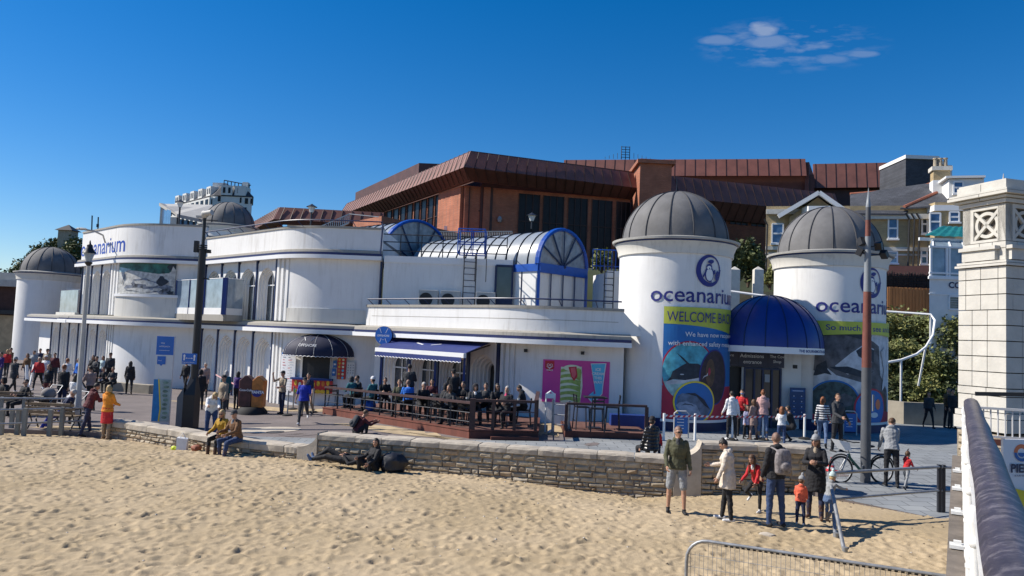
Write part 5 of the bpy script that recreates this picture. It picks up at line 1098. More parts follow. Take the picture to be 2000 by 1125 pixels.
def window(par, px0, px1, py0, py1, Y, split=.5, m='glass', arch=False, f=.12):
    x0, x1 = VX(px0, Y), VX(px1, Y); pxm = (px0+px1)/2; z0, z1 = VZ(py1, Y, pxm), VZ(py0, Y, pxm)
    mb = MB('white_clean'); y = Y-.06
    for a, b in (((x0, z0), (x1, z0)), ((x1, z0), (x1, z1)), ((x1, z1), (x0, z1)), ((x0, z1), (x0, z0)), ((x0, lerp(z0, z1, split)), (x1, lerp(z0, z1, split)))): mb.bar((a[0], y, a[1]), (b[0], y, b[1]), .1, f)
    mb.bar((x0-.1, y-.08, z0-.08), (x1+.1, y-.08, z0-.08), .26, .12); w = mb.build('window_frame', par)
    mb = MB(m); mb.prism([(x0, y-.015), (x1, y-.015), (x1, y+.03), (x0, y+.03)], z0, z1); mb.build('pane', w)
glass('glass_sky', (.06, .12, .24), .08, .5)
window(vh, 1524, 1545, 431, 470, YH, .5, 'glass_sky'); window(vh, 1738, 1754, 428, 468, YH, .5, 'glass_sky'); window(vh, 1688, 1698, 428, 468, YH, .5, 'glass_sky'); window(vh, 1797, 1806, 424, 460, YH-.0, .5, 'glass')
window(vh, 1818, 1836, 422, 458, YH-.9, .55, 'glass_sky'); window(vh, 1852, 1868, 421, 440, YH-.9, .5, 'glass_sky'); window(vh, 1736, 1754, 493, 515, YH, .5, 'glass_pale'); window(vh, 1796, 1806, 490, 518, YH)
mb = MB('yellow_brick'); mb.prism([(VX(1808), YH), (VX(1814), YH-.88), (VX(1905), YH-.88), (VX(1905), YH)], 6, VZ(406, YH, 1850)); mb.build('bay', vh)
mb = MB('white_clean'); mb.prism([(VX(1806), YH), (VX(1812), YH-1.0), (VX(1905), YH-1.0), (VX(1905), YH)], VZ(416, YH, 1850)-.25, VZ(412, YH, 1850)); mb.build('bay_cornice', vh)
# dormer box window on the gable, attic window at the right
x0, x1 = VX(1578), VX(1638); mb = MB('white_clean'); mb.prism([(x0, YH-.5), (x0+.4, YH-1.3), (x1-.4, YH-1.3), (x1, YH-.5)], VZ(424, YH, 1606), VZ(404, YH, 1606)); mb.build('gable_bay', vh)
mb = MB('render_white'); mb.prism([(VX(1845), YH+.2), (VX(1905), YH+.2), (VX(1905), YH+4), (VX(1845), YH+4)], VZ(394, YH, 1870), VZ(358, YH, 1870)); mb.prism([(VX(1838), YH-.1), (VX(1905), YH-.1), (VX(1905), YH+4), (VX(1838), YH+4)], VZ(357, YH, 1870), VZ(353, YH, 1870)); mb.build('dormer', vh)
window(vh, 1850, 1866, 364, 386, YH+.15, .5, 'glass_sky'); window(vh, 1868, 1886, 374, 388, YH+.15, .5, 'glass_sky')
# chimney
mb = MB('yellow_brick'); cx = VX(1816, YH+2); mb.box((cx, YH+2.4, VZ(352, YH+2, 1816)), (1.15, .9, 1.3)); ch = mb.build('chimney', rf)
mb = MB('render_white'); mb.box((cx, YH+2.4, VZ(371, YH+2, 1816)-.1), (1.25, 1.0, 1.1)); mb.box((cx, YH+2.4, VZ(337, YH+2, 1816)), (1.4, 1.1, .3), m='stone_trim'); mb.build('chimney_base', rf)
mb = MB('stone0')
for dx_ in (-.35, 0, .35): mb.lathe([(.15, 0), (.13, .7), (.17, .72), (.17, .8)], (cx+dx_, YH+2.4, VZ(335, YH+2, 1816)), 10)
mb.build('chimney_pots', rf)
for px in (1778, 1787, 1796, 1518): mb = MB('black'); mb.tube([U(px-6, 420, YH-.3), U(px, 432, YH-.3), U(px-3, 540, YH-.3)], .07, 6); mb.build('drain_pipe', vh)
mb = MB('copper'); a = U(1725, 523, YH-1); b = U(1815, 526, YH-1); mb.prism([(a.x, YH-1.4), (b.x, YH-1.4), (b.x, YH), (a.x, YH)], a.z-.6, a.z+.1); mb.build('porch_roof', vh)
vh.rotation_euler = (0, 0, R(-15))
# --- slate clad tower
st_ = thing('slate_tower', 'square slate clad stair tower with white cap against the sky', 'building', (48, 84, 10))
Yt = 84; mb = MB('slate'); xa, xb, xc = U(1769, 340, Yt).x, U(1830, 340, Yt).x, U(1855, 340, Yt+6).x
mb.prism([(xa, Yt), (xb, Yt), (xc, Yt+6), (xa, Yt+6)], 10, U(1800, 309, Yt).z); mb.build('wall', st_)
mb = MB('render_white'); mb.prism([(xa-.1, Yt-.15), (xb+.1, Yt-.15), (xc+.1, Yt+6), (xa-.1, Yt+6)], U(1800, 311, Yt).z, U(1800, 304, Yt).z); mb.build('cap', st_)
mb = MB('render_white'); a = U(1845, 340, Yt+3); mb.box((a.x+.1, a.y-.2, a.z), (.5, 1.4, 1.7)); mb.build('louvre', st_)
# --- big brick conference hall with copper mansard eaves
bic = thing('conference_hall', 'huge red brick hall with tall dark windows and sloping copper fascia on the hill', 'building', (10, 80, 11))
K0 = U(908, 290, 70); Ka = U(658, 402, 106); Kb = U(1247, 326, 78); Kc = U(1640, 376, 97)
zr = K0.z; K0z = zr
def P2(p): return Vector((p.x, p.y))
roofline = [Vector((-26, 110)), P2(K0), P2(Kb)]
def band(mb, poly, prof, m): mb.sweep(poly, prof, m)
dirL = (P2(K0)-Vector((-26, 110))).normalized()
kL = [U(662, 402, 104).xy, P2(K0)]; kR = [P2(K0), U(1247, 326, 76.5).xy]
main = [kL[0], P2(K0), kR[1]]; zt = zr
fas_o, fas_h1, fas_h2 = 0, 2.0, 1.35
mb = MB('copper'); mb.sweep(main, [(-1.0, zt), (0, zt-1.75), (-.4, zt-1.75), (-1.5, zt)]); f1 = mb.build('fascia', bic)
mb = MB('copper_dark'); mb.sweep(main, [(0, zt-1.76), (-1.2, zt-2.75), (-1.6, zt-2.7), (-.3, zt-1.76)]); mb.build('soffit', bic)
def seams(path_poly, z0, z1, o0, o1, step, par, w=.06, n0=0):
    mb = MB('copper_seam'); pa_ = Path(path_poly); u = .3
    while u < pa_.L[-1]-.1:
        a = pa_.at(u, z0, o0+.02); b = pa_.at(u, z1, o1+.02); mb.bar(a, b, w, w); u += step
    mb.build('standing_seams', par)
seams(main, zt, zt-1.75, -1.0, 0, 1.05, f1); seams(main, zt-1.76, zt-2.75, 0, -1.2, 1.05, f1)
mb = MB('copper_dark'); mb.sweep(main, [(-1.1, zt-.02), (-1.1, zt+.14), (-1.5, zt+.14), (-1.5, zt-.02)]); mb.build('coping', f1)
wl = offset(main, -1.5); wl[1] = Vector((-5.0, 74.0)); wi = offset(main, -3.4); zb_ = 8
mb = MB('bic_brick'); pw = Path(wl); uk = pw.L[1]
mb.wall(wl, .5, zb_, zt-2.7); mb.prism([tuple(wi[0]), tuple(wi[1]), tuple(wi[2]), (16, 94), (-18, 112)], zb_, zt-.15, 'copper_dark'); mb.build('wall', bic)
def hallwin(pxa, pxb, zlo, zhi, par=bic, mull=2, off=.06):
    ua_, ub_ = pw.u_px(pxa, 14), pw.u_px(pxb, 14); mb = MB('glass_hall'); mb.wall([pw.at(ua_).xy, pw.at(ub_).xy], .03, zlo, zhi, off=off); w = mb.build('window', par)
    mb = MB('copper_seam')
    for i in range(mull+1): p = pw.at(lerp(ua_, ub_, i/mull), 0, off+.05); mb.bar((p.x, p.y, zlo), (p.x, p.y, zhi), .09, .09)
    for t in (.28, .62): mb.bar(pw.at(ua_, lerp(zlo, zhi, t), off+.05), pw.at(ub_, lerp(zlo, zhi, t), off+.05), .09, .09)
    mb.build('window_bars', w)
glass('glass_hall', (.01, .01, .013), .35, .4); M['glass_hall'].node_tree.nodes['Principled BSDF'].inputs['Specular IOR Level'].default_value = .25
zw0, zw1 = 11.6, zt-2.75
for i in range(9): hallwin(740+i*13.6, 740+i*13.6+9.5, zw0, zw1, mull=1)
hallwin(898, 941, zw0, zw1-.1, mull=2)
for a, b in ((1013, 1052), (1061, 1099), (1108, 1146), (1155, 1194), (1202, 1240)): hallwin(a, b, zw0-1.5, zw1-.3, mull=3)
mb = MB('bic_brick'); ue = pw.u_px(860, 14); mb.wall([pw.at(ue).xy, pw.at(uk-.3).xy], .3, zb_, zt-2.75, off=.35); mb.build('brick_pier', bic)
mb = MB('bic_brick'); mb.wall([pw.at(pw.u_px(941.5, 14)).xy, pw.at(pw.u_px(955, 14)).xy], .3, zb_, zt-2.75, off=.3); mb.build('brick_pier', bic)
mb = MB('grey_metal'); p = pw.at(pw.u_px(978, 14), 14.6, .3); mb.ball(p, (.25, .25, .35), 8); mb.build('wall_lantern', bic)
mb = MB('render_white'); p = pw.at(pw.u_px(876, 14), 13.3, .5); mb.box(p, (.3, .3, 1.4)); mb.build('wall_lantern', bic)
# brick stair tower and right wing
tb = U(1277, 340, 76); mb = MB('bic_brick'); hw_ = 1.6; mb.prism([(tb.x-hw_, tb.y-1.2), (tb.x+hw_, tb.y-1.0), (tb.x+hw_, tb.y+5), (tb.x-hw_, tb.y+5)], 6, U(1277, 316, 76).z); mb.prism([(tb.x-hw_-.3, tb.y-1.5), (tb.x+hw_+.3, tb.y-1.3), (tb.x+hw_+.3, tb.y+5), (tb.x-hw_-.3, tb.y+5)], U(1277, 325, 76).z, U(1277, 318, 76).z); mb.build('stair_tower', bic)
R0, R1 = U(1306, 337, 78), U(1645, 376, 84.2); zR = R0.z; rm = [R0.xy, R1.xy]
mb = MB('copper'); mb.sweep(rm, [(-1.2, zR), (0, zR-2.5), (-.4, zR-2.5), (-1.7, zR)]); f2 = mb.build('fascia', bic)
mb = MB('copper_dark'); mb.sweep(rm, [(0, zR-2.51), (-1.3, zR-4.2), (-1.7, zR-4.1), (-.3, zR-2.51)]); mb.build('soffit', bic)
seams(rm, zR, zR-2.5, -1.2, 0, 1.05, f2); seams(rm, zR-2.51, zR-4.2, 0, -1.3, 1.05, f2)
wr = offset(rm, -1.7); mb = MB('bic_brick'); mb.wall(wr, .5, 7, zR-4.1); mb.prism([tuple(wr[0]), tuple(wr[1]), (36, 92), (14, 92)], 7, zR-.2); mb.build('wall', bic)
pw2 = pw; pw = Path(wr)
for a, b in ((1380, 1416), (1424, 1458), (1466, 1502), (1512, 1548)): hallwin(a, b, U(1440, 438, 82).z, U(1440, 398, 82).z, mull=3)
# upper rear roof
def rearband(pa_, pb_, h, m='copper', slopeb=1.0):
    mb = MB(m); z1 = (pa_.z+pb_.z)/2; z1 = pa_.z; mb.sweep([pa_.xy, pb_.xy], [(-slopeb, z1), (0, z1-h), (-.5, z1-h), (-slopeb-.5, z1)]); f = mb.build('rear_roof', bic); seams([pa_.xy, pb_.xy], z1, z1-h, -slopeb, 0, 1.3, f); return f
rearband(U(1100, 309, 100), U(1576, 303, 94.1), 2.4); a = U(1590, 317, 104); b = U(1770, 316, 101); rearband(a, b, 3.6)
mb = MB('copper_dark'); q = [U(1572, 304, 98.5), U(1605, 350, 97), U(1635, 352, 101), U(1600, 316, 107)]; a = U(1120, 340, 101.5); b = U(1590, 340, 95.6); mb.wall([a.xy, b.xy], .5, 8, U(1400, 338, 97).z); mb.wall([U(1580, 350, 95).xy, U(1592, 350, 105).xy, U(1772, 350, 102).xy], .5, 8, U(1700, 349, 103).z); mb.build('rear_wall', bic)
mb = MB('copper_dark'); a = U(790, 330, 105); mb.prism([(a.x-12, a.y+25), (a.x+2, a.y), (a.x+10, a.y), (a.x+10, a.y+25)], 16, U(810, 318, 105).z); mb.build('rear_roof', bic)
mb = MB('dark_metal')
a = U(1222, 290, 100); 
for dx_ in (-.55, 0, .55): mb.tube([(a.x+dx_, a.y, a.z-1.5), (a.x+dx_, a.y, a.z+.3)], .05, 4)
for k in range(5): mb.tube([(a.x-.55, a.y, a.z-1.2+k*.35), (a.x+.55, a.y, a.z-1.2+k*.35)], .04, 4)
for k in range(12): p = U(1182+k*8, 308-abs(k-5)*-.2-(14-abs(k-5)*2.2), 100); q = U(1182+k*8, 310, 100); mb.tube([p, q], .03, 4)
mb.build('roof_railing', bic)
# terrace railing in front of the hall
mb = MB('grey_metal'); a = U(850, 452, 66); b = U(1000, 457, 64); zt_ = a.z
for i in range(46): p = a.lerp(b, i/45); mb.tube([(p.x, p.y, zt_-1.3), (p.x, p.y, zt_)], .03, 4)
mb.bar((a.x, a.y, zt_), (b.x, b.y, zt_), .06, .06); mb.wall([a.xy+Vector((-3, .5)), b.xy+Vector((6, .5))], .3, 6, zt_-1.25, 'bic_brick'); mb.build('terrace_railing', label='grey upright bar railing in front of the brick hall', cat='railing')
# brick terrace, ramp wall at the left of the hall
mb = MB('bic_brick'); a = U(690, 430, 66); b = U(745, 430, 62); mb.prism([a.xy, b.xy, (b.x+8, b.y+12), (a.x, a.y+12)], 7, U(690, 433, 66).z); tr = mb.build('terrace_wall', label='red brick terrace wall with railed steps left of the brick hall', cat='wall')
mb = MB('pale_grey'); p0 = U(622, 444, 62); p1_ = U(682, 418, 62); 
for i in range(16): p = p0.lerp(p1_, i/15); mb.tube([p, (p.x, p.y, p.z-.7)], .035, 4)
mb.bar(p0, p1_, .07, .08); mb.bar(p0-Vector((0, 0, .75)), p1_-Vector((0, 0, .75)), .2, .12); mb.tube([p1_, U(740, 424, 62)], .04, 5); mb.build('stair_railing', tr)
# low left pavilion in copper and brick
pv = thing('brick_pavilion', 'low brick pavilion with copper roof and pillars left of the big hall', 'building', (-25, 88, 10))
Q0, Q1, Q2 = U(482, 428, 98), U(536, 402, 84), U(745, 422, 84); q = [Q0.xy, Q1.xy, Vector((Q2.x, Q1.y+1.0))]; zq = Q1.z
mb = MB('copper'); mb.sweep(q, [(-.7, zq), (0, zq-1.5), (-.4, zq-1.5), (-1.2, zq)]); f3 = mb.build('fascia', pv); seams(q, zq, zq-1.5, -.7, 0, 1.1, f3)
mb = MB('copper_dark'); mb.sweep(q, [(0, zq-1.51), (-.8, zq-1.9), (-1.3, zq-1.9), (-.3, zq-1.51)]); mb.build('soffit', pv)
wq = offset(q, -1.2); pq_ = Path(wq); 
for i in range(7): p = pq_.at(pq_.L[1]*(i+.3)/7); mb = MB('bic_brick'); mb.box((p.x, p.y, zq-4.2), (.5, .5, 4.8), R(-60)); mb.build('pillar', pv)
mb = MB('copper_dark'); mb.wall(offset(q, -3.2), .3, 8, zq-1.6); mb.build('inner_wall', pv)
mb = MB('render_white'); mb.wall([pq_.at(pq_.L[1]+.5).xy, pq_.at(pq_.L[1]+9).xy], .2, zq-3.4, zq-1.9); mb.build('panel', pv)
# --- white angular roof building
wb = thing('pointed_roof_building', 'pale building with a sharp upswept roof over dark glazing, behind the parapet', 'building', (-42, 88, 6))
A_ = [U(311, 396, 84), U(346, 418, 80), U(412, 432, 82), U(415, 400, 98), U(322, 398, 98)]
mb = MB('ledge_pale'); vs = [tuple(p) for p in A_]; n = 5; mb.add(vs+[(x, y, z-.35) for x, y, z in vs], [list(range(n)), list(range(n, 2*n))[::-1]]+[(i, (i+1) % n, n+(i+1) % n, n+i) for i in range(n)]); mb.build('roof', wb)
mb = MB('stone_trim'); a = U(332, 440, 80.3); b = U(345, 440, 80.3); mb.wall([a.xy, b.xy], .5, 8, A_[1].z-.3); a = U(311, 440, 84); b = U(316, 440, 84); mb.wall([a.xy, b.xy], .5, 8, A_[0].z-.3); mb.build('wall', wb)
mb = MB('glass_sky'); a = U(345, 430, 80.4); b = U(412, 436, 82.5); mb.add([(a.x, a.y, 8), (b.x, b.y, 8), (b.x, b.y, A_[2].z-.4), (a.x, a.y, A_[1].z-.4)], [(0, 1, 2, 3)]); a = U(316, 430, 84); b = U(333, 430, 80.4); mb.add([(a.x, a.y, 8), (b.x, b.y, 8), (b.x, b.y, A_[1].z+.4), (a.x, a.y, A_[0].z-.6)], [(0, 1, 2, 3)]); wg = mb.build('glazing', wb)
mb = MB('black')
for i in range(7): a = U(347+i*11, 430, 80.3+.35*i); mb.bar((a.x, a.y-.05, 8), (a.x, a.y-.05, lerp(A_[1].z, A_[2].z, i/6)-.4), .12, .12)
mb.build('mullions', wg)
# --- white hotel on the cliff
ht = thing('clifftop_hotel', 'tall white hotel with dark mansard roof and dormers on the cliff', 'hotel', (-75, 200, 20))
mat('hotel_white', (.66, .66, .63), .8, .1, .6)
def HP(px, Y): p = U(px, 400, Y); return (p.x, p.y)
zE = U(450, 383, 190).z; zEl = U(345, 402, 250).z
c0, c1, c2 = HP(418, 190), HP(492, 190), HP(338, 211)
mb = MB('hotel_white'); mb.prism([c2, c0, c1, (c1[0]*1.09, c1[1]*1.09), (c2[0]*1.02, c2[1]*1.06)], 10, zE); mb.build('wall', ht)
zM = U(450, 359, 190).z; hq = [Vector(c2), Vector(c0), Vector(c1), Vector((c1[0]*1.07, c1[1]*1.07))]
mb = MB('slate'); mb.sweep(hq, [(.3, zE), (-2.4, zM), (-3, zM), (0, zE-.1)]); q_ = offset(hq, -2.5); mb.prism([tuple(p) for p in q_]+[(c2[0]*1.01, c2[1]*1.05)], zE, zM); rfh = mb.build('roof', ht)
hp2 = Path(hq)
def dormer(u, w_): 
    p = hp2.at(u-w_/2, 0, 0); p2_ = hp2.at(u+w_/2, 0, 0); mb = MB('hotel_white'); mb.wall([p.xy, p2_.xy], 3.5, zE+.2, zM-.5, off=.3); d = mb.build('dormer', rfh); mb = MB('glass_hall')
    for t in (.28, .72): a = hp2.at(u+(t-.5)*w_-.28, 0, .36).xy; b = hp2.at(u+(t-.5)*w_+.28, 0, .36).xy; mb.wall([a, b], .04, zE+.7, zM-1.0)
    mb.build('dormer_window', d)
for i in range(5): dormer(hp2.L[1]*(.12+.19*i), 2.6)
LL = hp2.L[2]-hp2.L[1]; dormer(hp2.L[1]+LL*.32, 2.8); dormer(hp2.L[1]+LL*.68, 2.8)
mb = MB('hotel_white'); mb.box((c1[0]-3.2, c1[1]+4, zM+.3), (1.4, 1.6, 1.8)); mb.build('chimney', rfh); mb = MB('hotel_white'); p = HP(424, 194); mb.box((p[0], p[1]+2, zM+.2), (3.4, 3, 1.6)); mb.build('roof_block', rfh)
def hw2(px0, px1, py0, py1, Y, k):
    a, b = HP(px0, Y), HP(px1, Y); mb = MB('glass_hall'); mb.prism([(a[0], a[1]-.12), (b[0], b[1]-.12), (b[0], b[1]+.02), (a[0], a[1]+.02)], U(px0, py1, Y).z, U(px0, py0, Y).z); mb.build('window', ht)
for q_ in ((425, 430, 382, 393, 190), (468, 471, 386, 396, 190), (478, 484, 387, 398, 190), (489, 492, 388, 398, 190), (476, 482, 405, 413, 190)): hw2(*q_, 0)
for i in range(9):
    t = (i+.4)/9.3; x = lerp(c0[0], c2[0], t); y = lerp(c0[1], c2[1], t); d = Vector((c2[0]-c0[0], c2[1]-c0[1])).normalized(); z = zE-1.2; mb = MB('hotel_white'); n_ = Vector((-abs(d.y), -abs(d.x)*0+d.x*-1*-1)).normalized()
    nn2 = Vector((-d.y, d.x)); nn2 = nn2 if nn2.x < 0 else -nn2
    mb.box((x+nn2.x*.5, y+nn2.y*.5, z-3.2), (1.8, 3.2, 7.5), math.atan2(d.y, d.x)+PI/2); bx = mb.build('bay', ht); mb = MB('glass_hall')
    for zz in (z-.9, z-4.2): mb.box((x+nn2.x*1.42, y+nn2.y*1.42-.02, zz), (.14, 1.6, 2.0), math.atan2(d.y, d.x)+PI/2) ; mb.box((x+.2, y-1.7, zz), (.9, .2, 2.0))
    mb.build('bay_window', bx)
mb = MB('dark_metal')
for i in range(8): p = U(438+i*7, 352+i*1.4, 194); mb.tube([p, (p.x, p.y, p.z-1.8)], .12, 4)
mb.tube([U(438, 352, 194), U(490, 362, 194)], .12, 4); mb.build('roof_railing', rfh)
# --- wooded headland at the far left with a small lookout hut
for i, (px, py, Y, w, h, lab) in enumerate([(18, 552, 120, 8, 5, 'dark tree lowest on the wooded slope at the left edge'), (48, 532, 122, 7, 6, 'dark tree just above the small far dome'), (78, 505, 126, 5, 6, 'round dark tree standing up from the wooded slope'), (98, 520, 124, 8, 7, 'broad tree in the middle of the wooded slope'), (122, 512, 128, 8, 7, 'tree below the little lookout hut'), (152, 500, 128, 7, 8, 'tree beside the white parapet under the lookout hut'), (106, 488, 130, 4, 4.5, 'bushy tree left of the lookout hut')]):
    bush_at(px, py, Y, w, h, 2600, lab, Ld if i != 4 else Lm, 60+i, 'trees on the wooded slope', 'tree', .22, k=8)
mb = MB('grass_hill'); a = [U(0, 560, 132), U(40, 540, 132), U(80, 512, 133), (U(118, 487, 134)), U(165, 480, 134), U(230, 490, 134)]
vs = [tuple(p) for p in a]+[(p.x, p.y-6, 0) for p in a]+[(p.x+5, p.y+45, p.z-1) for p in a]; n = len(a); mb.add(vs, [(i, i+1, n+i+1, n+i) for i in range(n-1)]+[(i+1, i, 2*n+i, 2*n+i+1) for i in range(n-1)]); mb.build('headland', kind='structure')
hu = thing('lookout_hut', 'small stone lookout hut with a dark pyramid roof on the wooded slope', 'hut', U(133, 470, 130)); hx = U(133, 458, 130)
mb = MB('stone0'); mb.box((hx.x, hx.y, hx.z-1.2), (2.2, 2.2, 4)); mb.build('wall', hu); mb = MB('black'); mb.add([(hx.x-1.5, hx.y-1.5, hx.z+.6), (hx.x+1.5, hx.y-1.5, hx.z+.6), (hx.x+1.5, hx.y+1.5, hx.z+.6), (hx.x-1.5, hx.y+1.5, hx.z+.6), (hx.x, hx.y, hx.z+1.7)], [(0, 1, 4), (1, 2, 4), (2, 3, 4), (3, 0, 4), (3, 2, 1, 0)]); mb.build('roof', hu)
for px, lab in ((179, 'thin antenna mast, left of the two above the white parapet'), (191, 'thin antenna mast with small boxes, right of the two above the white parapet')):
    mb = MB('dark_metal'); a = U(px, 452, 70); b = U(px+1, 421 if px < 185 else 424, 70); mb.tube([a, b], .06, 5); mb.box((b.x, b.y, b.z-.8), (.16, .16, .3)) if px > 185 else None; mb.build('antenna_mast', label=lab, cat='antenna', group='antenna masts')
# --- dark low building at the far left edge
lb = thing('low_brick_building', 'low dark brick building with grey roof behind the small far tower', 'building', (-45, 70, -.5)); Yl = 66
x0, x1 = U(-80, 600, Yl).x, U(36, 600, Yl).x; zz = lambda py: U(20, py, Yl).z
mb = MB('rear_brick'); mat('rear_brick', (.06, .03, .025), .9, .2); mb.prism([(x0, Yl), (x1, Yl), (x1, Yl+8), (x0, Yl+8)], -.5, zz(555)); mb.build('wall', lb)
mb = MB('ledge_pale'); mb.prism([(x0, Yl-.6), (x1+.4, Yl-.6), (x1+.4, Yl+8), (x0, Yl+8)], zz(560), zz(548)); mb.prism([(x0, Yl+.5), (x1-.3, Yl+.5), (x1-1.5, Yl+8), (x0, Yl+8)], zz(548), zz(532)); mb.build('roof', lb)
mb = MB('black'); mb.prism([(x0, Yl-.5), (x1, Yl-.5), (x1, Yl), (x0, Yl)], zz(614), zz(606)); mb.build('shop_fascia', lb); mb = MB('sand_dust'); mb.prism([(x0, Yl-.1), (x1, Yl-.1), (x1, Yl), (x0, Yl)], -.5, zz(616)); mb.build('shop_front', lb)
# lanterns on the upper road
def roadlamp(px, pyt, pyb, Y, label):
    a = U(px, pyb, Y); b = U(px, pyt, Y); s = (b.z-a.z); t = thing('street_lamp', label, 'lamp', a); mb = MB('dark_metal'); mb.tube([a, (a.x, a.y, b.z-.4)], .07, 6); mb.build('pole', t)
    mb = MB('render_white'); mb.lathe([(.12, -.45), (.28, -.05), (0, -.05)], (a.x, a.y, b.z), 8); mb.build('lantern', t); mb = MB('dark_metal'); mb.lathe([(.42, -.05), (.12, .12), (0, .2)], (a.x, a.y, b.z), 8); mb.build('lantern_cap', t)
roadlamp(607, 403, 440, 55, 'dark street lamp with white lantern above the curved white roof rail'); roadlamp(1038, 420, 447, 55, 'grey street lamp standing before the dark hall windows'); roadlamp(349, 394, 440, 60, 'thin street lamp in front of the pointed pale roof')
# ================================================================ PROMENADE PROPS
def gz(x, y):
    if 0 < x < 9.6 and y < yw(x): return sz(x, y)
    return sz(x, y) if y < yw(x) else prom_z(x, y)
def GP(px, py, extra=0):
    p = G(px, py, -.2)
    for _ in range(14): p = G(px, py, gz(p.x, p.y)+extra)
    return p
# --- timber deck
DZ = .24
dk = [GP(631, 808).xy, Vector((-1.1, 23.2)), Vector((.95, 23.55)), Vector((1.15, 27.5)), Vector((-.8, 28.4)), Vector((-5.2, 33.0))]
deck = thing('timber_deck', 'long raised timber cafe deck with reddish sides and a dark handrail', 'deck', (-3, 27, 0))
mb = MB('decking'); mb.prism([tuple(p) for p in dk], .1, DZ); mb.build('deck_boards', deck)
mb = MB('timber_red'); e = [dk[5], dk[0], dk[1]]; mb.sweep([dk[0], dk[1]], [(.03, -.6), (.03, DZ-.03), (-.02, DZ-.03), (-.02, -.6)]); mb.sweep([dk[0], dk[1]], [(.05, DZ-.02), (.05, DZ+.02), (-.1, DZ+.02), (-.1, DZ-.02)]); mb.build('fascia', deck)
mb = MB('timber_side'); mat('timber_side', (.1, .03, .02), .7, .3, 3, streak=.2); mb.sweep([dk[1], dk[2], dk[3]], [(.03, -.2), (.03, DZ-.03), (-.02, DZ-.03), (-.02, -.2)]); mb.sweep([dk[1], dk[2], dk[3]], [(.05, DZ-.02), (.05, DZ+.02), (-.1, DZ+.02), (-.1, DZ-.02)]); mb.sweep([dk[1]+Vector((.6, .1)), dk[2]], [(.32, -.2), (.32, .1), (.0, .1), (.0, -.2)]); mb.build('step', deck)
def deckrail(name, a, b, posts, par, ph=.045, hw=.13, z0=DZ, h=.92, m='dark_metal', top='timber_dark', bars=2):
    mb = MB(top); mb.bar((a.x, a.y, z0+h), (b.x, b.y, z0+h), hw, .07); mb.build('handrail', par)
    for i in range(posts+1):
        p = a.lerp(b, i/posts); mb = MB(m); mb.bar((p.x, p.y, z0), (p.x, p.y, z0+h-.03), ph, ph); mb.build('rail_post', par)
    mb = MB(m)
    for k in range(1, bars+1): z = z0+h*k/(bars+1)-.03; mb.tube([(a.x, a.y, z), (b.x, b.y, z)], .015, 6)
    mb.build('rail_bars', par)
r0a = offset(dk, -.06)
deckrail('r', r0a[0], r0a[1], 9, deck, h=.82); deckrail('r', r0a[1], r0a[2], 3, deck, ph=.1, h=.9, m='timber_dark'); 
mb = MB('timber_dark'); mb.bar((dk[1].x+.05, dk[1].y+.08, DZ), (dk[1].x+.05, dk[1].y+.08, DZ+.95), .17, .17); mb.build('corner_post', deck)
deckrail('r', r0a[2], r0a[3], 2, deck, ph=.08, m='timber_dark')
d2 = thing('timber_deck', 'small dark raised deck with tall stools in front of the near dome tower', 'deck', (3, 25, 0))
q = [Vector((1.9, 24.35)), Vector((4.55, 24.5)), Vector((4.5, 27.2)), Vector((1.95, 27.2))]; q2 = offset(q, -.06)
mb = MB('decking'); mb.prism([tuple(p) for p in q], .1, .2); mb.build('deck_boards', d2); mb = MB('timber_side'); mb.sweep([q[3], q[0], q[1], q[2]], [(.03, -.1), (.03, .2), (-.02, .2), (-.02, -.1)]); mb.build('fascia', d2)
deckrail('r', q2[0], q2[1], 1, d2, ph=.1, z0=.2, h=.86, m='timber_dark', bars=0)
mb = MB('blue_paint'); mb.box((4.2, 26.6, .35), (1.2, .5, .45)); mb.build('blue_crate', label='low dark blue box on the small deck beside the near tower', cat='box')
# grey gate and A-frame between the decks
gt = thing('deck_gate', 'grey metal gate standing between the two decks', 'gate', (1.5, 25, 0)); a = U(1080, 800, 25.2); b = U(1112, 800, 25.0)
mb = MB('grey_metal')
for z in (.3, .62, .95): mb.tube([(a.x, a.y, z), (b.x, b.y, z)], .02, 6)
mb.build('bars', gt)
for p in (a, b): mb = MB('galv'); mb.bar((p.x, p.y, 0), (p.x, p.y, 1.1), .07, .07); mb.build('post', gt)
mb = MB('white_clean'); a = U(1066, 800, 25.4)
for s in (0, .28): mb.tube([(a.x+s, a.y, 0), (a.x+s, a.y+.05, 1.25)], .03, 6)
mb.tube([(a.x, a.y+.05, 1.25), (a.x+.14, a.y+.05, 1.36), (a.x+.28, a.y+.05, 1.25)], .03, 6); mb.box((a.x+.14, a.y+.03, 1.2), (.34, .03, .16)); mb.bar((a.x+.28, a.y, .1), (a.x+.1, a.y-.3, .05), .06, .06); mb.build('stand', label='white tubular stand left of the small grey gate', cat='stand')
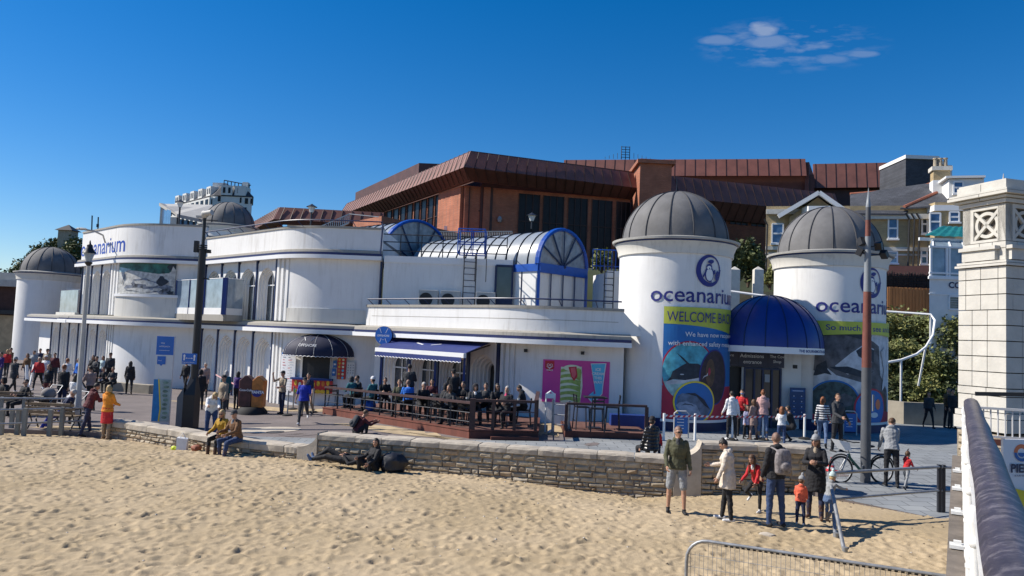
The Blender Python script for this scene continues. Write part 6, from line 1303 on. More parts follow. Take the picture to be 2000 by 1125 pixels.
# --- furniture on the deck
def make_chair(tall=False):
    h = .72 if tall else .45; t = thing('cafe_chair' if not tall else 'bar_stool', '', 'chair' if not tall else 'stool', (0, 0, 0)); w = .21
    mb = MB('black'); mb.box((0, 0, h), (.42, .42, .035)); mb.build('seat', t, local=True, bevel=.008)
    for x in (-1, 1):
        for y in (-1, 1):
            mb = MB('dark_metal'); top = h if y > 0 else h+.38
            mb.bar((x*w*1.05, -y*-w*1.1 if y > 0 else -w*1.15, 0), (x*w*.9, w*.9 if y > 0 else -w*.95, h), .03, .03); mb.build('leg', t, local=True)
    mb = MB('black')
    for x in (-1, 1): mb.bar((x*w*.9, -w*.95, h), (x*w*.88, -w*1.2, h+.4), .03, .03)
    for z in (.14, .25, .37): mb.box((0, -w*1.1, h+z), (.38, .02, .055))
    mb.build('backrest', t, local=True)
    if tall:
        mb = MB('dark_metal'); z = .28
        for y in (-1, 1): mb.bar((-w, y*w*1.05, z), (w, y*w*1.05, z), .02, .02)
        mb.build('footrest', t, local=True)
    return t
def make_table(h=.74, s=.7):
    t = thing('cafe_table', '', 'table'); mb = MB('black'); mb.box((0, 0, h), (s, s, .035)); mb.build('tabletop', t, local=True, bevel=.006)
    mb = MB('dark_metal'); mb.tube([(0, 0, .03), (0, 0, h)], .035, 8); mb.build('pedestal', t, local=True); mb = MB('dark_metal'); mb.box((0, 0, .02), (.44, .44, .03)); mb.build('base', t, local=True); return t
ch0 = make_chair(); st0 = make_chair(True); tb0 = make_table()
used = {}
def put(proto, x, y, z, rz, label, group):
    if proto not in used: used[proto] = 1; o = proto; o.location = (x, y, z); o.rotation_euler = (0, 0, rz); o['label'] = label; o['group'] = group; WM[o] = Matrix.Translation((x, y, z)) @ Matrix.Rotation(rz, 4, 'Z'); return o
    return dup(proto, (x, y, z), rz, label, group)
# tables: along the rail (front row) and by the wall (back row)
def dzs(x): return -.048*max(0, -1.1-x)
for o_ in deck.children:
    if o_.name.startswith('step'): continue
    for v in o_.data.vertices:
        v.co.z += dzs(v.co.x+deck.location.x)
def dpt(px, py):
    p = G(px, py, DZ)
    for _ in range(8): p = G(px, py, DZ+dzs(p.x))
    a, b, c = dk[0], dk[1], dk[2]
    for _ in range(60):
        q = p.xy; n1 = Vector(((b-a).y, -(b-a).x)).normalized(); n2 = Vector(((c-b).y, -(c-b).x)).normalized()
        if (a-q).dot(n1) > .62 and (b-q).dot(n2) > .5: break
        p.x *= 1.006; p.y *= 1.006
    p.z = DZ+dzs(p.x); return p
TB = [(705, 815, 'at the far left end of the long deck, behind the blue jacketed diners'), (765, 822, 'in front of the second deck bay, where a boy in dark camouflage sits'), (835, 830, 'in the middle of the long deck rail beside the small child'), (905, 836, 'near the deck corner, with the brown haired woman'), (752, 802, 'in the back row behind the white woolly hat'), (850, 812, 'in the back row under the right end of the awning'), (935, 822, 'by the arched doorway, in front of the person in a dark hood'), (1003, 830, 'at the right deck end beside the man in a black hoodie')]
for i, (px, py, lab) in enumerate(TB):
    p = dpt(px, py); a = R(-44) if i < 6 else 0; put(tb0, p.x, p.y, p.z, a, 'black table '+lab, 'black cafe tables on the deck')
def cl(px, py, rz, lab): p = dpt(px, py); put(ch0, p.x, p.y, p.z, rz, lab, 'black chairs on the deck'); return p
CH = [(690, 812, 50, 'black cafe chair under the diner in the blue hood'), (727, 820, 60, 'black cafe chair under the diner in the white woolly hat'), (778, 814, 180, 'black cafe chair under the boy in dark camouflage'), (795, 830, 20, 'black cafe chair under the person in the bright blue jacket'), (822, 822, 200, 'black cafe chair under the person in dark clothes beside the small child'), (858, 824, -60, 'black cafe chair under the person in a dark hood by the bottles'), (882, 834, 150, 'black cafe chair under the brown haired woman at the middle of the rail'), (925, 828, 190, 'black cafe chair under the person in the dark hood and grey jacket'), (968, 826, 200, 'black cafe chair under the woman in sunglasses'), (985, 834, 150, 'black cafe chair under the person with the pink scarf'), (1022, 828, 90, 'black cafe chair under the man in the black hoodie'), (655, 805, -130, 'empty black cafe chair at the left end of the deck'), (845, 842, 10, 'empty black cafe chair with its back to the rail near the deck corner'), (905, 845, 0, 'empty black cafe chair closest to the corner post')]
for px, py, a, lab in CH: cl(px, py, R(a), lab)
p = G(1162, 838, .2); t2 = make_table(1.02, .75); t2['label'] = 'tall black bar table on the small deck'; t2.location = (p.x, p.y+.25, .2); 
for px, py, a, lab in ((1135, 838, -80, 'black bar stool left of the tall table on the small deck'), (1165, 842, 0, 'black bar stool in front of the tall table on the small deck'), (1195, 838, 85, 'black bar stool right of the tall table on the small deck')):
    p = G(px, py, .2); put(st0, p.x, p.y, .2, R(a), lab, 'bar stools on the small deck')
mat('bag_blue', (.01, .1, .5), .5, .3, 8, bump=.4)
mb = MB('bag_blue'); p = dpt(722, 808); mb.ball((p.x, p.y, p.z+.2), (.24, .18, .22), 12); mb.ball((p.x+.08, p.y-.05, p.z+.33), (.12, .1, .12), 8); mb.build('bag', smooth=60, label='bright blue bag on the deck floor behind the rail', cat='bag')
g = random.Random(5)
mat('cup', (.6, .6, .58), .4, .1)
for i, (tx, lab) in enumerate(((1, 'on the table by the boy in camouflage'), (2, 'on the table by the small child'), (3, 'on the table of the brown haired woman'), (6, 'on the table of the person in the dark hood'), (7, 'on the table at the right end'))):
    px, py, _ = TB[tx]; p = dpt(px, py); mb = MB('cup'); mb.lathe([(0, 0), (.035, 0), (.045, .12), (.04, .12), (.03, .02)], (p.x+g.uniform(-.15, .15), p.y+g.uniform(-.15, .15), p.z+.757), 10); mb.build('cup', label='white paper cup '+lab, cat='cup', group='white cups on the deck tables')
# --- striped-edge awning over the deck
aw = thing('blue_awning', 'flat blue awning with a white bar and scalloped edge over the deck', 'awning', (-4, 31, 2.6))
mat('awning_blue', (.01, .025, .15), .7, .15, 3)
F0, F1 = U(737, 686, 31.2), U(905, 693, 27.6); B0, B1 = pC.at(1.1, 2.86, .1), pC.at(7.5, 2.86, .1); zf = 2.42
F0.z = F1.z = zf; mb = MB('awning_blue'); mb.add([tuple(F0), tuple(F1), tuple(B1), tuple(B0), (F0.x, F0.y, zf-.02), (F1.x, F1.y, zf-.02), (B1.x, B1.y, B1.z-.02), (B0.x, B0.y, B0.z-.02)], [(0, 1, 2, 3), (7, 6, 5, 4), (0, 4, 5, 1), (1, 5, 6, 2), (2, 6, 7, 3), (3, 7, 4, 0)]); mb.build('canvas', aw)
mb = MB('white_clean'); mb.bar((F0.x-.05, F0.y+.03, zf-.06), (F1.x+.06, F1.y-.06, zf-.06), .14, .17); mb.build('front_bar', aw)
def valance(mb, pts, z, h, n, m, edge='white_clean'):
    L = Path(pts); tot = L.L[-1]; k = n*6; vs = []; fs = []; ed = []
    for i in range(k+1):
        p = L.at(tot*i/k); d = h+.035*(1-abs(math.cos(PI*i/6))) ; vs += [(p.x, p.y, z), (p.x, p.y, z-d)]; q = L.at(tot*i/k, 0, .008); ed.append((q.x, q.y, z-d))
    for i in range(k): fs.append((2*i, 2*i+1, 2*i+3, 2*i+2))
    mb.add(vs, fs, m); mb.tube(ed, .013, 4, edge)
mb = MB('awning_blue'); valance(mb, [F0.xy+Vector((-.07, -.07)), F1.xy+Vector((-.07, -.07))], zf-.13, .17, 26, 'awning_blue'); mb.build('valance', aw)
mb = MB('dark_metal'); mb.bar(B0-Vector((0, 0, .1)), (F0.x+.1, F0.y+.1, zf-.06), .04, .04); mb.bar(B1-Vector((0, 0, .1)), (F1.x-.1, F1.y+.1, zf-.06), .04, .04); mb.build('awning_arms', aw)
d_ = (F1-F0).normalized(); bk = ((B0+B1)/2-(F0+F1)/2); c = F0.lerp(F1, .5)+bk*.5+Vector((0, 0, .012)); mb = MB('letter_white')
for s, l in ((-1, 1), (1, 1)): a = c+d_*(.25*s); b = c+d_*(.75*s)+bk.normalized()*.25; mb.bar(a, b, .07, .01, up=bk.cross(d_))
mb.build('awning_marks', aw)
# posts under the awning
for i, px in enumerate((742, 798, 848, 905)):
    p = U(px, 760, 31.5-i*1.15); mb = MB('blue_paint'); mb.bar((p.x, p.y, DZ), (p.x, p.y, 2.35), .08, .08); mb.build('awning_post', aw)
# round hanging sign
rs = U(749, 655, 32.2); sgn = thing('round_sign', 'round blue sign with white rays hanging at the canopy edge', 'sign', rs)
mb = MB('sign_blue'); mat('sign_disc', (.01, .13, .5), .4, .1); n_ = Vector((-.25, -.97, 0)); t_ = Vector((.97, -.25, 0)); rr = .385
vs = []; k = 36
for d in (0, .14):
    for i in range(k): a = 2*PI*i/k; vs.append(rs-n_*d+t_*rr*math.cos(a)+Vector((0, 0, rr*math.sin(a))))
mb = MB('sign_disc'); mb.add(vs, [list(range(k)), list(range(k, 2*k))[::-1]]); mb.add(vs, [(i, (i+1) % k, k+(i+1) % k, k+i) for i in range(k)], 'blue_band'); mb.build('disc', sgn)
pp = Path([(rs-t_*2+n_*.01).xy, (rs+t_*2+n_*.01).xy]); sh = []
for x0, y0, x1, y1 in ((-.18, .3, -.09, .1), (.2, .3, .1, .1), (-.15, -.3, -.09, -.12), (.16, -.3, .09, -.12)): sh.append(('letter_white', poly([(2+x0-.014, rs.z+y0), (2+x0+.014, rs.z+y0), (2+x1+.01, rs.z+y1), (2+x1-.01, rs.z+y1)])))
sh += [('letter_white', shift(text2d('OFFSHORE', .115, .002, 'CENTER'), 2, rs.z-.05)), ('letter_white', shift(text2d('CAFE', .05, 0, 'CENTER'), 2, rs.z-.2))]
art('sign_marks', pp, sh, parent=sgn); mb = MB('blue_band'); mb.bar(rs+Vector((0, .08, -.38)), rs+Vector((0, .08, -.55)), .06, .06); mb.build('bracket', sgn)
# --- kiosk in the bow: window, counter, menus, domed awning
kc = pB.at(pB.u_px(622, 1.5), 0, 0); kq = pB.u_px(622, 1.5)
ks = thing('kiosk', 'snack kiosk window with red counter front in the curved wall', 'kiosk', (kc.x, kc.y, -.45))
u = lambda px: pB.u_px(px, 1.2)
def kz(py): return 3.15-(py-642)*34.6/1480
mb = MB('black'); mb.wall(pB.sub(u(592), u(645)), .05, kz(741), kz(688), off=.06); mb.build('serving_window', ks)
mb = MB('pale_grey'); mb.wall(pB.sub(u(589), u(592.5)), .1, kz(741), kz(688), off=.1); mb.wall(pB.sub(u(645), u(646.5)), .1, kz(741), kz(688), off=.1); mb.build('window_frame', ks)
mb = MB('blue_paint'); mb.wall(pB.sub(u(578), u(652)), .45, kz(743.5), kz(740), off=.38); mb.build('counter', ks)
mat('menu_red', (.5, .03, .03), .5, .1); mat('fruit_y', (.7, .45, .03), .5, .3, 10); mat('fruit_g', (.15, .35, .03), .5, .3, 10); mat('menu_orange', (.65, .2, .03), .5, .2, 8)
sh = []; g = random.Random(9); U0, U1 = u(578), u(653)
for i in range(16): x = lerp(U0+.1, U1-.1, (i % 8+.5)/8); sh.append((g.choice(['fruit_y', 'menu_orange', 'cream', 'fruit_y']), ell(x, kz(752)+g.uniform(-.06, .1), .07, .12)) if i < 8 else (g.choice(['fruit_y', 'fruit_g', 'fruit_y']), ell(x, kz(765), .11, .09)))
art('counter_front', pB, sh, base=.2, curved=True, parent=ks, step=.002, back=('menu_red', U0, kz(768), U1, kz(744), .05))
sh = [('sign_blue', rect(u(554), kz(699), u(577), kz(693)))]
for cx0 in (556, 567):
    for r_i in range(13): sh.append((g.choice(['pale_grey', 'pale_grey', 'menu_red']) if r_i else 'ink', rect(u(cx0), kz(703+r_i*5.2), u(cx0)+.1+g.random()*.1, kz(701.8+r_i*5.2))))
art('menu_board', pB, sh, base=.1, curved=True, parent=ks, step=.002, back=('sign_white', u(553), kz(776), u(580), kz(693), .04))
sh = []
for i in range(12): sh.append((['fruit_y', 'cream', 'menu_orange', 'sky_blue'][i % 4 if i > 3 else i % 2], ell(lerp(u(659), u(675), .27+.46*(i % 2)), kz(702+i//2*7), .055)))
art('menu_board', pB, sh, base=.06, curved=True, parent=ks, step=.002, back=('menu_red', u(659), kz(740), u(676), kz(697), .03))
for a, b, c_, d_2 in ((650, 657, 718, 704), (649, 656, 734, 720)): art('menu_board', pB, [('letter_white', rect(u(a+1.5), kz(c_-5), u(b-1.5), kz(c_-8)))], base=.06, curved=True, parent=ks, step=.002, back=('sign_blue', u(a), kz(c_), u(b), kz(d_2), .03))
sh = [('ink', ell(lerp(u(680), u(690), (i % 3)/2), kz(712+i//3*5), .022, n=8)) for i in range(12)]
art('menu_board', pB, sh, base=.06, curved=True, parent=ks, step=.002, back=('pale_white', u(677), kz(738), u(693), kz(706), .03) if mat('pale_white', (.62, .62, .6), .6, .05) else None)
sc = thing('dome_awning', 'dark navy half dome awning with a scalloped edge over the kiosk window', 'awning', (kc.x, kc.y, 2))
mat('navy_cloth', (.009, .012, .04), .7, .2, 4); rw = 1.62; rd_ = 1.05; hh = .92; kz0 = kz(693); nw = Vector((0.02, -1)); tw = Vector((1, .02))
bc = kc.xy-nw*.02
def dp(a, e, s=1.0): return (bc.x+tw.x*rw*s*math.cos(a)*math.cos(e)-0+nw.x*rd_*s*math.sin(a)*math.cos(e), bc.y+tw.y*rw*s*math.cos(a)*math.cos(e)+nw.y*rd_*s*math.sin(a)*math.cos(e), kz0+hh*s*math.sin(e))
n = 28; k = 10; vs = [dp(PI*i/n, PI/2*j/k) for j in range(k+1) for i in range(n+1)]; mb = MB('navy_cloth'); mb.add(vs, [(j*(n+1)+i, j*(n+1)+i+1, (j+1)*(n+1)+i+1, (j+1)*(n+1)+i) for j in range(k) for i in range(n)]); mb.build('canvas', sc, smooth=60)
mb = MB('pale_grey')
for i in range(1, 6): mb.tube([dp(PI*i/6, PI/2*j/k, 1.006) for j in range(k+1)], .009, 4)
mb.build('piping', sc)
mb = MB('navy_cloth'); valance(mb, [Vector(dp(PI-PI*i/n, 0)[:2]) for i in range(n+1)], kz0, .07, 22, 'navy_cloth'); mb.build('valance', sc)
mb = MB('letter_white')
tg = text2d('OFFSHORE', .17, 0, 'CENTER'); vs = []
def onD(x, z):
    e = math.asin(min(.99, (z-kz0)/hh)); ca = max(-.98, min(.98, x/(rw*math.cos(e)))); a = math.acos(ca); return dp(a, e, 1.012)
mb.add([onD(x-.32, y+kz0+.34) for x, y in tg[0]], tg[1]); 
for x0, z0_, x1, z1_ in ((-.55, .75, -.45, .6), (-.1, .75, -.2, .6)): mb.tube([onD(x0, kz0+z0_), onD(x1, kz0+z1_)], .014, 4)
mb.build('awning_lettering', sc)
# --- can-shaped litter bin pair
mat('can_brown', (.09, .03, .025), .45, .6, 3); mat('can_orange', (.5, .17, .03), .45, .4, 4); mat('rubber', (.015, .015, .015), .8, .2)
bp_ = GP(492, 808); lbn = thing('drinks_bin', 'big drinks bin shaped like two printed cans side by side', 'litter bin', bp_)
sc_ = 31.2/1480; zc = bp_.z
def slab(mb, x0, x1, z0, z1, y0, y1, m, rnd=.12):
    pts = [(x0, z0), (x1, z0), (x1+.02, z1-rnd), (x1-rnd, z1), (x0+rnd, z1), (x0-.02, z1-rnd)]; n = len(pts)
    vs = [(bp_.x+x, bp_.y+y0, zc+z) for x, z in pts]+[(bp_.x+x, bp_.y+y1, zc+z) for x, z in pts]; mb.add(vs, [list(range(n)), list(range(n, 2*n))[::-1]]+[(i, (i+1) % n, n+(i+1) % n, n+i) for i in range(n)], m)
mb = MB(); slab(mb, -.5, .0, .28, 1.55, -.25, .25, 'can_brown', .2); mb.build('brown_can', lbn, bevel=.03); mb = MB(); slab(mb, .02, .47, .28, 1.55, -.24, .24, 'can_orange', .2); mb.build('orange_can', lbn, bevel=.03)
mb = MB('rubber'); mb.lathe([(.62, 0), (.6, .12), (.45, .28), (0, .3)], bp_, 20); mb.build('base', lbn, smooth=40)
cf = flatpath((bp_.x-.5, bp_.y-.265), 0); art('can_lettering', cf, [('letter_white', shift(text2d('Coca-Cola', .12, .004), .02, zc+.93)), ('letter_blue', ell(.74, zc+.85, .2, .14)), ('letter_white', shift(text2d('FANTA', .155, .008), .53, zc+.85))], parent=lbn)
# --- queue posts and tape by the kiosk
def qpost(x, y, z, label, m='galv', h=1.0, base=True, r=.03, grp='belt posts by the kiosk'):
    t = thing('barrier_post', label, 'post', (x, y, z), group=grp); mb = MB(m); mb.tube([(x, y, z), (x, y, z+h)], r, 8); mb.build('pole', t, smooth=60)
    if base: mb = MB('rubber'); mb.lathe([(.2, 0), (.19, .05), (.05, .09), (0, .09)], (x, y, z), 14); mb.build('base', t, smooth=40)
    return Vector((x, y, z+h-.06))
kp = [qpost(*GP(px, py), lab) for px, py, lab in ((561, 812, 'grey belt post beside the man in the beige shirt'), (572, 800, 'grey belt post furthest back, near the white menu board'), (611, 806, 'grey belt post right of the person in the blue shirt'))]
mat('tape_red', (.6, .04, .05), .6, .1); mat('tape_white', (.7, .7, .7), .6, .05)
def tape(pts, label, w=.07, name='barrier_tape', seg=.11, sag=.06):
    mb = MB(); L = 0
    for a, b in zip(pts, pts[1:]):
        n = max(2, int((b-a).length/seg)); 
        for i in range(n):
            p = a.lerp(b, i/n); q = a.lerp(b, (i+1)/n); p = p-Vector((0, 0, sag*4*(i/n)*(1-i/n))); q = q-Vector((0, 0, sag*4*((i+1)/n)*(1-(i+1)/n))); sk = (b-a).normalized()*.03
            mb.add([p-Vector((0, 0, w/2))-sk, q-Vector((0, 0, w/2))-sk, q+Vector((0, 0, w/2))+sk, p+Vector((0, 0, w/2))+sk], [(0, 1, 2, 3)], 'tape_red' if i % 2 else 'tape_white')
    return mb.build(name, label=label, cat='barrier tape')
wp_ = GP(419, 770); tape([Vector((wp_.x, wp_.y, .55)), U(470, 755, 33.6), U(515, 756, 33)], 'thin red and white tape stretched in front of the ribbed blue and white wall', sag=.03)
tape([kp[0], kp[1], U(590, 770, 33.5)], 'red and white tape between the grey belt posts at the kiosk', w=.05)
# --- entrance posts and tape
ep = []
for px, py, lab in ((1296, 860, 'white post at the left end of the entrance tape beside the padded jacket'), (1357, 860, 'white post in front of the near banner'), (1430, 860, 'white post where the entrance queue starts'), (1490, 860, 'white post in front of the pink hooded jacket'), (1571, 858, 'white post at the right end of the entrance tape')):
    p = G(px, py, 0); ep.append(qpost(p.x, p.y, 0, lab, 'white_clean', .86, px > 1400, .042, 'white posts carrying the entrance tape'))
tape([p-Vector((0, .06, .0)) for p in ep], 'red and white striped tape across the aquarium entrance', sag=.03, w=.06, seg=.09)
# boards near the entrance
for px, py, lab, m in ((1330, 855, 'small blue pavement sign standing behind the near banner tape', 'sign_blue'), (1660, 850, 'small blue pavement sign at the foot of the far banner', 'sign_blue')):
    p = G(px, py, 0); t = thing('pavement_sign', lab, 'sign', p); mb = MB('pale_grey'); mb.tube([(p.x-.24, p.y, 0), (p.x-.24, p.y, .8), (p.x-.15, p.y, .88), (p.x+.15, p.y, .88), (p.x+.24, p.y, .8), (p.x+.24, p.y, 0)], .022, 6); mb.build('frame', t)
    mb = MB(m); mb.box((p.x, p.y, .46), (.42, .03, .66)); mb.build('panel', t); fp = flatpath((p.x-.2, p.y-.018), 0); art('sign_marks', fp, [('letter_white', rect(.05, .3+.1*i, .28, .32+.1*i)) for i in range(4)], parent=t)
# --- lamp posts, CCTV pole, totem, mast
lp = GP(149, 831); lt = thing('street_lamp', 'pale grey street lamp with a black lantern hood on the promenade', 'lamp', lp)
top = U(176, 480, lp.y).z
mb = MB('lamp_grey'); mat('lamp_grey', (.42, .42, .4), .6, .1); mb.lathe([(.14, 0), (.14, .55), (.11, .7), (.085, 1.2), (.05, top-lp.z-.75), (.05, top-lp.z-.62)], lp, 14); mb.build('pole', lt, smooth=40)
mb = MB('black'); mb.lathe([(.045, -.7), (.12, -.6), (.12, -.56), (.05, -.56)], (lp.x, lp.y, top), 12); mb.lathe([(.22, -.26), (.2, -.22), (.09, -.06), (.09, .02), (.04, .06), (.02, .16), (0, .2)], (lp.x, lp.y, top), 14); mb.build('lantern_hood', lt, smooth=40)
mb = MB('glass_pale'); mb.lathe([(.08, -.55), (.17, -.27), (.17, -.24)], (lp.x, lp.y, top), 10); mb.build('lantern_glass', lt, smooth=40)
cp = GP(366, 836); ct = thing('camera_pole', 'tall black pole with a security camera on top and a tapered cabinet base', 'pole', cp)
tz = U(392, 425, cp.y).z; bz = 2.35
mb = MB('black'); mb.prism([(cp.x-.08, cp.y-.3), (cp.x+.28, cp.y-.25), (cp.x+.28, cp.y+.25), (cp.x-.08, cp.y+.3)], cp.z, cp.z+1.15); mb.add([(cp.x-.08, cp.y-.3, cp.z+1.15), (cp.x+.28, cp.y-.25, cp.z+1.15), (cp.x+.28, cp.y+.25, cp.z+1.15), (cp.x-.08, cp.y+.3, cp.z+1.15), (cp.x+.02, cp.y-.1, cp.z+1.75), (cp.x+.22, cp.y-.1, cp.z+1.75), (cp.x+.22, cp.y+.1, cp.z+1.75), (cp.x+.02, cp.y+.1, cp.z+1.75)], [(0, 1, 5, 4), (1, 2, 6, 5), (2, 3, 7, 6), (3, 0, 4, 7)]); mb.build('cabinet', ct)
mb = MB('concrete'); mat('cab_grey', (.1, .115, .13), .6, .1); mb = MB('cab_grey'); mb.prism([(cp.x-.3, cp.y-.28), (cp.x-.085, cp.y-.3), (cp.x-.085, cp.y+.3), (cp.x-.3, cp.y+.28)], cp.z, cp.z+1.05); mb.add([(cp.x-.3, cp.y-.28, cp.z+1.05), (cp.x-.085, cp.y-.3, cp.z+1.05), (cp.x-.085, cp.y+.3, cp.z+1.05), (cp.x-.3, cp.y+.28, cp.z+1.05), (cp.x-.085, cp.y-.3, cp.z+1.4), (cp.x-.085, cp.y+.3, cp.z+1.4)], [(0, 1, 4), (2, 3, 5), (0, 4, 5, 3)]); mb.build('side_cabinet', ct)
px_ = cp.x+.12; mb = MB('black'); mb.tube([(px_, cp.y, cp.z+1.2), (px_, cp.y, 5.7)], .125, 14); mb.tube([(px_, cp.y, 5.7), (px_, cp.y, tz)], .055, 10)
for z in (5.72, 5.78, 5.85): mb.tube([(px_, cp.y, z-.015), (px_, cp.y, z+.015)], .15, 12)
mb.box((px_-.22, cp.y, 5.8), (.14, .14, .4)); mb.box((px_+.2, cp.y, 5.65), (.16, .1, .12)); mb.bar((px_-.3, cp.y, 5.62), (px_+.3, cp.y, 5.62), .04, .04); mb.bar((px_, cp.y, 4.72), (px_+.3, cp.y, 4.68), .04, .05); mb.bar((px_-.2, cp.y, tz-.08), (px_+.45, cp.y, tz-.08), .03, .03); mb.build('pole', ct, smooth=30)
mb = MB('lamp_grey'); mb.ball((px_+.02, cp.y-.05, tz+.12), .14, 12); mb.tube([(px_+.02, cp.y-.1, tz+.13), (px_+.32, cp.y-.2, tz+.17)], [.09, .1], 10); mb.box((px_-.12, cp.y, tz+.02), (.3, .2, .08)); mb.build('camera', ct, smooth=40)
bs = U(372, 700, cp.y-.2); fp = flatpath((bs.x-.28, bs.y), R(-4)); z0 = bs.z; T = lambda g: g
sh = [('letter_white', ell(.08, z0+.08, .035, .05)), ('letter_white', rect(.055, z0-.07, .105, z0+.04)), ('letter_white', ell(.44, z0+.08, .035, .05)), ('letter_white', rect(.415, z0-.07, .465, z0+.04)), ('letter_white', rect(.14, z0-.0, .38, z0+.012)), ('letter_white', poly([(.13, z0+.006), (.17, z0+.035), (.17, z0-.023)])), ('letter_white', poly([(.39, z0+.006), (.35, z0+.035), (.35, z0-.023)])), ('letter_white', shift(text2d('Keep your distance', .055), .03, z0-.15))]
art('distance_sign', fp, sh, back=('sign_disc', 0, z0-.19, .52, z0+.17, .02), label='small blue distancing sign strapped to the black pole', cat='sign')
tp = GP(312, 832); tt = thing('map_totem', 'tall blue and white information totem with a coast map', 'information totem', tp)
an = R(6); dx = Vector((math.cos(an), math.sin(an))); W0 = .58; H0 = 3.1; c = tp.xy-dx*W0/2; fp = flatpath(c, an); zt = tp.z
mb = MB('totem_side'); mat('totem_side', (.6, .63, .66), .5, .05); mb.wall([c, c+dx*W0], .12, zt, zt+H0); mb.build('body', tt)
mat('map_blue', (.01, .2, .5), .5, .15, 4); mat('map_green', (.16, .25, .2), .6, .6, 6); mat('map_pale', (.33, .42, .42), .6, .25, 5)
sh = [('sign_disc', rect(0, zt+2.45, W0, zt+H0)), ('letter_white', shift(text2d('PIER', .07), .15, zt+2.83)), ('letter_white', shift(text2d('APPROACH', .07), .09, zt+2.72)), ('letter_white', rect(.1, zt+2.6, .45, zt+2.61)), ('sign_disc', poly([(.06, zt+2.12), (.34, zt+2.12), (.34, zt+2.4), (.06, zt+2.4)])), ('sign_disc', poly([(.14, zt+2.13), (.26, zt+2.13), (.2, zt+2.06)])), ('letter_white', shift(text2d('Beach', .05), .1, zt+2.24)), ('map_pale', rect(0, zt+.16, W0, zt+1.6)), ('map_blue', poly([(0, zt+.16), (.22, zt+.16), (.25, zt+.6), (.2, zt+1.1), (.14, zt+1.6), (0, zt+1.6)])), ('sign_yellow', poly([(.22, zt+.16), (.26, zt+.16), (.29, zt+.6), (.24, zt+1.1), (.18, zt+1.6), (.14, zt+1.6), (.2, zt+1.1), (.25, zt+.6)]))]
for i in range(9): sh.append(('map_green', ell(.42+.02*math.sin(i*2), zt+.3+.15*i, .09, .05, n=9)))
art('map_panel', fp, sh, parent=tt, base=.0)
# rusty mast on the right
mp_ = G(1690, 945, -.29); mt = thing('mast', 'tall tapering mast, grey below and rust red above, with floodlights', 'mast', mp_)
zz = lambda py: U(1697, py, mp_.y).z
mat('mast_grey', (.075, .08, .09), .6, .15); mat('mast_rust', (.16, .05, .035), .7, .25, 3, bump=.1); mat('mast_pale', (.2, .22, .24), .5, .15)
mb = MB('mast_grey'); mb.lathe([(.125, 0), (.12, zz(718)-mp_.z)], mp_, 18); mb.lathe([(.135, .0), (.135, .03)], mp_, 18); mb.build('lower_tube', mt, smooth=50)
mb = MB('mast_rust'); mb.lathe([(.119, 0), (.095, zz(570)-zz(718))], (mp_.x, mp_.y, zz(718)), 18); mb.lathe([(.07, 0), (.065, zz(430)-zz(462))], (mp_.x, mp_.y, zz(462)), 14); mb.build('upper_tube', mt, smooth=50)
mb = MB('mast_pale'); mb.lathe([(.095, 0), (.07, zz(462)-zz(570))], (mp_.x, mp_.y, zz(570)), 18); mb.lathe([(.065, 0), (.06, .05), (.0, zz(365)-zz(405))], (mp_.x, mp_.y, zz(405)), 14); mb.build('tip', mt, smooth=50)
mb = MB('mast_grey'); mb.lathe([(.066, 0), (.064, zz(405)-zz(430))], (mp_.x, mp_.y, zz(430)), 14); mb.build('collar', mt, smooth=50)
tv = Vector((mp_.x, mp_.y, 0)); 
for px, py, rx, rz in ((1679, 492, .5, .9), (1683, 472, -.4, .4), (1716, 480, .5, -.7), (1727, 497, .8, -.9)):
    q = U(px, py, mp_.y+.05); mb = MB('black'); mb.box(q, (.17, .14, .2), rz, rx=rx); mb.tube([q, (tv.x, tv.y, q.z-.05)], .02, 5); mb.build('floodlight', mt)
mb = MB('mast_pale'); q = U(1704, 787, mp_.y-.15); mb.box((q.x+.02, q.y, q.z), (.04, .03, .42)); mb.build('reflector', mt)
# camera arm on the parapet, white leaning boards
mb = MB('ledge_pale'); a = pA.at(pA.u_px(214, 7.8), 7.6, .22); b = a+Vector((-.2, -.9, .55)); mb.tube([a, a+Vector((0, -.3, .4)), b, b+Vector((-.6, -.5, .05))], .05, 6); mb.ball(b+Vector((-.5, -.4, .05)), (.35, .12, .08), 8); mb.build('wall_spotlight', smooth=60, label='curved wall spotlight arm above the parapet lettering', cat='spotlight')
# benches, railings at the left
rl = thing('beach_railing', 'grey post and rail fence where sand meets promenade at the left edge', 'fence', (-14, 24, -.5))
for px, py0, py1 in ((2, 797, 851), (33, 797, 853), (46, 797, 853), (96, 800, 850), (119, 795, 850), (22, 798, 838)):
    p = GP(px, py1-2); t_ = U(px+1, py0, p.y).z; mb = MB('rail_grey'); mat('rail_grey', (.2, .205, .19), .7, .2) if 'rail_grey' not in M else None; mb.bar((p.x, p.y, p.z-.1), (p.x, p.y, t_), .12, .09); mb.build('post', rl)
a, b = GP(-60, 848), GP(175, 848)
for z in (.36, .78): 
    mb = MB('galv'); mb.tube([(a.x, a.y, -.5+z), (b.x, b.y, -.5+z)], .03, 8); mb.build('rail', rl, smooth=60)
r2 = thing('beach_railing', 'shorter grey rail just behind the fence at the left edge', 'fence', (-14, 26, -.5)); a, b = GP(-40, 828), GP(126, 828)
mb = MB('galv'); mb.tube([(a.x, a.y, .4), (b.x, b.y, .4)], .03, 8); mb.build('rail', r2)
for px in (0, 44, 124): p = GP(px, 826); mb = MB('rail_grey'); mb.bar((p.x, p.y, -.5), (p.x, p.y, .42), .09, .09); mb.build('post', r2)
